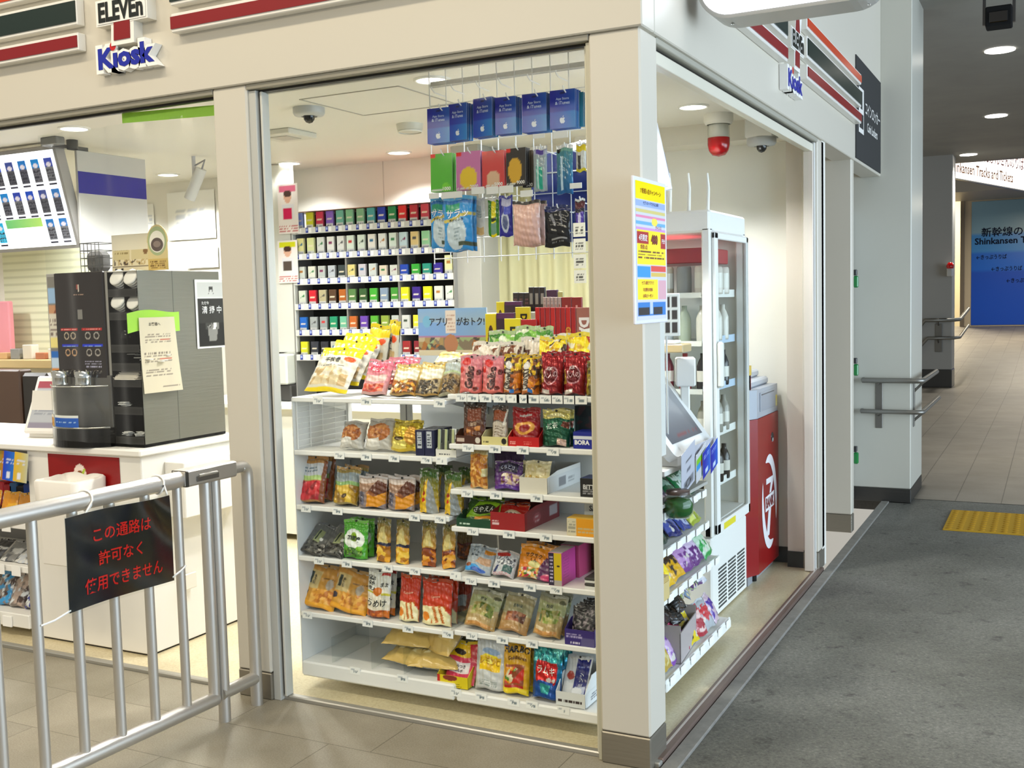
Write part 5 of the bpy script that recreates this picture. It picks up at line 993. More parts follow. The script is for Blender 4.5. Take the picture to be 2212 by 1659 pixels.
rb('white_sweet_pouch', 'pale grey pouch with yellow lemon print on the bottom shelf', 1018, 1084, 1378, 'b', .045, [('f', '#cfd5d8'), ('vg', '#c8c8c4', '#d4dade'), ('e', .5, .55, .36, .12, '#f2e014'), ('blobs', .15, .85, .36, .62, .1, ['#f2e014', '#e8c810', '#f8f090', '#d8b40c'], 3), ('e', .5, .72, .3, .06, '#9fb4cc'), ('ln', .2, .8, .08, .2, 3, '#98a09c', 5), ('t', 'レモンC', .5, .53, .12, '#b88408', 0, .66, .03)], 12, seed=64, seal='#c4ccd0', lbl_back=('pale grey lemon pouch behind the front one, bottom shelf', 'third pale grey lemon pouch back on the bottom shelf'))
rb('gummy_bag', 'gold bag of gummy sweets with large dark lettering on the bottom shelf', 1078, 1136, 1386, 'b', .05, [('f', '#d4aa1c'), ('r', 0, 1, 0, .12, '#e2cc1a'), ('r', 0, .14, .88, 1, '#1a5aa0'), ('r', .1, .86, .18, .56, '#9a5c34'), ('blobs', .12, .85, .2, .5, .09, ['#b8341c', '#5a8a24', '#d8a020', '#8a4a20', '#d8d0b0'], 5), ('r', .1, .86, .12, .17, '#a82414'), ('t', 'HARIBO', .52, .84, .13, '#14120c', 0, .95, .04), ('t', 'Goldbären', .55, .68, .07, '#5a2c0c', 0, .8, .02)], 8, seed=65, seal='#c8a01c', lbl_back=('gold gummy bag behind the front one',))
rb('ramune_pouch', 'teal and blue sweet pouch with a red label on the bottom shelf', 1142, 1206, 1392, 'b', .05, [('vg', '#1a5a9a', '#2ca0a4'), ('r', 0, 1, 0, .32, '#1a5898'), ('blobs', 0, 1, .68, 1, .06, ['#2ca0a4', '#1c8890', '#58c0c0', '#1f7880', '#8ad8d4'], 3), ('r', .18, .82, .32, .68, '#bc2020'), ('e', .2, .5, .08, .2, '#bc2020'), ('e', .8, .48, .08, .2, '#bc2020'), ('e', .62, .36, .08, .04, '#eee6e0'), ('e', .78, .36, .06, .03, '#eee6e0'), ('poly', [(.3, .28), (.7, .28), (.62, .1), (.38, .1)], '#3a9a98'), ('t', 'ラムキ', .5, .52, .14, '#f4f0ea', 0, .6, .04)], 8, mat='foil', seed=66, seal='#2a9ca0', lbl_back=('teal sweet pouch behind the front one', 'third teal sweet pouch back on the bottom shelf'))
x0 = xat(1203, YF+.02, .13); x1 = xat(1266, YF+.02, .13)
tray('white tray of mint packets with navy labels at the right end of the bottom shelf', x0, x1, YF+.012, YF+.22, b_['b'], .10, '#e2e4e2', [('f', '#e6e8e6'), ('ln', .08, .9, .3, .6, 1, '#3a2c2c', 3)], [('f', '#e2e4e4'), ('ln', .2, .9, .3, .8, 3, '#5a5c6a', 4)], hf=.05)
for k in range(4):
    rb('mint_packet', 'white mint packet with navy stripe in the white tray, %s from the front' % ORD[k], 1207, 1262, 1418, 'b', .01, [('f', '#d4d8dc'), ('r', .42, .95, 0, 1, '#1c2878'), ('e', .25, .55, .16, .09, '#a8483c'), ('r', .5, .9, .1, .35, '#c4cce4'), ('e', .6, .25, .2, .1, '#e8ecf2'), ('ln', .5, .9, .75, .82, 1, '#8a94c4', 2), ('t', 'ミンツ', .7, .5, .09, '#e4e8f0', 90, .3)], 30, y=YF+.035+.03*k, seed=67+k, seal='#ced2d8', group='mint packets in the white tray')
# s6
olive = [('vg', '#b79a66', '#a8aa98'), ('r', 0, 1, .5, .8, '#b0b48e'), ('blobs', .18, .86, .3, .62, .1, ['#7a8a34', '#5a6a24', '#98a450', '#b4b074', '#a89a60'], 4), ('r', .1, .4, .12, .2, '#d8c8a8'), ('blobs', .1, .9, .02, .12, .1, ['#c79a5c', '#b98c50'], 3), ('e', .85, .82, .12, .05, '#6c6c58'), ('t', '枝豆', .45, .72, .09, '#3c4438', 0, .5)]
rb('bean_pouch', 'pale green bean pouch, left one of three on the second shelf of the right unit', 994, 1062, 1276, 's6', .045, olive, 24, seed=71, seal='#a6a898', roll=7, group='pale green bean pouches', lbl_back=('pale green bean pouch behind the left one',))
rb('bean_pouch', 'pale brown bean pouch, middle one of three on the second shelf of the right unit', 1068, 1132, 1286, 's6', .045, [('vg', '#b08a58', '#aaa890'), ('r', 0, 1, .45, .75, '#b4ae8e'), ('blobs', .2, .85, .26, .5, .1, ['#7a4428', '#94583a', '#5e3420', '#a8704a'], 4), ('t', '甘納豆', .5, .66, .09, '#3a5048', 0, .5)], 26, seed=72, seal='#a8a690', roll=7, group='pale green bean pouches')
rb('bean_pouch', 'pale green bean pouch, right one of three on the second shelf of the right unit', 1143, 1204, 1288, 's6', .045, olive, 22, seed=73, seal='#a6a898', roll=5, group='pale green bean pouches', lbl_back=('pale green bean pouch behind the right one',))
x0 = xat(1222, YF+.02, .36)
tray('purple tray of black liquorice packets at the right end of the second shelf', x0, x0+.11, YF+.012, YF+.2, b_['s6'], .08, '#3c2a72', [('f', '#3f2d78'), ('r', .55, 1, 0, .5, '#6a6490'), ('ln', .05, .6, .5, .8, 2, '#b8b0d0', 3), ('ln', .2, .5, .12, .3, 1, '#d8d4e4', 4)], hf=.055)
for k in range(5): o = pouch('liquorice_packet', 'black packet standing in the purple tray, %s from the front' % ORD[k], 'sweet packet', .09, .12, .02, [('f', '#1a181a'), ('blobs', 0, 1, .1, .9, .08, ['#1a181a', '#2c2a2c', '#4a4648', '#121012', '#8a8084'], 3+k)], (x0+.055, YF+.04+.03*k, b_['s6']+.004), 14, seed=74+k, seal='#2a2624', group='packets in the purple tray', nu=20, nv=24)
# s5
rb('fish_snack_bag', 'pale blue dried fish bag, left one on the third shelf of the right unit', 995, 1054, 1182, 's5', .04, [('vg', '#b6bcc0', '#9aa2a8'), ('e', .3, .14, .34, .12, '#4aa0d4'), ('e', .55, .1, .3, .08, '#3868b0'), ('e', .15, .25, .1, .07, '#8a5028'), ('poly', [(.35, .35), (.95, .3), (.9, .58), (.5, .55)], '#b89a80'), ('e', .75, .78, .26, .08, '#b8822c'), ('blobs', .1, .6, .55, .95, .09, ['#8c969c', '#5c646a', '#b8c0c4', '#a4acb2'], 4)], 26, seed=80, seal='#9aa4ac', roll=6, cat='snack bag')
rb('crab_snack_bag', 'white bag with a red crab print, second on the third shelf of the right unit', 1054, 1104, 1194, 's5', .04, [('f', '#c8cacc'), ('e', .35, .82, .3, .1, '#a8342c'), ('blobs', .1, .95, .4, .75, .08, ['#5c6068', '#c0c4ca', '#8a8e96', '#e0e2e4'], 5), ('r', .5, .9, .12, .4, '#4a6a6a'), ('poly', [(.1, .1), (.25, .12), (.3, .4), (.2, .4)], '#2c3c6a'), ('dots', .1, .9, 0, .1, .06, .3, '#c04a5c')], 26, seed=81, seal='#b4a8a4', roll=6, cat='snack bag')
rb('crunchy_snack_bag', 'orange bag with black slanted lettering and a purple corner print, third shelf', 1108, 1192, 1182, 's5', .05, [('vg', '#c47a14', '#d89a1c'), ('poly', [(.55, .0), (1, 0), (1, .62), (.72, .7), (.6, .4)], '#5e2c5a'), ('blobs', .05, .6, .02, .3, .08, ['#b8324c', '#e4d8c0', '#5a7a34', '#d8a844'], 4), ('e', .45, .42, .16, .1, '#d8d49a'), ('e', .82, .12, .14, .1, '#c04a78'), ('t', 'サクサク', .4, .68, .13, '#2c1a0c', 0, .6, .04), ('t', 'くん', .42, .54, .11, '#2c1a0c', 0, .34, .04)], 16, seed=82, seal='#d08c1a', roll=4, cat='snack bag', lbl_back=('orange snack bag behind the front one, third shelf',))

x0 = xat(1186, YF+.02, .6); x1 = xat(1215, YF+.02, .6)
box_('pink_carton', 'pink display carton with yellow and black front on the third shelf', 'carton', x0, x1+.0, YF+.014, YF+.13, b_['s5'], zat(1192, x0, YF+.02), dict(front=[('f', '#cfb820'), ('r', 0, .42, 0, 1, '#2a1c40'), ('r', .42, 1, 0, .16, '#b8b0a8'), ('e', .75, .6, .12, .03, '#3a2c10'), ('ln', .1, .34, .1, .95, 8, '#c8c0d8', 4)], right=[('f', '#c05a9a'), ('ln', .1, .5, .2, .9, 8, '#a8508a', 3)], top=[('f', '#ded8d4')]), '#c4609c')
box_('tall_pink_carton', 'taller pink carton standing behind the yellow and black one', 'carton', x0-.01, x1+.01, YF+.14, YF+.25, b_['s5'], zat(1176, x0, YF+.14), dict(front=[('f', '#c06090')], right=[('f', '#b8587e')], top=[('f', '#b8b0b0')]), '#b8587e')
for k in range(4):
    box_('white_flat_pack', 'flat pack in the small pile at the third shelf end, %s from below' % ORD[k], 'flat pack', -.285, -.20, YF+.02, YF+.12, b_['s5']+.010*k, b_['s5']+.010*k+.008, {}, ['#d8d8d2', '#3c3a36'][k % 2], group='flat packs in the small pile')
for k, (xx, c) in enumerate(((-.62, '#3a2c24'), (-.5, '#4a3428'), (-.42, '#54301c'))):
    box_('brown_carton', 'dark brown carton at the back of the third shelf, %s from the left' % ORD[k], 'carton', xx, xx+.075, YF+.26, YF+.34, b_['s5'], b_['s5']+.12, dict(front=[('f', c), ('ln', .1, .9, .4, .7, 3, '#6a5040', k)]), c)
box_('dark_carton', 'dark carton with purple print at the right back of the third shelf', 'carton', -.30, -.19, YF+.2, YF+.33, b_['s5'], b_['s5']+.14, dict(front=[('f', '#2c2440'), ('blobs', 0, 1, 0, 1, .2, ['#2c2440', '#1c1a24', '#3a4a3c'], 4)]), '#221c30')
# s4
x0 = xat(988, YF+.02, .73); x1 = xat(1062, YF+.02, .73)
tray('dark green tray with green sweet packets on the fourth shelf of the right unit', x0, x1, YF+.014, YF+.2, b_['s4'], .05, '#10422c', [('f', '#124a30'), ('ln', .1, .4, .3, .6, 1, '#c8d8c8', 3)])
gr = [('f', '#3c5a28'), ('poly', [(0, .2), (.3, .9), (1, .8), (1, .4), (.6, .3)], '#8ab02c'), ('e', .52, .55, .34, .2, '#20301c'), ('r', .3, .8, .15, .28, '#c8902c'), ('t', 'さやえん', .52, .55, .22, '#e4e8dc', 0, .6, .04)]
for k in range(4): rb('bean_snack_packet', 'green pea snack packet in the green tray, %s from the front' % ORD[k], 997, 1072, 1080 if k == 0 else 1074, 's4', .025, gr, 34, y=YF+.045+.042*k, seed=90+k, seal='#7a9a2c', group='green packets in the green tray', cat='snack bag')
x0 = xat(1062, YF+.02, .73); x1 = xat(1136, YF+.02, .73)
tray('dark red tray of cracker packets on the fourth shelf of the right unit', x0, x1, YF+.012, YF+.3, b_['s4'], .075, '#8e1a22', [('f', '#941c24'), ('ln', .05, .25, .3, .5, 1, '#e0c8c8', 3)], [('f', '#8a4048'), ('e', .3, .5, .11, .33, '#a8606a'), ('r', .68, .95, .3, .85, '#c8c0c4'), ('ln', .24, .37, .3, .7, 3, '#d8c0c4', 3)], hf=.062)
rd = [('f', '#a02018'), ('e', .5, .45, .38, .26, '#c8b8a0'), ('e', .5, .48, .3, .16, '#e4dccc'), ('blobs', .3, .8, .14, .3, .1, ['#8a4a24', '#b8763c'], 3), ('t', 'さやえん', .5, .5, .2, '#2c1410', 0, .56, .04)]
for k in range(6): rb('cracker_packet', 'red cracker packet in the dark red tray, %s from the front' % ORD[k], 1068, 1130, 1092 if k == 0 else 1088, 's4', .02, rd, 34, y=YF+.04+.044*k, seed=95+k, seal='#b84a24', group='red packets in the dark red tray', cat='snack bag')
x0 = xat(1226, YF+.02, .73)
box_('yellow_carton', 'yellow and white carton at the right end of the fourth shelf', 'carton', x0, x0+.12, YF+.014, YF+.08, b_['s4'], zat(1118, x0, YF+.014), dict(front=[('f', '#d8a018'), ('r', 0, .3, 0, 1, '#d8d2bc'), ('ln', .34, .9, .2, .6, 2, '#c8b890', 3), ('ln', .04, .26, .2, .8, 3, '#a8a494', 5)], top=[('f', '#dcb84c')]), '#d8a828')
box_('white_carton', 'white carton with dark lettering behind the yellow one on the fourth shelf', 'carton', x0+.02, x0+.14, YF+.12, YF+.2, b_['s4'], b_['s4']+.11, dict(front=[('f', '#c9cdce'), ('t', 'SAZ', .35, .7, .18, '#2c3a4c', 0, .5, .03)], top=[('f', '#a8b0b8')]), '#c4c8ca')
# s3
rb('cracker_tall_bag', 'tall clear bag of round crackers on the fifth shelf of the right unit', 1008, 1046, 968, 's3', .05, [('f', '#cdb482'), ('blobs', .02, .98, .02, .9, .09, ['#c99448', '#b0762c', '#e0bc78', '#d8a85c', '#a86c28'], 4), ('r', 0, 1, .84, 1, '#c8ba90'), ('poly', [(.75, .3), (1, .3), (1, .5), (.8, .5)], '#d8cfa4')], 4, kind='pillow', seed=101, seal='#c4b68c', cat='snack bag')
x0 = xat(1062, YF+.02, .9); x1 = xat(1124, YF+.02, .9)
rb('purple_choc_bag', 'purple bag of wrapped chocolates on the fifth shelf of the right unit', 1060, 1121, 998, 's3', .05, [('f', '#5c3a7c'), ('vg', '#6c3a86', '#4a3060'), ('r', .18, .85, .6, .92, '#20183c'), ('blobs', .3, .95, .15, .56, .1, ['#c8b49c', '#6a4a34', '#e4dccc', '#7a4a8a', '#a08c9c'], 5), ('r', 0, 1, 0, .18, '#5e3288'), ('t', 'くちどけ', .5, .77, .14, '#c4c8e0', 0, .6, .03)], 8, seed=102, seal='#54346c')
pouch('purple_choc_bag', 'larger purple bag standing behind the front purple one', 'sweet bag', .13, .17, .04, [('f', '#4c2c5c'), ('r', 0, 1, .7, .76, '#3c2048'), ('vg', '#5a3468', '#40244c')], (xat(1092, .3, .9), .33, b_['s3']), 2, seed=103, seal='#4a2a5a')
x0 = xat(1122, YF+.02, .87); x1 = xat(1182, YF+.02, .87)
tray('white tray of cream packets on the fifth shelf of the right unit', x0, x1, YF+.02, YF+.31, b_['s3'], .07, '#dcdad4', [('f', '#dcd8cc')], [('f', '#d4d4d2'), ('str', .3, .5, .2, .8, 40, 0, '#8a8a8c', .4), ('ln', .6, .8, .3, .7, 2, '#a4a4a4', 3)], hf=.055)
cr = [('f', '#d0c69c'), ('vg', '#c4b680', '#d8d2b4'), ('blobs', .1, .9, .55, .85, .12, ['#cfc49a', '#e4dcbc', '#bcae80', '#d8ccaa'], 4), ('e', .5, .12, .3, .06, '#b8a874'), ('t', 'Vlolino', .5, .38, .24, '#b08c2c', 0, .85, .03)]
for k in range(6): rb('cream_packet', 'cream coloured biscuit packet in the white tray, %s from the front' % ORD[k], 1124, 1180, 998, 's3', .022, cr, 20 if k == 0 else 8, y=YF+.03+.044*k, seed=104+k, seal='#ccc4a0', group='cream packets in the white tray')
box_('black_carton', 'black carton with white lettering at the right end of the fifth shelf', 'carton', xat(1253, YF+.02, .88), xat(1253, YF+.02, .88)+.1, YF+.02, YF+.1, b_['s3'], zat(1032, -.32, YF+.02), dict(front=[('f', '#161618'), ('t', 'BITTER', .45, .55, .26, '#d8d8d8', 0, .8, .03), ('ln', .1, .8, .15, .4, 2, '#9a9a9c', 3)], top=[('f', '#2c3a6c')]), '#161618')
# s2
x0 = xat(986, YF+.02, 1.03); x1 = xat(1040, YF+.02, 1.03)
tray('brown tray of chocolate bags on the sixth shelf, leftmost', x0, x1, YF+.014, YF+.12, b_['s2'], .05, '#4c2c1e', [('f', '#4e2e20'), ('r', .05, .35, .3, .7, '#c8b8ac'), ('e', .88, .5, .1, .35, '#d8d0c4')])
dk = [('vg', '#6a3c20', '#4a3426'), ('r', .2, .8, .55, .85, '#8a4c2a'), ('blobs', .2, .8, .06, .4, .1, ['#a86c34', '#7a4a24', '#c08a4c', '#5a3218'], 5), ('e', .6, .12, .12, .04, '#d8ccb8'), ('t', '珈琲', .5, .48, .1, '#c8a88c', 0, .5, .02)]
for k in range(3): rb('coffee_sweet_bag', 'dark brown coffee sweet bag in the brown tray, %s from the front' % ORD[k], 995, 1044, 872, 's2', .03, dk, 6, y=YF+.04+.04*k, seed=111+k, seal='#3c2c22', group='bags in the brown tray')
x0 = xat(1042, YF+.02, 1.03); x1 = xat(1098, YF+.02, 1.03)
tray('pale yellow tray of chocolate bags on the sixth shelf', x0, x1, YF+.014, YF+.12, b_['s2'], .05, '#d6cc98', [('f', '#d8cf9c'), ('e', .86, .5, .1, .38, '#1c1a18'), ('ln', .08, .3, .3, .7, 1, '#6a6244', 3)])
for k in range(3): rb('milk_sweet_bag', 'brown and white sweet bag in the pale yellow tray, %s from the front' % ORD[k], 1058, 1092, 878, 's2', .03, [('vg', '#c9c0b4', '#4c3a30'), ('r', .1, .9, .6, .88, '#9a5628'), ('r', .05, .95, .0, .58, '#c4bbae'), ('ln', .2, .8, .2, .5, 4, '#8a7a6c', 3), ('e', .7, .08, .14, .05, '#2a2420'), ('poly', [(.7, .5), (.9, .9), (1, .9), (.85, .5)], '#e0dcd4')], 6, y=YF+.04+.04*k, seed=115+k, seal='#54443a', group='bags in the pale yellow tray')
x0 = xat(1100, YF+.02, 1.03); x1 = xat(1166, YF+.02, 1.03)
tray('red tray holding a red curved pouch on the sixth shelf', x0, x1, YF+.014, YF+.12, b_['s2'], .055, '#b01218', [('f', '#b41418'), ('ln', .06, .24, .25, .6, 2, '#e8b0a8', 3), ('ln', .5, .75, .2, .5, 1, '#d88078', 5)])
rb('red_choc_pouch', 'dark red pouch with a gold swirl on the sixth shelf', 1099, 1160, 882, 's2', .05, [('f', '#8e1218'), ('ring', .5, .46, .36, .17, .42, '#d8a858'), ('e', .45, .46, .12, .06, '#8e1218'), ('r', .15, .9, .72, .86, '#a8202a'), ('t', 'meltykiss', .52, .79, .1, '#d8ccc8', 0, .75, .04), ('t', 'LAIR', .5, .14, .09, '#d0b0b0', 0, .4, .02)], 4, seed=119, seal='#8a1216', kind='stand')
rb('green_choc_pouch', 'green pouch with a pale gold top on the sixth shelf', 1166, 1226, 886, 's2', .04, [('f', '#1c5a44'), ('vg', '#17513c', '#256a50'), ('r', 0, 1, .76, 1, '#d6cc84'), ('e', .5, .84, .36, .05, '#e8e2b4'), ('poly', [(.7, .55), (1, .5), (1, .7), (.78, .68)], '#6a3a2a'), ('r', .6, .92, .02, .2, '#d0b8ac'), ('t', '抹茶', .4, .56, .16, '#c4d4c8', 0, .5, .03)], 4, mat='foil', seed=120, seal='#d2c67c', lbl_back=('green pouch with pale gold top behind the front one',))
box_('blue_carton', 'blue carton with white lettering at the right end of the sixth shelf', 'carton', xat(1238, YF+.02, 1.03), xat(1238, YF+.02, 1.03)+.11, YF+.02, YF+.1, b_['s2'], zat(932, -.36, YF+.02), dict(front=[('f', '#1c2c8c'), ('r', .0, .7, .6, .78, '#dfe2ea'), ('t', 'BORA', .3, .38, .3, '#f0f0f4', 0, .6, .05), ('e', .85, .4, .2, .3, '#8a8cc8')], top=[('f', '#26368e')]), '#1c2c8c')
box_('dark_teal_carton', 'dark teal carton standing behind the blue one on the sixth shelf', 'carton', -.37, -.25, YF+.16, YF+.25, b_['s2'], b_['s2']+.13, dict(front=[('f', '#1c2c30'), ('blobs', 0, 1, 0, 1, .2, ['#1c2c30', '#142024', '#2c4440', '#4a3034'], 4)]), '#1a262a')
# top shelf front row
gal = [('f', '#d88c88'), ('vg', '#cf7a72', '#d894a0'), ('e', .32, .82, .2, .1, '#c42418'), ('e', .12, .62, .12, .09, '#c03020'), ('e', .88, .55, .1, .08, '#6a2418'), ('e', .8, .12, .12, .06, '#6a2c20'), ('r', .34, .66, .1, .7, '#d8a09a'), ('t', 'Galbo', .52, .42, .27, '#4a1c1c', 90, .62, .05)]
rb('strawberry_choc_bag', 'pink strawberry chocolate bag, left one of the pair in the front row', 985, 1034, 770, 'top', .05, gal, 6, seed=121, seal='#d8909c', group='pink strawberry chocolate bags', lbl_back=('pink strawberry bag behind the left front one',))
rb('strawberry_choc_bag', 'pink strawberry chocolate bag, right one of the pair in the front row', 1034, 1080, 772, 'top', .05, gal, 6, seed=122, seal='#d8909c', group='pink strawberry chocolate bags', lbl_back=('pink strawberry bag behind the right front one',))
cor = [('f', '#b8741c'), ('blobs', 0, 1, .5, 1, .09, ['#d8b41c', '#3c2410', '#e8d040', '#8a5a18'], 4), ('blobs', .5, 1, .05, .5, .1, ['#c8801c', '#a86414', '#d89a2c', '#5a3410'], 5), ('r', .16, .46, .08, .7, '#cfc8bc'), ('e', .32, .72, .2, .1, '#ece8e4'), ('r', .5, .75, .03, .12, '#2c74b0'), ('t', 'CRUNKY', .31, .38, .2, '#3c2c20', 90, .56, .04)]
rb('corn_choc_bag', 'yellow and orange chocolate bag with white upright lettering, left one of the pair', 1080, 1118, 768, 'top', .05, cor, 6, seed=123, seal='#c8a21c', group='yellow and orange chocolate bags', lbl_back=('yellow and orange bag behind the left front one',))
rb('corn_choc_bag', 'yellow and orange chocolate bag with white upright lettering, right one of the pair', 1119, 1158, 770, 'top', .05, cor, 6, seed=124, seal='#c8a21c', group='yellow and orange chocolate bags', lbl_back=('yellow and orange bag behind the right front one',))
kit = [('f', '#8e101a'), ('vg', '#7c0e16', '#9a1420'), ('e', .5, .46, .34, .22, '#6a141c'), ('ring', .5, .46, .34, .22, .14, '#c89aa0'), ('blobs', 0, .2, 0, .6, .2, ['#8a7a2c', '#7c1016', '#a88c3c'], 4), ('r', .1, .5, .02, .12, '#d4ccc4'), ('t', '大人の', .5, .48, .16, '#dcb4b8', 0, .6, .03), ('t', 'Kit', .45, .64, .09, '#e4d4d4', 0, .3, .03)]
rb('wafer_choc_bag', 'dark red wafer chocolate bag, left one of the pair in the front row', 1161, 1209, 764, 'top', .05, kit, 5, mat='foil', seed=125, seal='#9a1622', group='dark red wafer bags', lbl_back=('dark red wafer bag behind the left front one', 'third dark red wafer bag back'))
rb('wafer_choc_bag', 'dark red wafer chocolate bag, right one of the pair in the front row', 1211, 1258, 764, 'top', .05, kit, 5, mat='foil', seed=126, seal='#9a1622', group='dark red wafer bags', lbl_back=('dark red wafer bag behind the right front one',))
rb('olive_choc_bag', 'olive gold bag cut off by the right window frame', 1260, 1296, 780, 'top', .05, [('f', '#8a7c30'), ('blobs', 0, 1, 0, 1, .15, ['#8a7c30', '#b0a248', '#5a5220'], 4)], 5, seed=127, seal='#8a7c34')
chw = [('f', '#d8cec0'), ('blobs', .05, .95, .1, .9, .13, ['#d8cec0', '#5a3420', '#e8e0d4', '#7a4c30', '#ded4c6'], 6), ('e', .5, .4, .2, .16, '#eee8e0')]
for k, (l, r_, tp, y, lab) in enumerate(((1000, 1062, 742, .28, 'white bag with chocolate pieces, first in the second row'), (1058, 1112, 742, .28, 'white bag with chocolate pieces, second in the second row'), (1104, 1156, 732, .30, 'white bag with chocolate pieces, third in the second row'))):
    rb('choc_piece_bag', lab, l, r_, tp, 'top', .05, chw, 20, y=y, seed=130+k, seal='#dcd4c8', group='white bags with chocolate pieces')
ban = [('f', '#d8c020'), ('blobs', 0, 1, 0, 1, .12, ['#e4cc1c', '#4a3010', '#f0e050', '#e8e0c8', '#c8a014'], 7)]
rb('banana_choc_bag', 'yellow bag with dark rings in the second row behind the red wafer bags', 1148, 1208, 730, 'top', .05, ban, 16, y=.29, seed=135, seal='#dcc62a', group='yellow bags in the second row')
rb('banana_choc_bag', 'yellow bag with pale petals in the second row at the right', 1205, 1266, 722, 'top', .05, [('f', '#d8c020'), ('blobs', 0, 1, 0, 1, .12, ['#e4cc1c', '#e8e4cc', '#f0e050', '#a83424', '#c8a014'], 8)], 16, y=.31, seed=136, seal='#dcc62a', group='yellow bags in the second row')
grn = [('vg', '#b8c88a', '#4a8a2c'), ('blobs', .05, .95, .1, .95, .13, ['#5c9a34', '#8fbf5c', '#c8dca8', '#3c7a24', '#e4ead4'], 5)]
for k, (l, r_, tp, lab) in enumerate(((1040, 1100, 716, 'green leafy sweet bag in the third row, left'), (1096, 1150, 706, 'green leafy sweet bag in the third row, middle'), (1140, 1180, 708, 'green leafy sweet bag in the third row, right'))):
    rb('green_sweet_bag', lab, l, r_, tp, 'top', .04, grn, 14, y=.37, seed=140+k, seal='#a8c08a', group='green bags in the third row')
rb('red_label_bag', 'white bag with red lettering in the third row', 1165, 1210, 724, 'top', .04, [('f', '#e0dcd0'), ('blobs', .1, .9, .55, .9, .15, ['#b81c1c', '#e0dcd0', '#c83a30'], 4)], 14, y=.37, seed=144, seal='#e0dcd0')
rb('white_label_bag', 'white and blue bag in the third row, cut off by the window frame', 1240, 1290, 714, 'top', .04, [('f', '#dfe4e4'), ('blobs', .1, .9, .2, .9, .2, ['#dfe4e4', '#9ac4c8', '#e8d040'], 4)], 14, y=.37, seed=145, seal='#dfe4e4')
# stepped riser with chocolate cartons behind
t = thing('stepped_riser', 'white stepped riser carrying chocolate cartons behind the right unit', 'riser', (0, 0, 0))
for k, (y0, zt) in enumerate(((.515, 1.26), (.60, 1.36), (.69, 1.46))):
    MB().box(-.93, -.20, y0, y0+.085, 0.9, zt, '#d9d7d0', .002).build('step', 'paint', t)
def choc(lab, l, r_, top, y, z, ops, base, grp=None, d=.012, n=1, side='#333333', labs=()):
    x0 = xat(l, y, z+.05); x1 = xat(r_, y, z+.05); zt = zat(top, (x0+x1)/2, y)
    o = box_('chocolate_carton', lab, 'chocolate carton', x0, x1, y, y+d, z, zt, dict(front=ops), base, nu=24, group=grp)
    for k in range(1, n): c = copy_tree(o); c.location.y += (d+.003)*k; c['label'] = labs[k-1]
    return o
purp = [('f', '#3c2438'), ('r', .1, .9, .1, .5, '#2a1a26'), ('r', .0, 1, .9, 1, '#5a2c5a')]
yc = [('f', '#d0c02c'), ('e', .5, .45, .3, .33, '#4a2c18')]
dars = lambda bg, fg: [('f', bg), ('t', 'DARS', .6, .52, .2, fg, -90, .8, .05)]
choc('yellow chocolate carton with a dark bean, front step at the left', 1050, 1073, 678, .52, 1.262, yc, '#d0c02c', 'cartons on the front step')
choc('dark purple chocolate carton on the front step', 1074, 1113, 676, .52, 1.262, purp, '#3c2438', 'cartons on the front step')
choc('yellow carton with black upright lettering on the front step', 1091, 1126, 688, .505, 1.262, dars('#d8cc34', '#1c1a10'), '#d0c02c', 'cartons on the front step')
choc('red carton with white upright lettering on the front step', 1127, 1160, 690, .505, 1.262, dars('#a01c20', '#e4d4d0'), '#a01c20', 'cartons on the front step')
for k in range(8):
    l = 1158+11*k; choc('slim red chocolate bar carton on the front step, %s from the left' % ORD[k], l, l+10, 664, .525, 1.262, [('f', '#981418' if k % 3 else '#a81a18')]+([('t', 'Ghana', .5, .5, .1, '#c88a2c', -90, .6, .05)] if k in (2, 6) else [('ln', .3, .7, .1, .4, 5, '#b85a4c', k)]), '#8e1216', 'slim red bars on the front step')
choc('brown and white carton at the right end of the front step', 1246, 1275, 664, .525, 1.262, dars('#9a6a60', '#e4dcd8'), '#8a5a50', 'cartons on the front step')
choc('yellow chocolate carton with a dark bean on the second step', 1073, 1090, 652, .61, 1.362, yc, '#d0c02c', 'cartons on the second step')
choc('dark purple chocolate carton on the second step', 1091, 1128, 651, .61, 1.362, purp, '#3c2438', 'cartons on the second step')
choc('yellow carton with black lettering on the second step', 1114, 1145, 663, .60, 1.33, dars('#d4c634', '#1c1a10'), '#d0c02c', 'cartons on the second step')
for k in range(5): choc('pale grey slim carton on the second step, %s from the left' % ORD[k], 1174+8*k, 1181+8*k, 642, .61, 1.362, [('f', '#b8aaa4'), ('ln', .2, .8, .1, .9, 6, '#8a5a54', k)], '#a8988f', 'pale slim cartons on the second step')
for k in range(2): choc('dull red carton on the second step, %s of two' % ('left', 'right')[k], 1214+22*k, 1235+22*k, 642, .61, 1.362, [('f', '#8a2c28'), ('r', .4, .6, .2, .8, '#d8b0a4')], '#8a2c28', 'dull red cartons on the second step')
for k in range(3): choc('black carton with grey label on the top step, %s from the left' % ORD[k], 1142+12*k, 1153+12*k, 620, .70, 1.462, [('f', '#2a1c1e'), ('r', .2, .8, .3, .75, '#9a948e')], '#241a1c', 'black cartons on the top step')
for k in range(3): choc('dark tilted carton at the left of the top step, %s from the left' % ORD[k], 1108+12*k, 1119+12*k, 632, .70, 1.462, [('f', '#2c2022'), ('ln', .2, .8, .2, .8, 3, '#6a4a4c', k)], '#241a1c', 'dark tilted cartons on the top step')
choc('purple carton at the right of the top step', 1180, 1204, 626, .70, 1.462, [('f', '#4a2444')], '#4a2444', 'purple cartons on the top step')
choc('pale yellow carton at the right end of the top step', 1205, 1216, 630, .70, 1.462, [('f', '#b8b07a')], '#b8b07a')
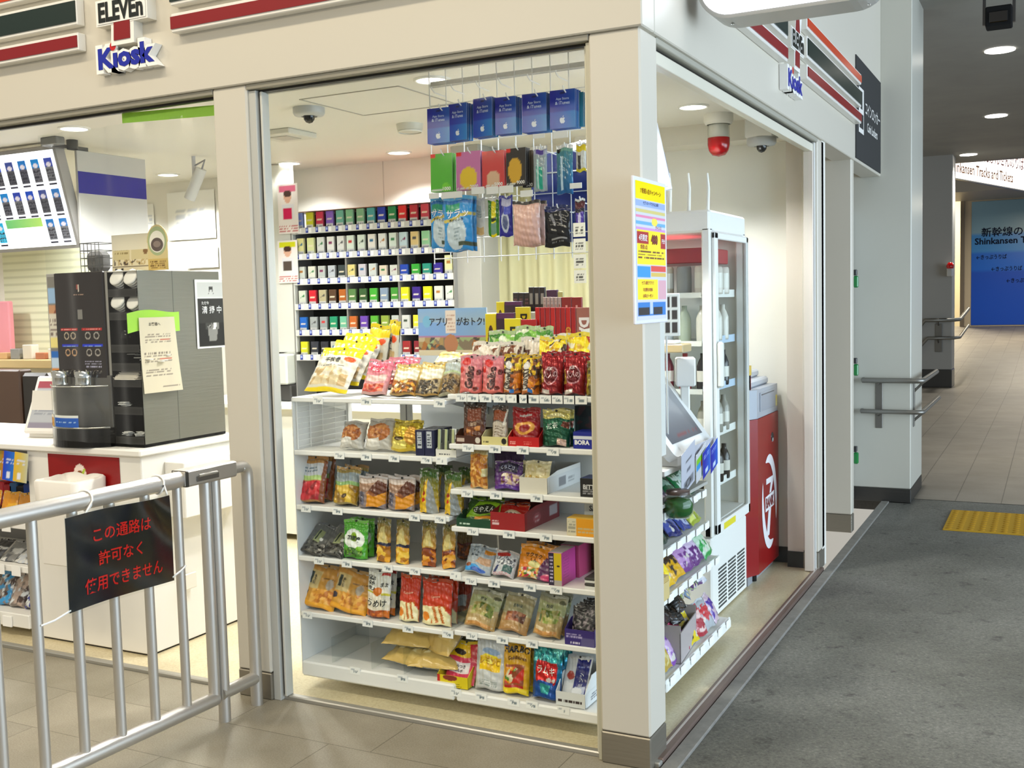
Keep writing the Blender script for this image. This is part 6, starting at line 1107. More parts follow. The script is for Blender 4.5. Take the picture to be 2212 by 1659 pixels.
# standee
t = thing('app_standee', 'sky blue cardboard standee with black lettering behind the left unit', 'standee', (0, 0, 0))
p0 = at(905, 768, 'y', .56); p1 = at(1050, 664, 'y', .56)
q = MB(); q.box(p0[0], p1[0], .562, .568, 1.0, p1[2], '#d8e0ea'); q.build('board', 'card', t)
q = MB(); w_ = p1[0]-p0[0]; h_ = p1[2]-p0[2]
paint(q, flat((p0[0], .5615, p0[2]), (1, 0, 0), (0, 0, 1)), w_, h_, [('vg', '#cfc4ae', '#9cbce0'), ('hg', 0, 1, .42, .7, '#8fb0dc', '#9ab8dc'), ('r', 0, 1, .36, .42, '#b48aa8'), ('blobs', 0, 1, .12, .38, .12, ['#8a8070', '#5c5a54', '#b09a70', '#a8b890', '#a87440', '#c8bca0'], 5), ('r', 0, 1, 0, .12, '#e2d8c0'), ('e', .48, .25, .1, .2, '#b88a6c'), ('r', .41, .56, .48, .96, '#efe4dc'), ('ln', .43, .54, .52, .9, 5, '#d0b8ac', 3), ('e', .13, .72, .06, .13, '#8fc0dc'), ('t', 'アプリ', .3, .72, .17, '#20242c', 0, .26, .03), ('t', 'がおトク!', .77, .72, .17, '#20242c', 0, .4, .03)], 80, 56); q.build('print', 'card', t)
# ================================================================== HANGING GOODS ON THE WIRE GRID
GY = 0.56
t = thing('hanging_grid', 'white wire grid hanging from the ceiling with hooks for cards and small goods', 'wire grid', (0, 0, 0))
gx0, gx1 = xat(930, GY, 2.2), xat(1262, GY, 2.2)
q = MB()
for x in np.arange(gx0, gx1+.2, 0.075): q.tube([(x, GY, 1.66), (x, GY, CZ)], 0.0022, '#e2e2de', 6)
for z in np.arange(1.68, 2.36, 0.075): q.tube([(gx0, GY, z), (gx1+.2, GY, z)], 0.0022, '#e2e2de', 6)
q.build('wire_mesh', 'satin', t)
q = MB()
for (l, r_) in ((1018, 1262),):
    xa, xb = xat(l, GY+.01, 2.0), xat(r_, GY+.01, 2.0)+.12
    q.box(xa, xb, GY+.008, GY+.012, 1.985, 2.055, '#10246e').box(xat(1150, GY+.01, 1.8), xb, GY+.008, GY+.012, 1.72, 1.98, '#122a78')
q.build('blue_backing', 'card', t)
MB().box(gx0, gx1+.2, GY+.004, GY+.012, 2.35, 2.375, '#c9c9c6', .002).build('top_bar', 'satin', t)
def hook(px, z, dy=0.13, y=GY, tg=False):
    x = xat(px, y-dy, z); q = MB(); q.tube([(x, y, z), (x, y-dy+.02, z+.002), (x, y-dy, z+.012), (x, y-dy-.004, z+.022)], 0.0026, '#f0f0ec', 8)
    return q.build('hook', 'gloss', t)
APPLE = [(-.02, .33), (-.16, .40), (-.36, .30), (-.42, .05), (-.34, -.22), (-.18, -.40), (-.02, -.36), (.14, -.40), (.28, -.26), (.36, -.10), (.24, .02), (.22, .16), (.34, .30), (.20, .39)]
LEAF = [(0, .42), (.04, .56), (.17, .66), (.15, .52)]
def gcard(lab, pxl, pxr, py0, py1, y, n, rz=0, ops=None, apple=True, grp='blue gift cards on hooks', name='gift_card', twist=0, lab2='blue gift card behind it'):
    zb = zat(py1, xat(pxl, y, 2.1), y); zt = zat(py0, xat(pxl, y, 2.1), y); x0, x1 = xat(pxl, y, 2.1), xat(pxr, y, 2.1); w_, h_ = x1-x0, zt-zb
    q = MB().box(-w_/2, w_/2, 0, .0012, -h_, 0, '#c8ccd0')
    P = flat((-w_/2, -.0004, -h_), (1, 0, 0), (0, 0, 1))
    o_ = ops or [('f', '#1a3aa8'), ('hg', 0, 1, 0, 1, '#14259a', '#2a68b8'), ('hg', 0, 1, 0, .45, '#1c4cb0', '#3a90cc'), ('e', .5, .93, .1, .02, '#0a1040'), ('t', 'App Store', .5, .76, .085, '#c4d4f4', 0, .7), ('t', '& iTunes', .5, .66, .085, '#c4d4f4', 0, .6)]
    paint(q, P, w_, h_, o_, 16, 24)
    if apple:
        s_ = w_*.27; c = P(np.array([w_*.5]), np.array([h_*.2]))[0]
        q.prism([(a*s_, b*s_) for a, b in APPLE], lambda a, b, d: np.array([c[0]+a, -.0005-d, c[2]+b]), 0, .0008, '#e6ecf6'); q.prism([(a*s_, b*s_) for a, b in LEAF], lambda a, b, d: np.array([c[0]+a, -.0005-d, c[2]+b]), 0, .0008, '#e6ecf6')
    o = q.build(name, 'card', None, ((x0+x1)/2, y, zt), (R(-2), 0, rz)); tag(o, lab, 'gift card', grp)
    for k in range(1, n):
        c2 = copy_tree(o); c2.location.y += .012*k; c2.rotation_euler.z = rz+R(2.5*((k*7) % 3-1)); c2['label'] = '%s, %s from the front' % (lab2, ORD[k])
    return o
for k, (l, r_, p0, p1, rz, wh) in enumerate(((926, 972, 236, 312, 4, 'leftmost on the top row of hooks'), (970, 1012, 226, 306, -6, 'second on the top row of hooks'), (1022, 1068, 214, 298, -10, 'third on the top row of hooks'), (1072, 1116, 212, 292, 3, 'fourth on the top row of hooks'), (1130, 1182, 205, 288, 2, 'fifth on the top row of hooks'), (1190, 1244, 197, 280, 2, 'sixth on the top row of hooks'))):
    gcard('blue gift card with white fruit mark, '+wh, l, r_, p0, p1, .43, 5, R(rz), lab2='blue gift card in the pile behind the '+wh.split(' on ')[0]+' front card of the top row')
    hook((l+r_)/2, zat(p0, xat(l, .43, 2.2), .43)-.012, .15); hook((l+r_)/2-16, 2.31, .10)
gcard('teal green gift card at the right end of the top row', 1246, 1262, 200, 275, .47, 2, 0, [('vg', '#2a8aa8', '#2a7a8a')], False, lab2='teal green gift card at the back of the top row end')
pc = [('#58b01e', ('e', .7, .1, .2, .12, '#7cc81e'), '1000', 'bright green'), ('#d08ab8', ('e', .5, .3, .35, .3, '#e4c838'), '2000', 'pink and yellow'), ('#c01418', ('e', .5, .2, .3, .25, '#d8b89a'), '5000', 'red'), ('#2a2018', ('e', .45, .4, .35, .35, '#d8b030'), '9000', 'black and gold')]
for k, (l, r_, p0, p1) in enumerate(((930, 976, 334, 416), (984, 1038, 330, 412), (1041, 1088, 328, 406), (1092, 1136, 322, 402))):
    bgc, e, num, cn = pc[k]
    gcard('%s prepaid card with a red corner, in the second row of hooks' % cn, l, r_, p0, p1, .43, 4, R((2, -3, 2, -4)[k]), [('f', bgc), e, ('r', 0, .22, .9, 1, '#d42a18'), ('ln', .05, .5, .03, .08, 1, '#e8e8e0', k), ('t', num, .74, .07, .1, '#f4f0e8', 0, .46, .03)], False, 'prepaid cards in the second row', lab2='prepaid card behind the %s one' % cn)
    hook((l+r_)/2, zat(p0, xat(l, .43, 2.0), .43)-.010, .15)
gcard('black prepaid card with pale numerals behind the gold one', 1128, 1153, 326, 406, .46, 2, 0, [('vg', '#2c2a28', '#5a4a30'), ('t', '500', .6, .07, .1, '#d8d4cc', 0, .6, .03)], False, 'prepaid cards in the second row', lab2='black prepaid card at the back')
def hang(name, lab, l, r_, p0, p1, y, T, ops, cat, seed, mat='film', seal='#d8dadc', grp=None, n=1, labs=(), kind='pillow', dy=.03):
    zt = zat(p0, xat(l, y, 1.9), y); zb = zat(p1, xat(l, y, 1.9), y); x0 = xat(l, y, (zt+zb)/2); x1 = xat(r_, y, (zt+zb)/2)
    o = pouch(name, lab, cat, x1-x0, zt-zb, T, ops, ((x0+x1)/2, y, zb), 1, seed=seed, seal=seal, mat=mat, kind=kind, group=grp, nu=36, nv=48, hole=False)
    if n > 1: copies(o, n, dy, labs)
    return o
br1 = [('f', '#a9b4b8'), ('r', 0, 1, .8, 1, '#b4b8cc'), ('r', .2, .75, .83, .95, '#6a5a9a'), ('r', .25, .7, .05, .55, '#3aa894'), ('r', .3, .42, .05, .7, '#c4e0dc')]
for k in range(3): hang('toothbrush_pack', 'clear pack with a turquoise toothbrush set, second row of hooks, %s from the front' % ORD[k], 1152, 1182, 318, 414, .42+.03*k, .015, br1, 'toothbrush pack', 150+k, 'gloss', grp='clear toothbrush packs')
for k in range(3): hang('blue_brush_pack', 'blue clear pack of a toothbrush kit, second row of hooks, %s from the front' % ORD[k], 1202, 1238, 314, 420, .42+.03*k, .02, [('vg', '#2f6a9a', '#6a9a9c'), ('r', .28, .42, .06, .75, '#c8dce8'), ('r', 0, 1, .86, 1, '#8ab0a4'), ('e', .15, .9, .12, .06, '#202428')], 'toothbrush pack', 155+k, 'gloss', grp='blue toothbrush packs')
hang('yellow_label_pack', 'small pack with a yellow card top at the right end of the second row', 1244, 1266, 310, 372, .42, .012, [('f', '#d8d8d2'), ('r', 0, 1, .7, 1, '#d8c41c'), ('r', .2, .5, .1, .6, '#3a3a3c'), ('r', 0, 1, 0, .1, '#d0c43a')], 'battery pack', 160, 'card')
cool = [('vg', '#3a8cc4', '#3f9ad0'), ('e', .48, .32, .34, .3, '#c4d0d8'), ('poly', [(0, .5), (1, .66), (1, .72), (0, .56)], '#c4b86a'), ('r', 0, 1, .86, 1, '#2c7ab4'), ('r', .1, .6, .72, .86, '#2a9a7a'), ('r', .55, 1, .08, .16, '#4a5444'), ('ln', .4, .62, .2, .45, 4, '#9aa8b0', 3), ('t', 'サラッ', .52, .68, .15, '#f2f4f8', 0, .86, .05, (.04, '#1c3ab0')), ('t', 'ボディふき', .5, .565, .06, '#1c1c1c', 0, .7, .03)]
hang('body_wipes', 'blue bag of body wipes, left one in the third row of hooks', 930, 978, 428, 538, .44, .03, cool, 'wipes', 161, seal='#4aa0d4', grp='blue bags of body wipes')
hang('body_wipes', 'blue bag of body wipes, larger right one in the third row of hooks', 958, 1022, 426, 544, .40, .035, cool, 'wipes', 162, seal='#4aa0d4', grp='blue bags of body wipes', n=2, labs=('blue bag of body wipes behind the right one',))
hang('white_mask_pack', 'white and beige pack behind the body wipes in the third row', 1022, 1048, 428, 512, .46, .012, [('f', '#d4d6d6'), ('r', .1, .9, .05, .25, '#cbb48c'), ('r', .2, .7, .5, .8, '#b4c0c4'), ('ln', .2, .8, .5, .7, 3, '#8a9498', 3)], 'pack', 163, 'gloss')
hang('green_pen_pack', 'green and yellow narrow pack in the third row', 1054, 1078, 428, 512, .44, .012, [('f', '#3c7a2c'), ('r', .35, .75, .05, .95, '#d8d02c'), ('r', .35, .75, .4, .5, '#2c3a2c'), ('r', .3, .8, .05, .35, '#7a9a8c'), ('r', .3, .8, 0, .06, '#d4c41c')], 'pen pack', 164, 'gloss')
hang('purple_wipe_pack', 'violet pack with a white oval in the third row', 1078, 1108, 424, 512, .42, .02, [('f', '#2a2a8a'), ('e', .5, .35, .3, .25, '#b8c0d0'), ('e', .5, .35, .2, .17, '#5a6488'), ('r', .2, .9, .75, .95, '#c4c4dc'), ('r', .4, .9, .55, .75, '#4a58b8')], 'pack', 165, seal='#3a3a9a')
towel = [('vg', '#c4a49c', '#d8bcb4'), ('str', 0, 1, 0, 1, 9, .12, '#d0b0a8', .5)]
hang('pink_towel_pack', 'pale pink folded hand towel pack in the third row', 1108, 1168, 436, 533, .40, .05, towel, 'towel pack', 166, seal='#2a2422', n=2, labs=('pale pink towel pack behind the front one',), dy=.055)
hang('black_stocking_pack', 'black pack with clear sleeve at the right of the third row', 1176, 1232, 446, 535, .42, .02, [('f', '#1a1a1e'), ('r', 0, 1, .86, 1, '#1c2a5a'), ('poly', [(.2, .8), (.45, .5), (.5, .55), (.3, .84)], '#8a8a90'), ('poly', [(.6, .84), (.7, .5), (.74, .52), (.68, .84)], '#74747a'), ('r', .3, .9, .19, .23, '#9a9a9c'), ('dots', .3, .8, .1, .16, .05, .25, '#8a8a8c'), ('r', 0, 1, 0, .03, '#2a2a2c')], 'stocking pack', 167, 'gloss', seal='#1c2a5a')
hang('violet_small_pack', 'small violet and black pack at the right edge of the third row', 1242, 1264, 430, 502, .42, .015, [('f', '#2c2a38'), ('r', .1, .9, .2, .6, '#5a4a9a'), ('e', .5, .4, .15, .2, '#c8c4dc'), ('r', 0, 1, .7, .9, '#5a2c34')], 'pack', 168, 'gloss')
for px, py in ((955, 436), (990, 436), (1064, 436), (1092, 432), (1138, 444), (1204, 454), (1168, 326), (1220, 322), (1254, 318), (1253, 438)): hook(px, zat(py, xat(px, .42, 1.9), .42), .145)
q = MB()
for (l, r_, p0, p1) in ((928, 950, 418, 430), (955, 1000, 416, 430), (1020, 1048, 405, 420), (1052, 1078, 404, 420), (1080, 1110, 402, 418), (1125, 1152, 412, 426), (1155, 1180, 290, 300), (1198, 1230, 286, 300), (1232, 1258, 396, 408)):
    y = .40; xa, xb = xat(l, y, 1.8), xat(r_, y, 1.8); za, zb_ = zat(p1, xa, y), zat(p0, xa, y)
    MB().box(xa, xb, y, y+.002, za, zb_, '#f2f2ee', .0005).build('price_tag', 'paper', t)
for k, (p0, p1) in enumerate(((482, 512), (516, 546), (550, 580), (584, 612))):
    y = .36; xa, xb = xat(1240, y, 1.6), xat(1266, y, 1.6); za, zb_ = zat(p1, xa, y), zat(p0, xa, y); q = MB().box(xa, xb, y, y+.001, za, zb_, '#eeeee8'); paint(q, flat((xa, y-.0004, za), (1, 0, 0), (0, 0, 1)), xb-xa, zb_-za, [('f', '#f0f0ea'), ('ln', .2, .8, .2, .8, 3, '#5a5a58', k)], 14, 12)
    tag(q.build('price_strip', 'paper'), 'white price list slip hanging beside the right window frame, %s from the top' % ORD[k], 'price slip', 'price slips beside the window frame')
# ================================================================== CIGARETTE RACK ON THE BACK WALL
RY = 2.46
rx0, rx1 = xat(640, RY, 1.6), xat(980, RY, 1.6)
t = thing('cigarette_rack', 'grey cigarette rack with rows of packs against the back wall', 'rack', (0, 0, 0))
rowpx = (497, 556, 611, 664, 719, 772, 868)   # height of the price rails
def zrow(py): return zat(py, (rx0+rx1)/2, RY)
ZR = [zat(p_, xat(650, RY, 1.6), RY) for p_ in (500, 556, 610, 664, 720, 773, 866)]
q = MB().box(rx0-.02, rx1, 2.66, 2.68, .9, ZR[0]+.12, '#2c2b2a'); q.build('back_panel', 'matte', t)
MB().box(rx0-.03, rx0-.02, RY, 2.7, .9, ZR[0]+.02, '#8a8883').box(rx1, rx1+.006, RY, 2.7, .9, ZR[0]+.02, '#8a8883').build('side_panel', 'satin', t)
for i, z in enumerate(ZR):
    MB().box(rx0-.02, rx1, RY+.012, 2.66, z-.012, z-.002, '#6e6c68').build('shelf_board', 'satin', t)
    q = MB().box(rx0-.02, rx1, RY, RY+.006, z-.018, z+.022, '#d0d0cc', .001)
    q.build('price_rail', 'paper', t)
for f_ in (1/3, 2/3):
    x = rx0+(rx1-rx0)*f_; MB().box(x-.006, x+.006, RY+.008, 2.66, ZR[5]-.05, ZR[1]+.12, '#7c7a76').build('upright', 'satin', t)
rowcol = [
 ['#8a9ad0', '#c8c83a', '#b83a58', '#8a6ab8', '#7ab0a0', '#8ab898', '#8ab090', '#58a0a0', '#1c3a9a', '#1a7a4a', '#c01c1c', '#a82438', '#b84a58', '#8a3a44', '#9a4a50'],
 ['#d8d4a0', '#d4d8a8', '#d4d6d0', '#dadad4', '#d8d8d4', '#d4dcd0', '#d0d8cc', '#e0dcd4', '#e0e0dc', '#d8e0d8', '#c8d8dc', '#d4c090', '#9ac4a0', '#d8d4dc', '#dcdcd8'],
 ['#c8ccc4', '#d4d4c8', '#b4b8b4', '#b8bcc0', '#3a4444', '#d0c48c', '#c4c0c4', '#c8ccc8', '#d4c8b8', '#d0d0c8', '#1c4aa0', '#3a9a3a', '#2a8a7a', '#3c2a8a', '#d8d8b0'],
 ['#ccd0c4', '#b82c3c', '#b0a88c', '#5a4430', '#a0642c', '#5a7a4c', '#3a5a34', '#4a9a3a', '#8a98a8', '#4a8a3c', '#d4d42c', '#3a1c7a', '#d8d82c', '#d8d8d0', '#dcdcd4'],
 ['#2a6ab0', '#a4a8a8', '#9aa0a0', '#2a8a6a', '#7ab098', '#b06a34', '#6a4a9a', '#5a9a3a', '#8a9a4a', '#b8bcb8', '#c8c8c4', '#d8c84a', '#c4c4c0', '#b4b8b4', '#c8c8c8'],
 ['#c8c83a', '#3a3c44', '#34343a', '#b8b8b0', '#a8a8a4', '#8a4a3c', '#b0b0a8', '#6a3038', '#8a8a84', '#aaaaa6', '#8a2c2c', '#7a2430', '#6a2028', '#8a3038', '#7a2a30']]
def cname(h):
    r, g, b = [int(h[i:i+2], 16) for i in (1, 3, 5)]; mx, mn = max(r, g, b), min(r, g, b)
    if mx-mn < 26: return 'white' if mx > 195 else ('grey' if mx > 110 else 'black')
    if r == mx: 
        if g > r*.85: return 'yellow' if b < 120 else 'cream'
        return ('orange brown' if g > r*.5 and b < r*.6 else ('pink' if b > 110 and r > 150 else 'red')) if r > 100 else 'dark brown'
    if g == mx: return 'green' if b < g*.85 else 'teal'
    return 'blue' if r < g*1.15 else 'violet'
nper = 15; wp = (rx1-rx0)/nper; n_made = 0
proto = {}
for i in range(6):
    for j in range(nper):
        x = rx0+wp*(j+.5)-(0.004 if j % 5 == 0 else 0)
        c = rowcol[i][j]; key = (c, i)
        h_ = (.118, .122, .10 if j != 14 else .13, .108, .104, .104)[i] - (.014 if i == 2 and j in (8, 9, 10, 11, 12, 13) else 0)
        q = MB(); w2 = .0275; q.box(-w2, w2, 0, .022, 0, h_, c, .002)
        sv = i*15+j; white = cname(c) in ('white', 'cream', 'grey')
        acc = ['#3a4a3a', '#2a6a8a', '#a8783a', '#2f7a4a', '#7a2c5a', '#4a4a4c', '#b83a3a'][sv % 7]
        o_ = [('f', c), ('r', 0, 1, .0, .34, '#c9c9c4' if i > 0 else '#dcdcd8')]
        if white: o_ += [('poly', [(.15, .55), (.9, .8), (.85, .62)], acc)] if sv % 2 else [('r', .25, .75, .6, .75, acc)]
        else: o_ += [('r', .2, .8, .55, .62, '#e4dcc8'), ('ln', .2, .8, .66, .8, 2, '#d8d0c0', sv)]
        o_ += [('ln', .1, .9, .08, .26, 3, '#8a8c94', sv)]
        paint(q, flat((-w2+.001, -.0004, .001), (1, 0, 0), (0, 0, 1)), 2*w2-.002, h_-.002, o_, 10, 14)
        o = q.build('cigarette_pack', 'card', None, (x, RY+.014, ZR[i]+.001)); n_made += 1
        tag(o, '%s cigarette pack, %s from the left in the %s row of the back rack' % (cname(c), ORD[j], ORD[i]), 'cigarette pack', 'cigarette packs in the back rack')
        # number tab on the rail, part of the rack
        if i*nper+j < 90:
            q = MB().box(x-.022, x-.002, RY-.002, RY-.0005, ZR[i]-.012, ZR[i]+.02, '#24337a'); paint(q, flat((x-.021, RY-.0024, ZR[i]-.010), (1, 0, 0), (0, 0, 1)), .018, .028, [('f', '#2c3c8c'), ('r', .2, .8, .4, .8, '#aab4d8')], 4, 5); q.box(x+.0, x+.024, RY-.002, RY-.0005, ZR[i]-.012, ZR[i]+.018, '#f2f2ee'); q.build('number_tab', 'paper', t)
q = MB()
for j in range(12):
    x = rx0+wp*(j+3.5); q.box(x-.022, x-.002, RY-.002, RY-.0005, ZR[6]-.006, ZR[6]+.03, '#2c3c8c').box(x, x+.024, RY-.002, RY-.0005, ZR[6]-.004, ZR[6]+.026, '#f2f2ee')
q.build('number_tab', 'paper', t)
MB().box(rx0-.02, rx1, RY-.003, RY+.3, ZR[0]+.122, ZR[0]+.125, '#b88a78').build('top_edge', 'satin', t)
# worktop and cabinet behind the counter
t = thing('back_worktop', 'white worktop and cabinet under the cigarette rack', 'counter', (0, 0, 0))
MB().box(rx0-.9, -2.13, 2.2, 2.78, .86, .89, '#eceadf', .004).build('worktop', 'paint', t); MB().box(rx0-.9, -2.13, 2.25, 2.75, .05, .86, '#e2e0d4', .004).build('cabinet', 'paint', t)
q = MB(); q.box(rx0-.45, rx0-.03, 2.4, 2.7, .893, 1.0, '#3a3835', .01); tag(q.build('cash_box', 'satin'), 'black cash drawer box left of the cigarette rack', 'cash box')
q = MB(); q.box(rx0-.45, rx0-.04, 2.38, 2.68, 1.002, 1.2, '#dcdccf', .01); paint(q, flat((rx0-.40, 2.3795, 1.08), (1, 0, 0), (0, 0, 1)), .22, .09, [('f', '#dcdccf'), ('str', 0, 1, 0, 1, 5, .0, '#6ac0a4', .75)], 30, 6); tag(q.build('fax_machine', 'plastic'), 'pale machine with turquoise keys standing on the black drawer box', 'machine')
q = MB(); q.box(rx0-.38, rx0-.2, 2.5, 2.6, 1.202, 1.215, '#2a2a2c', .004).tube([(rx0-.36, 2.52, 1.21), (rx0-.36, 2.52, 1.29)], .006, '#222', 8); tag(q.build('handset', 'plastic'), 'black handset lying on the pale machine', 'telephone')
# staff posters at the left of the rack
for k, (p0, p1, c1, lb) in enumerate(((395, 506, '#b81c5a', 'upper staff poster with a crimson garment, left of the rack'), (518, 612, '#5a5048', 'lower staff poster with yellow heading, left of the rack'))):
    a_ = at(603, p1, 'y', 2.45); b2_ = at(641, p0, 'y', 2.45); w_, h_ = b2_[0]-a_[0], b2_[2]-a_[2]; q = MB().box(a_[0], b2_[0], 2.4505, 2.454, a_[2], b2_[2], '#e8e4e0')
    paint(q, flat((a_[0], 2.45, a_[2]), (1, 0, 0), (0, 0, 1)), w_, h_, [('f', '#ece6e2'), ('r', .1, .9, .84, .96, '#c8748c' if k == 0 else '#c8c82c'), ('e', .5, .72, .18, .1, '#d8b4a0'), ('e', .5, .8, .2, .07, '#4a342c'), ('r', .2, .8, .3, .6, '#e4e2e4'), ('r', .25, .7, .28, .5, c1), ('ln', .05, .95, .04, .18, 3, '#b86a6a', k)], 18, 40)
    tag(q.build('staff_poster', 'paper'), lb, 'poster', 'staff posters')
a_ = at(603, 900, 'y', 2.46)
tag(MB().box(rx0-.5, rx0-.015, 2.462, 2.5, 1.21, CZ-.01, '#d9d8cf', .003).build('wall_panel_behind_posters', 'paint'), None, None, None, 'structure')
# curtain
a_ = at(1052, 560, 'y', 2.74)[0]; b2_ = at(1262, 560, 'y', 2.74)[0]
Pc = lambda u, v: np.stack([a_+(b2_-a_+.3)*u, 2.74+.018*np.sin(u*60)+.008*np.sin(u*23+1), .1+2.1*v], 1)
t = thing('beige_curtain', 'pleated pale beige curtain across the back doorway', 'curtain', (0, 0, 0)); MB().surf(Pc, 120, 6, '#b4b08a', True).build('cloth', 'paper', t); MB().tube([(a_-.05, 2.74, 2.22), (b2_+.35, 2.74, 2.22)], .012, '#c8c8c0', 10).build('rail', 'satin', t)
# ================================================================== SHOP CEILING FITTINGS
lights = [((933, 172), 'nearest the window over the hanging cards'), ((430, 240), 'beside the green vinyl band'), ((160, 277), 'at far left over the lightbox'), ((862, 329), 'over the cigarette rack'), ((625, 352), 'over the left end of the cigarette rack'), ((363, 377), 'at the left over the wall posters'), ((1497, 230), 'seen through the side window')]
for (px, py), wh in lights:
    p = at(px, py, 'z', CZ-.001); k = thing('shop_downlight', 'round lit downlight in the shop ceiling, '+wh, 'ceiling light', p, group='shop downlights')
    MB().lathe([(0, -.004), (.066, -.004), (.066, 0)], '#fffaf0', 28).build('lens', 'lampdisc', k); MB().lathe([(.066, -.001), (.066, -.007), (.078, -.006), (.08, .001)], '#f0efe8', 28).build('rim', 'satin', k)
    lamp('shop_lamp', 'SPOT', (p[0], p[1], CZ-.02), 98, (.98, .99, 1.0), .06, spot_size=R(128), spot_blend=.55)
for x, y in ((-5.2, .8), (-5.2, 2.4), (-1.5, 1.9), (-6.5, 1.6), (-3.0, 1.6), (-0.6, .9)): lamp('shop_lamp', 'SPOT', (x, y, CZ-.02), 98, (.98, .99, 1.0), .06, spot_size=R(140), spot_blend=.6)
def dome(px, py, lab, r=.075):
    p = at(px, py, 'z', CZ); k = thing('dome_camera', lab, 'security camera', p)
    MB().lathe([(r, 0), (r, -.025), (r*.9, -.036), (r*.5, -.04)], '#b4b6b4', 26).lathe([(r*.55, -.037), (0, -.04)], '#a0a2a0', 26).build('housing', 'plastic', k)
    MB().lathe([(r*.36, -.038), (r*.33, -.055), (r*.2, -.068), (0, -.073)], '#1a1a18', 20).build('lens_dome', 'gloss', k); return k
dome(667, 233, 'grey dome camera on the ceiling behind the front window')
p = at(1645, 303, 'y', 2.5); k = dome(1645, 303, 'white dome camera on the ceiling behind the side window'); k.location = (p[0], 2.5, 2.335-.0) if False else tuple(at(1645, 299, 'z', 2.36)); 
p = at(1645, 299, 'y', 2.45); k.location = tuple(p)
MB().box(-.07, .07, -.07, .07, 0, CZ-p[2]+.001, '#dcdad0', .004).build('mount', 'paint', k)
p = at(1552, 262, 'y', 2.35); k = thing('red_beacon', 'red alarm beacon lamp hanging from the ceiling behind the side window', 'beacon', p)
zc = CZ-p[2]
MB().lathe([(.075, zc), (.075, .0), (.068, -.015), (.06, -.018)], '#e4e2d8', 26).build('base', 'plastic', k)
MB().lathe([(.056, -.016), (.056, -.095)], '#d8d4c8', 26).build('clear_collar', 'acrylic', k)
MB().lathe([(.05, -.02), (.05, -.09)], '#d4d0c4', 20).build('inner_tube', 'plastic', k)
MB().lathe([(.057, -.085), (.057, -.12), (.05, -.15), (.034, -.172), (0, -.18)], '#8a060c', 26).build('red_dome', 'gloss', k)
p = at(885, 268, 'z', CZ); k = thing('smoke_detector', 'pale half-round detector on the ceiling near the cards', 'detector', p); MB().lathe([(.07, 0), (.066, -.03), (.055, -.04), (0, -.042)], '#c9c7ba', 24).build('cover', 'plastic', k); MB().lathe([(.06, -.036), (.064, -.036), (.064, -.042), (.06, -.044)], '#e4e2d8', 24).build('rim', 'plastic', k)
p = at(622, 285, 'z', CZ); k = thing('air_grille', 'pale rectangular vent box on the ceiling left of the dome camera', 'vent', p); MB().box(-.14, .10, -.12, .12, -.03, 0, '#cfcdc2', .004).build('casing', 'plastic', k); MB().box(-.08, .04, -.06, .06, -.033, -.03, '#a8a69c').build('slot_panel', 'satin', k)
# second lightbox seen through the side window
p = at(1436, 340, 'y', 1.3); k = thing('side_lightbox', 'white lightbox edge with a blue stripe seen past the corner pillar', 'lightbox', (p[0], 1.3, p[2]), rot=(R(0), R(-12), R(25)))
MB().box(-.4, .0, -.02, .02, -.14, .15, '#eeeef2', .004).build('frame', 'satin', k); MB().box(-.39, -.02, -.023, -.02, -.12, .13, '#f4f6fa').build('light_face', 'glow', k); MB().box(.0001, .0015, -.012, .012, -.09, .02, '#1a1f9a').build('blue_stripe', 'satin', k)
# ================================================================== SIDE SHELF UNIT BEHIND THE SIDE WINDOW
GX = -0.125
t = gC = thing('sweet_gondola', 'white shelf unit of small sweets behind the side window', 'shelf', (0, 0, 0))
y0c, y1c = 0.52, 1.385
SC_ = dict(b=0.098, s3=0.37, s2=0.52, s1=0.66)
xr = dict(b=GX, s3=-.17, s2=-.215, s1=-.225)
MB().box(-.46, GX+.003, y0c, y1c, .055, SC_['b']-.004, SW, .005).build('base_deck', 'paint', t)
MB().box(-.48, -.46, y0c, y1c, .055, .80, '#d6d5cf').build('back_panel', 'paint', t)
for nm in ('b', 's3', 's2', 's1'):
    z = SC_[nm]; X = xr[nm]
    MB().box(-.46, X-.006, y0c, y1c, z-.014, z, SW, .002).box(X-.01, X, y0c, y1c, z-.026, z+.004, '#f3f2ee', .003).build('shelf_board', 'paint', t)
    for k in range(7):
        yy = y0c+.06+k*.125; MB().box(X+.0045, X+.0065, yy-.03, yy+.03, z-.024, z+.006, '#f6f6f4', .0006).build('price_tag', 'paper', t)
def sidepack(lab, y, z, x, w, h, T, ops, seed, lean=20, rz=90, cat='sweet packet', grp=None, mat='film', seal='#c8c8c4', roll=0, name='sweet_packet'):
    return pouch(name, lab, cat, w, h, T, ops, (x, y, z+T*.3), lie=(R(-lean), R(roll), R(rz)), seed=seed, seal=seal, mat=mat, group=grp, nu=20, nv=24, kind='pillow', hole=False)
rs = np.random.RandomState(12)
def row(zk, cols, y0, y1, w, h, T, lab, lean, back=1, seed0=200, grp=None):
    z = SC_[zk]; X = xr[zk]; n = len(cols)
    for k, (c, c2, nm) in enumerate(cols):
        yy = y0+(y1-y0)*(k+.5)/n
        for b in range(back):
            sidepack('%s, %s from the corner pillar on the %s%s' % (nm, ORD[k], lab, '' if b == 0 else ', %s back' % ORD[b]), yy, z, X-.03-.055*b, w, h, T, [('f', c), ('blobs', .05, .95, .15, .8, .16, [c, c2, c, c2, '#d8d4cc' if k % 2 else c], seed0+k), ('r', .15, .85, .55, .72, c2)], seed0+k*3+b, lean, 90+rs.uniform(-10, 10), grp=grp, seal=c, roll=rs.uniform(-8, 8))
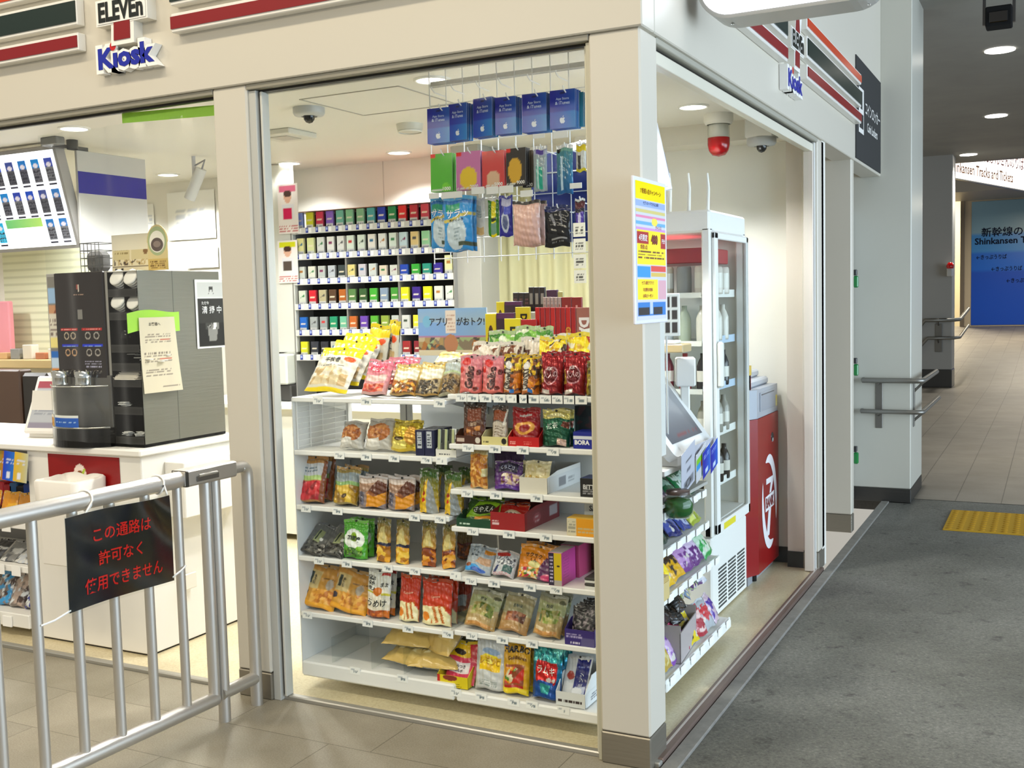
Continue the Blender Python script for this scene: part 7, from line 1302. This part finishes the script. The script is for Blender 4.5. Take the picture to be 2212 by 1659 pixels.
row('s1', [('#a82c3c', '#e0b0b4', 'red sweet packet'), ('#b83a48', '#2c2c5a', 'crimson sweet packet'), ('#23234e', '#8a8ab0', 'navy gum packet'), ('#2c2650', '#c8b0b8', 'dark violet gum packet'), ('#16603c', '#b4d0c0', 'green gum packet'), ('#1e7446', '#d8e4dc', 'bright green gum packet'), ('#145238', '#c8d8d0', 'dark green gum packet')], .53, 1.38, .125, .135, .022, 'top sweet shelf', 46, 4, grp='packets on the top sweet shelf')
row('s2', [('#c83c28', '#e8d8c8', 'orange red sweet packet'), ('#1f5a34', '#7a9a6a', 'green sweet packet'), ('#1a3c2c', '#4a6a54', 'dark green sweet packet'), ('#1a2464', '#5a64a0', 'navy sweet packet'), ('#3a4a8a', '#b4bcd8', 'blue sweet packet'), ('#9aa43a', '#d8dc8a', 'lime sweet packet')], .53, 1.38, .145, .13, .025, 'second sweet shelf', 46, 3, 230, grp='packets on the second sweet shelf')
row('s3', [('#c8a028', '#e8d470', 'yellow candy bag'), ('#d8b41c', '#f0dc50', 'bright yellow candy bag'), ('#d0a81c', '#3a2c20', 'yellow and brown candy bag'), ('#7a4a8a', '#c0a0c8', 'purple candy bag'), ('#6a3a7a', '#d8c8dc', 'dark purple candy bag'), ('#3a9a54', '#c8dcc8', 'green clear candy bag')], .55, 1.40, .15, .14, .04, 'third sweet shelf', 38, 3, 250, grp='bags on the third sweet shelf')
k = thing('candy_tray', 'tan carton tray on the third sweet shelf beside the corner pillar', 'display box', (-.25, .62, SC_['s3'])); MB().box(-.09, .09, -.05, .05, 0, .09, '#c8ac6c', .001).build('tray_base', 'card', k); MB().box(.0905, .092, -.048, .048, .005, .07, '#d8c084').build('front_panel', 'card', k)
row('b', [('#b8a050', '#d8cc9a', 'tan candy bag'), ('#8a5aa8', '#d0b8d8', 'violet candy bag'), ('#a83a5c', '#7a4aa0', 'pink violet candy bag'), ('#d8c41c', '#3a2c14', 'yellow candy bag'), ('#a8404c', '#e8d0cc', 'red white candy bag'), ('#b8bcc0', '#c04a50', 'silver candy bag'), ('#d8c4d0', '#5a3a9a', 'white purple candy bag')], .56, 1.34, .12, .13, .03, 'bottom sweet shelf', 28, 1, 270, grp='bags on the bottom sweet shelf')
k = thing('candy_carton', 'open grey carton heaped with black sweets on the bottom sweet shelf', 'display box', (-.27, .86, SC_['b']), rot=(0, 0, R(6)))
q = MB(); q.box(-.12, .12, -.15, .15, 0, .004, '#b8b0b0').box(.116, .12, -.15, .15, 0, .12, '#b4aaaa').box(-.12, -.116, -.15, .15, 0, .17, '#b4aaaa').box(-.12, .12, -.15, -.146, 0, .15, '#a89e9e').box(-.12, .12, .146, .15, 0, .15, '#a89e9e'); q.build('tray_base', 'card', k)
for i in range(26):
    c = ['#1a1614', '#2a221c', '#3a2c22', '#14110f', '#4a3a44'][i % 5]
    sidepack('small black wrapped sweet bag in the open grey carton', .74+.24*((i*0.37) % 1), SC_['b']+.10+.05*((i*0.61) % 1), -.33+.15*((i*0.53) % 1), .09, .08, .025, [('f', c), ('blobs', 0, 1, 0, 1, .15, [c, '#0e0c0a', '#4a3c30', c], i)], 300+i, rs.uniform(30, 70), rs.uniform(50, 130), cat='sweet packet', grp='black sweet bags in the open carton', seal=c)
for i in range(8):
    c = ['#c8bca8', '#7a9a3a', '#e0dcd4', '#8a9ab0', '#b8c0a0', '#3a8a4a', '#6a4a9a', '#d0d4dc'][i]
    sidepack('pale %s candy bag lying at the far end of the bottom sweet shelf, %s of eight' % ('mixed' if i % 2 else 'printed', ORD[i]), 1.04+.045*i, SC_['b']+.13+.01*(i % 3), -.26+.02*(i % 2), .11, .11, .03, [('f', c), ('blobs', 0, 1, 0, 1, .16, [c, '#e4e0e4', '#6a4a78', c, '#d8d0a0'], i+40)], 340+i, rs.uniform(25, 60), rs.uniform(70, 110), grp='pale candy bags at the far end', seal=c)
# candy jar
zj = zat(1112, -.33, .86)
k = thing('candy_jar', 'round clear jar of green sweets with a dark lid behind the top sweet shelf', 'jar', (xat(1464, .86, .80), .86, zj))
MB().lathe([(.0, .0), (.045, .0), (.06, .02), (.063, .06), (.055, .085), (.045, .095)], '#ffffff', 28).build('glass', 'acrylic', k)
MB().lathe([(.0, .004), (.042, .004), (.056, .022), (.059, .055), (.045, .075), (0, .082)], '#145a22', 24).build('sweets', 'gloss', k); MB().lathe([(.046, .094), (.047, .108), (0, .111)], '#4a3a34', 24).build('lid', 'plastic', k)
MB().box(-.46, -.22, .75, 1.385, .685, .699, '#b4b2ac', .002).build('shelf_board', 'paint', gC)
# payment terminal with hanging leaflets
k = thing('payment_terminal', 'white self-checkout terminal with slanted screen behind the side window', 'terminal', (0, 0, 0))
A = at(1460, 980, 'x', -.2); B = at(1530, 945, 'x', -.2); A[2] = B[2] = (A[2]+B[2])/2
T3 = at(1436, 818, 'y', float(B[1])); up = np.array([T3[0]-B[0], 0, T3[2]-B[2]]); Hs = np.linalg.norm(up); up = up/Hs
ex = np.array([0, 1.0, 0]); L_ = B[1]-A[1]
def Pt_(a, b, d=0.0): return A+np.atleast_1d(a)[:, None]*ex+np.atleast_1d(b)[:, None]*up+np.atleast_1d(d)[:, None]*np.cross(ex, up)
q = MB(); q.prism(rr(L_/2+.035, Hs/2+.02, .03), lambda a, b, d: Pt_(a+L_/2, b+Hs/2, d)[0], -.04, 0, '#e4e4e2'); q.build('housing', 'plastic', k)
q = MB(); paint(q, lambda a, b, d: Pt_(a+.02, b+.035, d+.001), L_-.04, Hs-.06, [('vg', '#62646a', '#9a9da0'), ('ln', .3, .95, .08, .26, 4, '#7a5a5c', 4), ('e', .1, .55, .1, .06, '#c4c8e0')], 20, 20); q.build('screen', 'screen', k)
q = MB(); pr_ = [(B[0]-.03, B[2]-.02), (T3[0]-.02, T3[2]-.05), (T3[0]-.12, T3[2]-.05), (B[0]-.24, B[2]-.02)]
q.prism(pr_, lambda a, b, d: np.array([a, d, b]), float(A[1])+.03, float(B[1])+.10, '#e2e2e0'); q.prism([(B[0]-.0, B[2]-.06), (B[0]-.0, B[2]-.02), (B[0]-.26, B[2]-.02), (B[0]-.26, B[2]-.06)], lambda a, b, d: np.array([a, d, b]), float(A[1])+.02, float(B[1])+.13, '#dcdcda'); q.build('stand', 'plastic', k)
kk = thing('card_reader', 'white keypad reader on a short post above the slanted screen', 'card reader', (-.31, 1.36, 1.18), R(20)); MB().box(-.04, .045, -.04, .06, -.062, .062, '#e6e5e2', .006).build('body', 'plastic', kk); q = MB(); paint(q, flat((.0455, -.03, -.05), (0, 1, 0), (0, 0, 1)), .08, .10, [('f', '#c4c6c4'), ('ln', .1, .9, .55, .9, 2, '#8a908c', 3), ('dots', .4, .95, .1, .5, .18, .3, '#5a8ab0')], 14, 18); q.build('keypad', 'plastic', kk); MB().box(-.02, .02, -.012, .022, -.30, -.06, '#e2e2de', .006).build('post', 'plastic', kk)
# leaflets and gift cards hanging below the terminal
def leaf(lab, c0, w_, h_, ops, tilt=12, name='leaflet', cat='leaflet', grp=None):
    q = MB().box(0, .001, 0, w_, -h_, 0, '#dcdcdc'); paint(q, flat((.0014, 0, -h_), (0, 1, 0), (0, 0, 1)), w_, h_, ops, 14, 24); o = q.build(name, 'card', None, tuple(float(v) for v in c0), (R(tilt), R(6), 0)); tag(o, lab, cat, grp); return o
X_ = -.165
leaf('long white leaflet strip with grey marks hanging at the left below the terminal', at(1471, 985, 'x', X_), .17, .185, [('f', '#c9cad4'), ('r', .3, .75, .68, .74, '#5a5a60'), ('r', .38, .7, .42, .5, '#7a7c88'), ('r', .2, .9, .05, .28, '#8a8c94'), ('ring', .5, .16, .22, .1, .4, '#3c3e44')], 16)
leaf('leaflet with green blue and red blocks hanging below the terminal', at(1503, 985, 'x', X_+.004), .13, .13, [('f', '#d4d4d8'), ('r', .05, .95, .62, .8, '#8ac03a'), ('r', .05, .5, .38, .62, '#3a9ad0'), ('r', .5, .95, .38, .62, '#c85a34'), ('poly', [(.5, .1), (.8, .3), (.6, .05)], '#4ab0a0')], 18)
for j, (px, py) in enumerate(((1517, 980), (1534, 968))): leaf('blue gift card with pale mark hanging below the terminal, %s of two' % ('left', 'right')[j], at(px, py, 'x', X_+.01), .10, .125, [('f', '#142a9a'), ('hg', 0, 1, 0, 1, '#12209a', '#2470c4'), ('ln', .2, .8, .7, .84, 2, '#a8b8e8', j), ('r', .3, .65, .1, .28, '#d0dcf0')], 20, 'gift_card', 'gift card', 'blue gift cards below the terminal')
leaf('grey header card of the leaflet hooks below the terminal', at(1500, 962, 'x', X_-.004), .30, .05, [('f', '#c4c4cc'), ('ln', .2, .8, .3, .7, 1, '#9a9aa4', 2)], 0)
tag(MB().box(-.45, -.215, .80, 1.44, float(A[2])-.085, float(A[2])-.062, '#d8d6cf', .003).build('terminal_ledge', 'paint'), 'white ledge carrying the checkout terminal', 'ledge')
p = at(1452, 745, 'y', 1.25); tag(MB().box(p[0]-.25, p[0]+.07, 1.18, 1.30, p[2]-.03, p[2]+.005, '#c8b080', .004).box(p[0]-.23, p[0]+.03, 1.19, 1.28, p[2]+.005, p[2]+.02, '#f0ece4', .003).box(p[0]-.20, p[0]-.18, 1.22, 1.24, .86, p[2]-.03, '#8a8a88').build('wooden_tray', 'satin'), 'small wooden tray with papers seen past the corner pillar', 'tray')
p = at(1450, 680, 'y', .95); kk = thing('price_card', 'white framed card with a grid of dark squares beside the campaign plate', 'price card', p, R(28)); q = MB().box(-.065, .035, 0, .006, -.085, .085, '#f4f4f0', .004); paint(q, flat((-.06, -.0005, -.08), (1, 0, 0), (0, 0, 1)), .09, .16, [('f', '#f0efe8')]+[('r', .06+.32*i, .30+.32*i, .06+.32*j, .3+.32*j, '#4a4038') for i in range(3) for j in range(3)], 24, 30); q.build('card', 'card', kk); MB().tube([(-.02, .003, -.085), (-.02, .003, -.65)], .004, '#c8c8c4', 8).build('stem', 'satin', kk)
# ================================================================== DISPLAY FRIDGE
FX0, FX1, FY0, FY1 = -.84, -.25, 1.555, 2.165
t = thing('display_fridge', 'tall white glass display fridge behind the side window', 'fridge', (0, 0, 0))
FW = '#eeede8'
z1 = .405; z2 = 1.892
MB().box(FX0, FX1-.006, FY0, FY1, .02, z1-.006, FW, .008).build('lower_case', 'paint', t)
q = MB()
for i in range(3):
    ya = FY0+.10+.165*i
    for j in range(11): q.box(FX1-.0065, FX1-.0045, ya, ya+.135, .05+.018*j, .059+.018*j, '#4a4a48')
q.build('vent_slots', 'matte', t)
q = MB()
for (x, y) in ((FX0+.02, FY0+.02), (FX1-.02, FY0+.02), (FX0+.02, FY1-.02), (FX1-.02, FY1-.02)): q.box(x-.02, x+.02, y-.02, y+.02, z1, z2-.08, FW, .006)
q.box(FX0, FX1, FY0, FY1, z2-.10, z2, FW, .01).box(FX0, FX1-.004, FY0, FY1, z1-.002, z1+.06, FW, .008); q.build('frame', 'paint', t)
MB().box(FX0+.04, FX1-.04, FY1-.012, FY1-.004, z1+.06, z2-.1, '#d9dad2').build('back_panel', 'paint', t)
MB().box(FX0+.03, FX1-.03, FY0+.006, FY0+.010, z1+.06, z2-.1, '#ffffff').build('glass_side', 'glass', t)
q = MB(); d0, d1 = FY0+.02, FY1-.01
q.box(FX1+.001, FX1+.018, d0, d1, z2-.13, z2-.1, FW, .004).box(FX1+.001, FX1+.018, d0, d1, z1+.012, z1+.06, FW, .004).box(FX1+.001, FX1+.018, d0, d0+.05, z1+.012, z2-.1, FW, .004).box(FX1+.001, FX1+.018, d1-.035, d1, z1+.012, z2-.1, '#c8c9c4', .004); dr = q.build('door', 'paint', t)
MB().box(FX1+.004, FX1+.010, d0+.05, d1-.035, z1+.06, z2-.13, '#ffffff').build('door_glass', 'glass', dr)
MB().box(FX1+.016, FX1+.045, d0+.005, d0+.045, 1.09, 1.30, '#e4e3da', .01).build('handle', 'plastic', dr)
q = MB(); paint(q, flat((FX1+.0185, d0+.10, z1+.018), (0, 1, 0), (0, 0, 1)), .20, .03, [('f', '#d8cc4a'), ('ln', .1, .9, .3, .7, 1, '#8a7a2c', 2)], 24, 4); q.build('sticker', 'paper', dr)
ZF = (.62, .86, 1.08, 1.30, 1.52)
for z in ZF:
    q = MB().box(FX0+.05, FX1-.05, FY0+.03, FY1-.03, z-.012, z-.006, '#b8bab4').box(FX1-.052, FX1-.046, FY0+.04, FY1-.04, z-.02, z+.016, '#e6e6e0' if z != 1.30 and z != 1.08 else '#bcd0e4').box(FX0+.05, FX1-.05, FY0+.025, FY0+.03, z-.02, z+.004, '#dcdcd4'); q.build('shelf', 'paint', t)
lamp('fridge_lamp', 'AREA', (-.55, 1.86, z2-.12), 1.2, (.95, 1, .95), .3)
q = MB()
for yy, pz in ((FY0+.03, 0),): pass
items = [(.62, ['#6a6440', '#3a3428', '#8a7a3a', '#c8b04a', '#54483a', '#2c2620']), (.86, ['#9aa07c', '#8a8a74', '#b4b49c', '#a8a884', '#7a7a6c', '#9a968a']), (1.08, ['#8a1c24', '#5a1a20', '#1c1a1c', '#6a2c34', '#a8484c', '#2c2a2a']), (1.30, ['#3a2a8a', '#4a3a9a', '#2c2470', '#c8ccd0', '#b8c4b0', '#d8d4c8']), (1.52, ['#2a2a2c', '#1c1c1e', '#3a3a3c', '#c4b49c', '#8a8a88', '#d0c8bc'])]
for z, cs in items:
    for k in range(6):
        x = FX0+.10+.085*k; c = cs[k]
        prof = [(0, 0), (.027, 0), (.029, .01), (.029, .11), (.02, .135), (.012, .15), (.012, .17), (0, .17)] if z < 1.5 else [(0, 0), (.032, 0), (.034, .01), (.034, .12), (.03, .13), (0, .13)]
        o = MB().lathe(prof, [lin(c)*0+0 and c or c]*len(prof) if False else c, 16).lathe([(.0295, .04), (.0295, .09)] if z < 1.5 else [(.0345, .03), (.0345, .1)], '#d8d4c8' if k % 2 else c, 16).build('bottle' if z < 1.5 else 'can', 'gloss', None, (x, FY0+.09, z-.005)); tag(o, '%s %s, %s from the left in front on the fridge shelf, %s' % (cname(c), 'bottle' if z < 1.5 else 'can', ORD[k], {.62: 'lowest', .86: 'second lowest', 1.08: 'middle', 1.30: 'second highest', 1.52: 'highest'}[z]), 'bottle' if z < 1.5 else 'can', 'drinks in the display fridge')
        for b in (1, 2, 3):
            if k == 5: c2 = o.copy(); COL.objects.link(c2); c2.location.y += .11*b; c2['label'] = '%s %s behind the rightmost one on the fridge shelf, %s, %s back' % (cname(c), 'bottle' if z < 1.5 else 'can', {.62: 'lowest', .86: 'second lowest', 1.08: 'middle', 1.30: 'second highest', 1.52: 'highest'}[z], ORD[b])
tag(MB().box(FX0+.06, FX1-.06, FY0+.12, FY1-.1, 1.66, 1.73, '#a8262a', .004).build('red_carton', 'card'), 'flat red carton on the drinks at the top of the fridge', 'carton')
for k, px in enumerate((1446, 1487, 1528)):
    y = FY0+.06; x = xat(px, y, 1.95); zt = zat(374, x, y); k_ = thing('antenna_rod', 'white rod standing on the fridge, %s of three' % ('left', 'middle', 'right')[k], 'rod', (x, y, z2), group='white rods on the fridge'); MB().tube([(0, 0, 0), (0.004, 0, (zt-z2)*.6), (0.0, 0, zt-z2)], [.0095, .0085, .005], '#f4f2ea', 10).build('rod', 'paint', k_)
# ================================================================== CASH MACHINE
AX = -.232; AY0, AY1 = 2.315, 2.765
t = thing('cash_machine', 'red cash machine with grey top and white logo beside the fridge', 'cash machine', (0, 0, 0))
RED = '#8c0309'
pr = [(AX, AY0+.0), (AX, AY1-.02), (AX-.36, AY1-.02), (AX-.36, AY0-.13), (AX-.10, AY0-.13)]
pr = [(AX, AY0), (AX, AY1), (AX-.40, AY1), (AX-.40, AY0-.13), (AX-.06, AY0-.13)]
zr0, zr1 = .055, .868
q = MB(); q.prism(pr, lambda a, b, d: np.array([a, b, d]), zr0, zr1, RED); q.build('red_cabinet', 'satin', t)
q = MB(); q.prism([(a-.004, b) for a, b in pr], lambda a, b, d: np.array([a, b, d]), zr1+.002, 1.02, '#a9adb6'); q.box(AX-.34, AX-.05, AY0-.05, AY1-.01, 1.02, 1.06, '#b4b8c0', .01).box(AX-.30, AX-.10, AY0+.1, AY1-.02, 1.06, 1.10, '#c4c8d0', .01); q.build('grey_top', 'satin', t)
q = MB().prism([(AX-.30, AY0-.1), (AX-.02, AY0-.1), (AX-.02, AY0-.06), (AX-.30, AY0-.06)], lambda a, b, d: np.array([a, b, d]), 1.02, 1.10, '#a9adb6'); q.build('fascia_edge', 'satin', t)
q = MB().box(AX-.12, AX-.02, AY0-.14, AY0-.05, 1.021, 1.15, '#b02420', .004).box(AX-.02, AX-.018, AY0-.14, AY0-.05, 1.10, 1.15, '#d8b43a'); q.build('red_block', 'card', t)
q = MB().box(AX-.004, AX+.001, AY0+.06, AY1-.05, .90, 1.0, '#9ca0aa', .002).box(AX+.001, AX+.003, AY0+.08, AY1-.1, .985, .99, '#3a3c44'); paint(q, flat((AX+.0012, AY1-.06, .90), (0, 1, 0), (0, 0, 1)), .035, .06, [('f', '#d8c84a'), ('poly', [(.1, .1), (.9, .1), (.5, .9)], '#e8e4b0')], 8, 10); q.build('control_panel', 'satin', t)
MB().lathe([(0, .004), (.022, .004), (.026, 0)], '#2a2a2c', 20, axis='x', o=(AX, AY1-.14, .74)).lathe([(0, .006), (.01, .006), (.012, 0)], '#b8b8b8', 16, axis='x', o=(AX, AY1-.14, .725)).build('lock', 'gloss', t)
Pm = flat((AX+.001, 0, 0), (0, 1, 0), (0, 0, 1)); Pq = P1(Pm)
q = MB(); W_ = '#f2f0f4'
yc_, zc_ = AY0+.235, .40
def oval(rx, rz, th0, th1, t_, n=40):
    o_ = [(yc_+rx*cos(a), zc_+rz*sin(a)) for a in np.linspace(th0, th1, n)]; i_ = [(yc_+(rx-t_*abs(sin((a-th0)/(th1-th0)*pi))**.6)*cos(a), zc_+(rz-t_*1.2*abs(sin((a-th0)/(th1-th0)*pi))**.6)*sin(a)) for a in np.linspace(th1, th0, n)]; return o_+i_
for th0, th1 in ((-.5, 2.1), (2.64, 5.24)):
    pts = oval(.165, .255, th0, th1, .055)
    n = len(pts)//2
    for i in range(n-1): q.add([Pq(*pts[i], .001), Pq(*pts[i+1], .001), Pq(*pts[-2-i], .001), Pq(*pts[-1-i], .001)], [[0, 1, 2, 3]], lin(W_))
for pts in ([(-.07, .13), (.08, .13), (.08, .10), (.035, .045), (-.0, .045), (.03, .10), (-.07, .10)], [(-.02, -.04), (.03, -.04), (-.01, -.18), (-.07, -.18)]):
    q.prism([(yc_+a, zc_+b) for a, b in pts], lambda a, b, d: Pq(a, b, d), 0, .0015, W_)
q.prism([(yc_-.09, zc_-.045), (yc_+.10, zc_-.035), (yc_+.10, zc_+.045), (yc_-.09, zc_+.035)], lambda a, b, d: Pq(a, b, d), 0, .0015, W_)
text(q, 'BANK', flat((AX+.001, 0, 0), (0, 1, 0), (0, 0, 1)), yc_+.004, zc_, .055, '#7a2430', .17, bold=.03, d=.003)
q.build('logo', 'satin', t)
MB().box(AX-.38, AX-.03, AY0-.1, AY1-.02, .012, zr0, '#9a9ea6', .002).build('plinth', 'satin', t)
MB().lathe([(0, 0), (.018, 0), (.018, .03), (0, .03)], '#1a1a1a', 14, o=(AX-.03, AY0+.0, .02)).build('foot', 'matte', t)
# goods on the shelf unit at far left under the counter
for k, (x, c, nm) in enumerate(((-3.36, '#d8a018', 'amber'), (-3.24, '#d49a14', 'golden'), (-3.13, '#c89010', 'ochre'))):
    pouch('yellow_pouch', '%s yellow pouch on the third shelf below the counter' % nm, 'pouch', .11, .13, .03, [('f', c), ('blobs', 0, 1, .1, .6, .2, [c, '#b8841c', '#e0b43a'], k)], (x, .2, .546), 14, seed=400+k, seal=c, nu=20, nv=20, group='yellow pouches below the counter')
for k, (x, c, nm) in enumerate(((-3.38, '#3a3a3c', 'black flat pack'), (-3.27, '#8a8a88', 'grey flat pack'), (-3.17, '#c8ccd0', 'silver flat pack'), (-3.11, '#2a6ab8', 'blue and white pack'))):
    pouch('flat_pack', '%s on the second shelf below the counter' % nm, 'pack', .10, .13, .02, [('f', c), ('blobs', 0, 1, 0, .6, .2, [c, '#d8d8d4', c, '#5a5c60'], k)], (x, .2, .342), 55, seed=410+k, seal=c, nu=16, nv=16)
for k, (x, c, nm) in enumerate(((-3.33, '#4a9ac4', 'pale blue crumpled bag'), (-3.23, '#b8a89c', 'brown and clear bag'), (-3.12, '#1c2a8a', 'dark blue bag'))):
    pouch('crumpled_bag', '%s on the bottom shelf below the counter' % nm, 'bag', .12, .16, .06, [('f', c), ('blobs', 0, 1, 0, .9, .15, [c, '#d8dcdc', '#4a3a34', c, '#8a8078'], k+3)], (x, .22, .122), 20, seed=420+k, seal=c, nu=20, nv=20)
leafw = .1
for k, (px, c, nm) in enumerate(((5, '#7ab03a', 'green and orange gift card'), (30, '#1c48b8', 'blue gift card with a pale mark'), (58, '#d8b43a', 'yellow and grey card'))):
    y = .17; x = xat(px, y, .83); q = MB().box(-.042, .042, 0, .001, -.135, 0, '#ccc'); paint(q, flat((-.042, -.0004, -.135), (1, 0, 0), (0, 0, 1)), .084, .135, [('hg', 0, 1, 0, 1, c, ['#d86a2a', '#3a90cc', '#c8c8b0'][k]), ('ln', .2, .8, .6, .8, 2, '#d8dce8', k), ('e', .4, .2, .15, .12, '#e8ecf4')], 12, 18)
    tag(q.build('gift_card', 'gloss', None, (x, y-.012*k, .875), (R(-4), R(6), R(4))), nm+' hanging under the counter edge at far left', 'gift card', 'gift cards under the counter edge')
for k, (px, c) in enumerate(((6, '#b82430'), (24, '#a01c24'), (36, '#2a5a8a'), (50, '#1c1c20'), (66, '#2a4a9a'))):
    x = xat(px, .3, .68); tag(MB().box(x-.03, x+.03, .28, .36, .58, .7-.01*(k % 2), c, .006).build('small_box', 'card'), '%s box on the upper shelf below the counter, %s from the left' % (cname(c), ORD[k]), 'box', 'boxes below the counter')
tag(MB().box(-4.5, -3.07, .16, .58, .565, .578, '#3a3834', .003).build('upper_board', 'satin'), 'dark upper board below the counter at far left', 'shelf board')
for o in list(bpy.data.objects):
    if o.type == 'MESH' and not o.data.polygons: bpy.data.objects.remove(o)
# keep every label to sixteen words
for o in bpy.data.objects:
    l = o.get('label')
    if not l: continue
    for a_, b_ in ((' picturing yellow cake slices', ' with cake slices'), (' in the pile behind the ', ' behind the '), (' with white upright lettering', ''), (' front card of the top row', ' front card'), (' with a round brown bun', ' with brown bun'), (' in the second row of hooks', ', second hook row'), (', second row of hooks', ', second hook row'), (' in the front row', ', front row'), (' standing in the ', ' in the '), (' lying at the far end of the bottom sweet shelf', ' at the far end of the bottom shelf'), (' of the right unit', ' at right'), (' from the corner pillar', ' from the pillar'), (' from the left', ' from left'), (' on the second shelf from the bottom', ' on the second lowest shelf'), (' in the row behind the ', ' behind the '), (' of the back rack', ' of the rack'), (' on the fridge shelf', ' on fridge shelf')):
        if len(l.split()) > 16: l = l.replace(a_, b_)
    if len(l.split()) > 16: print('LONG', l)
    o['label'] = l
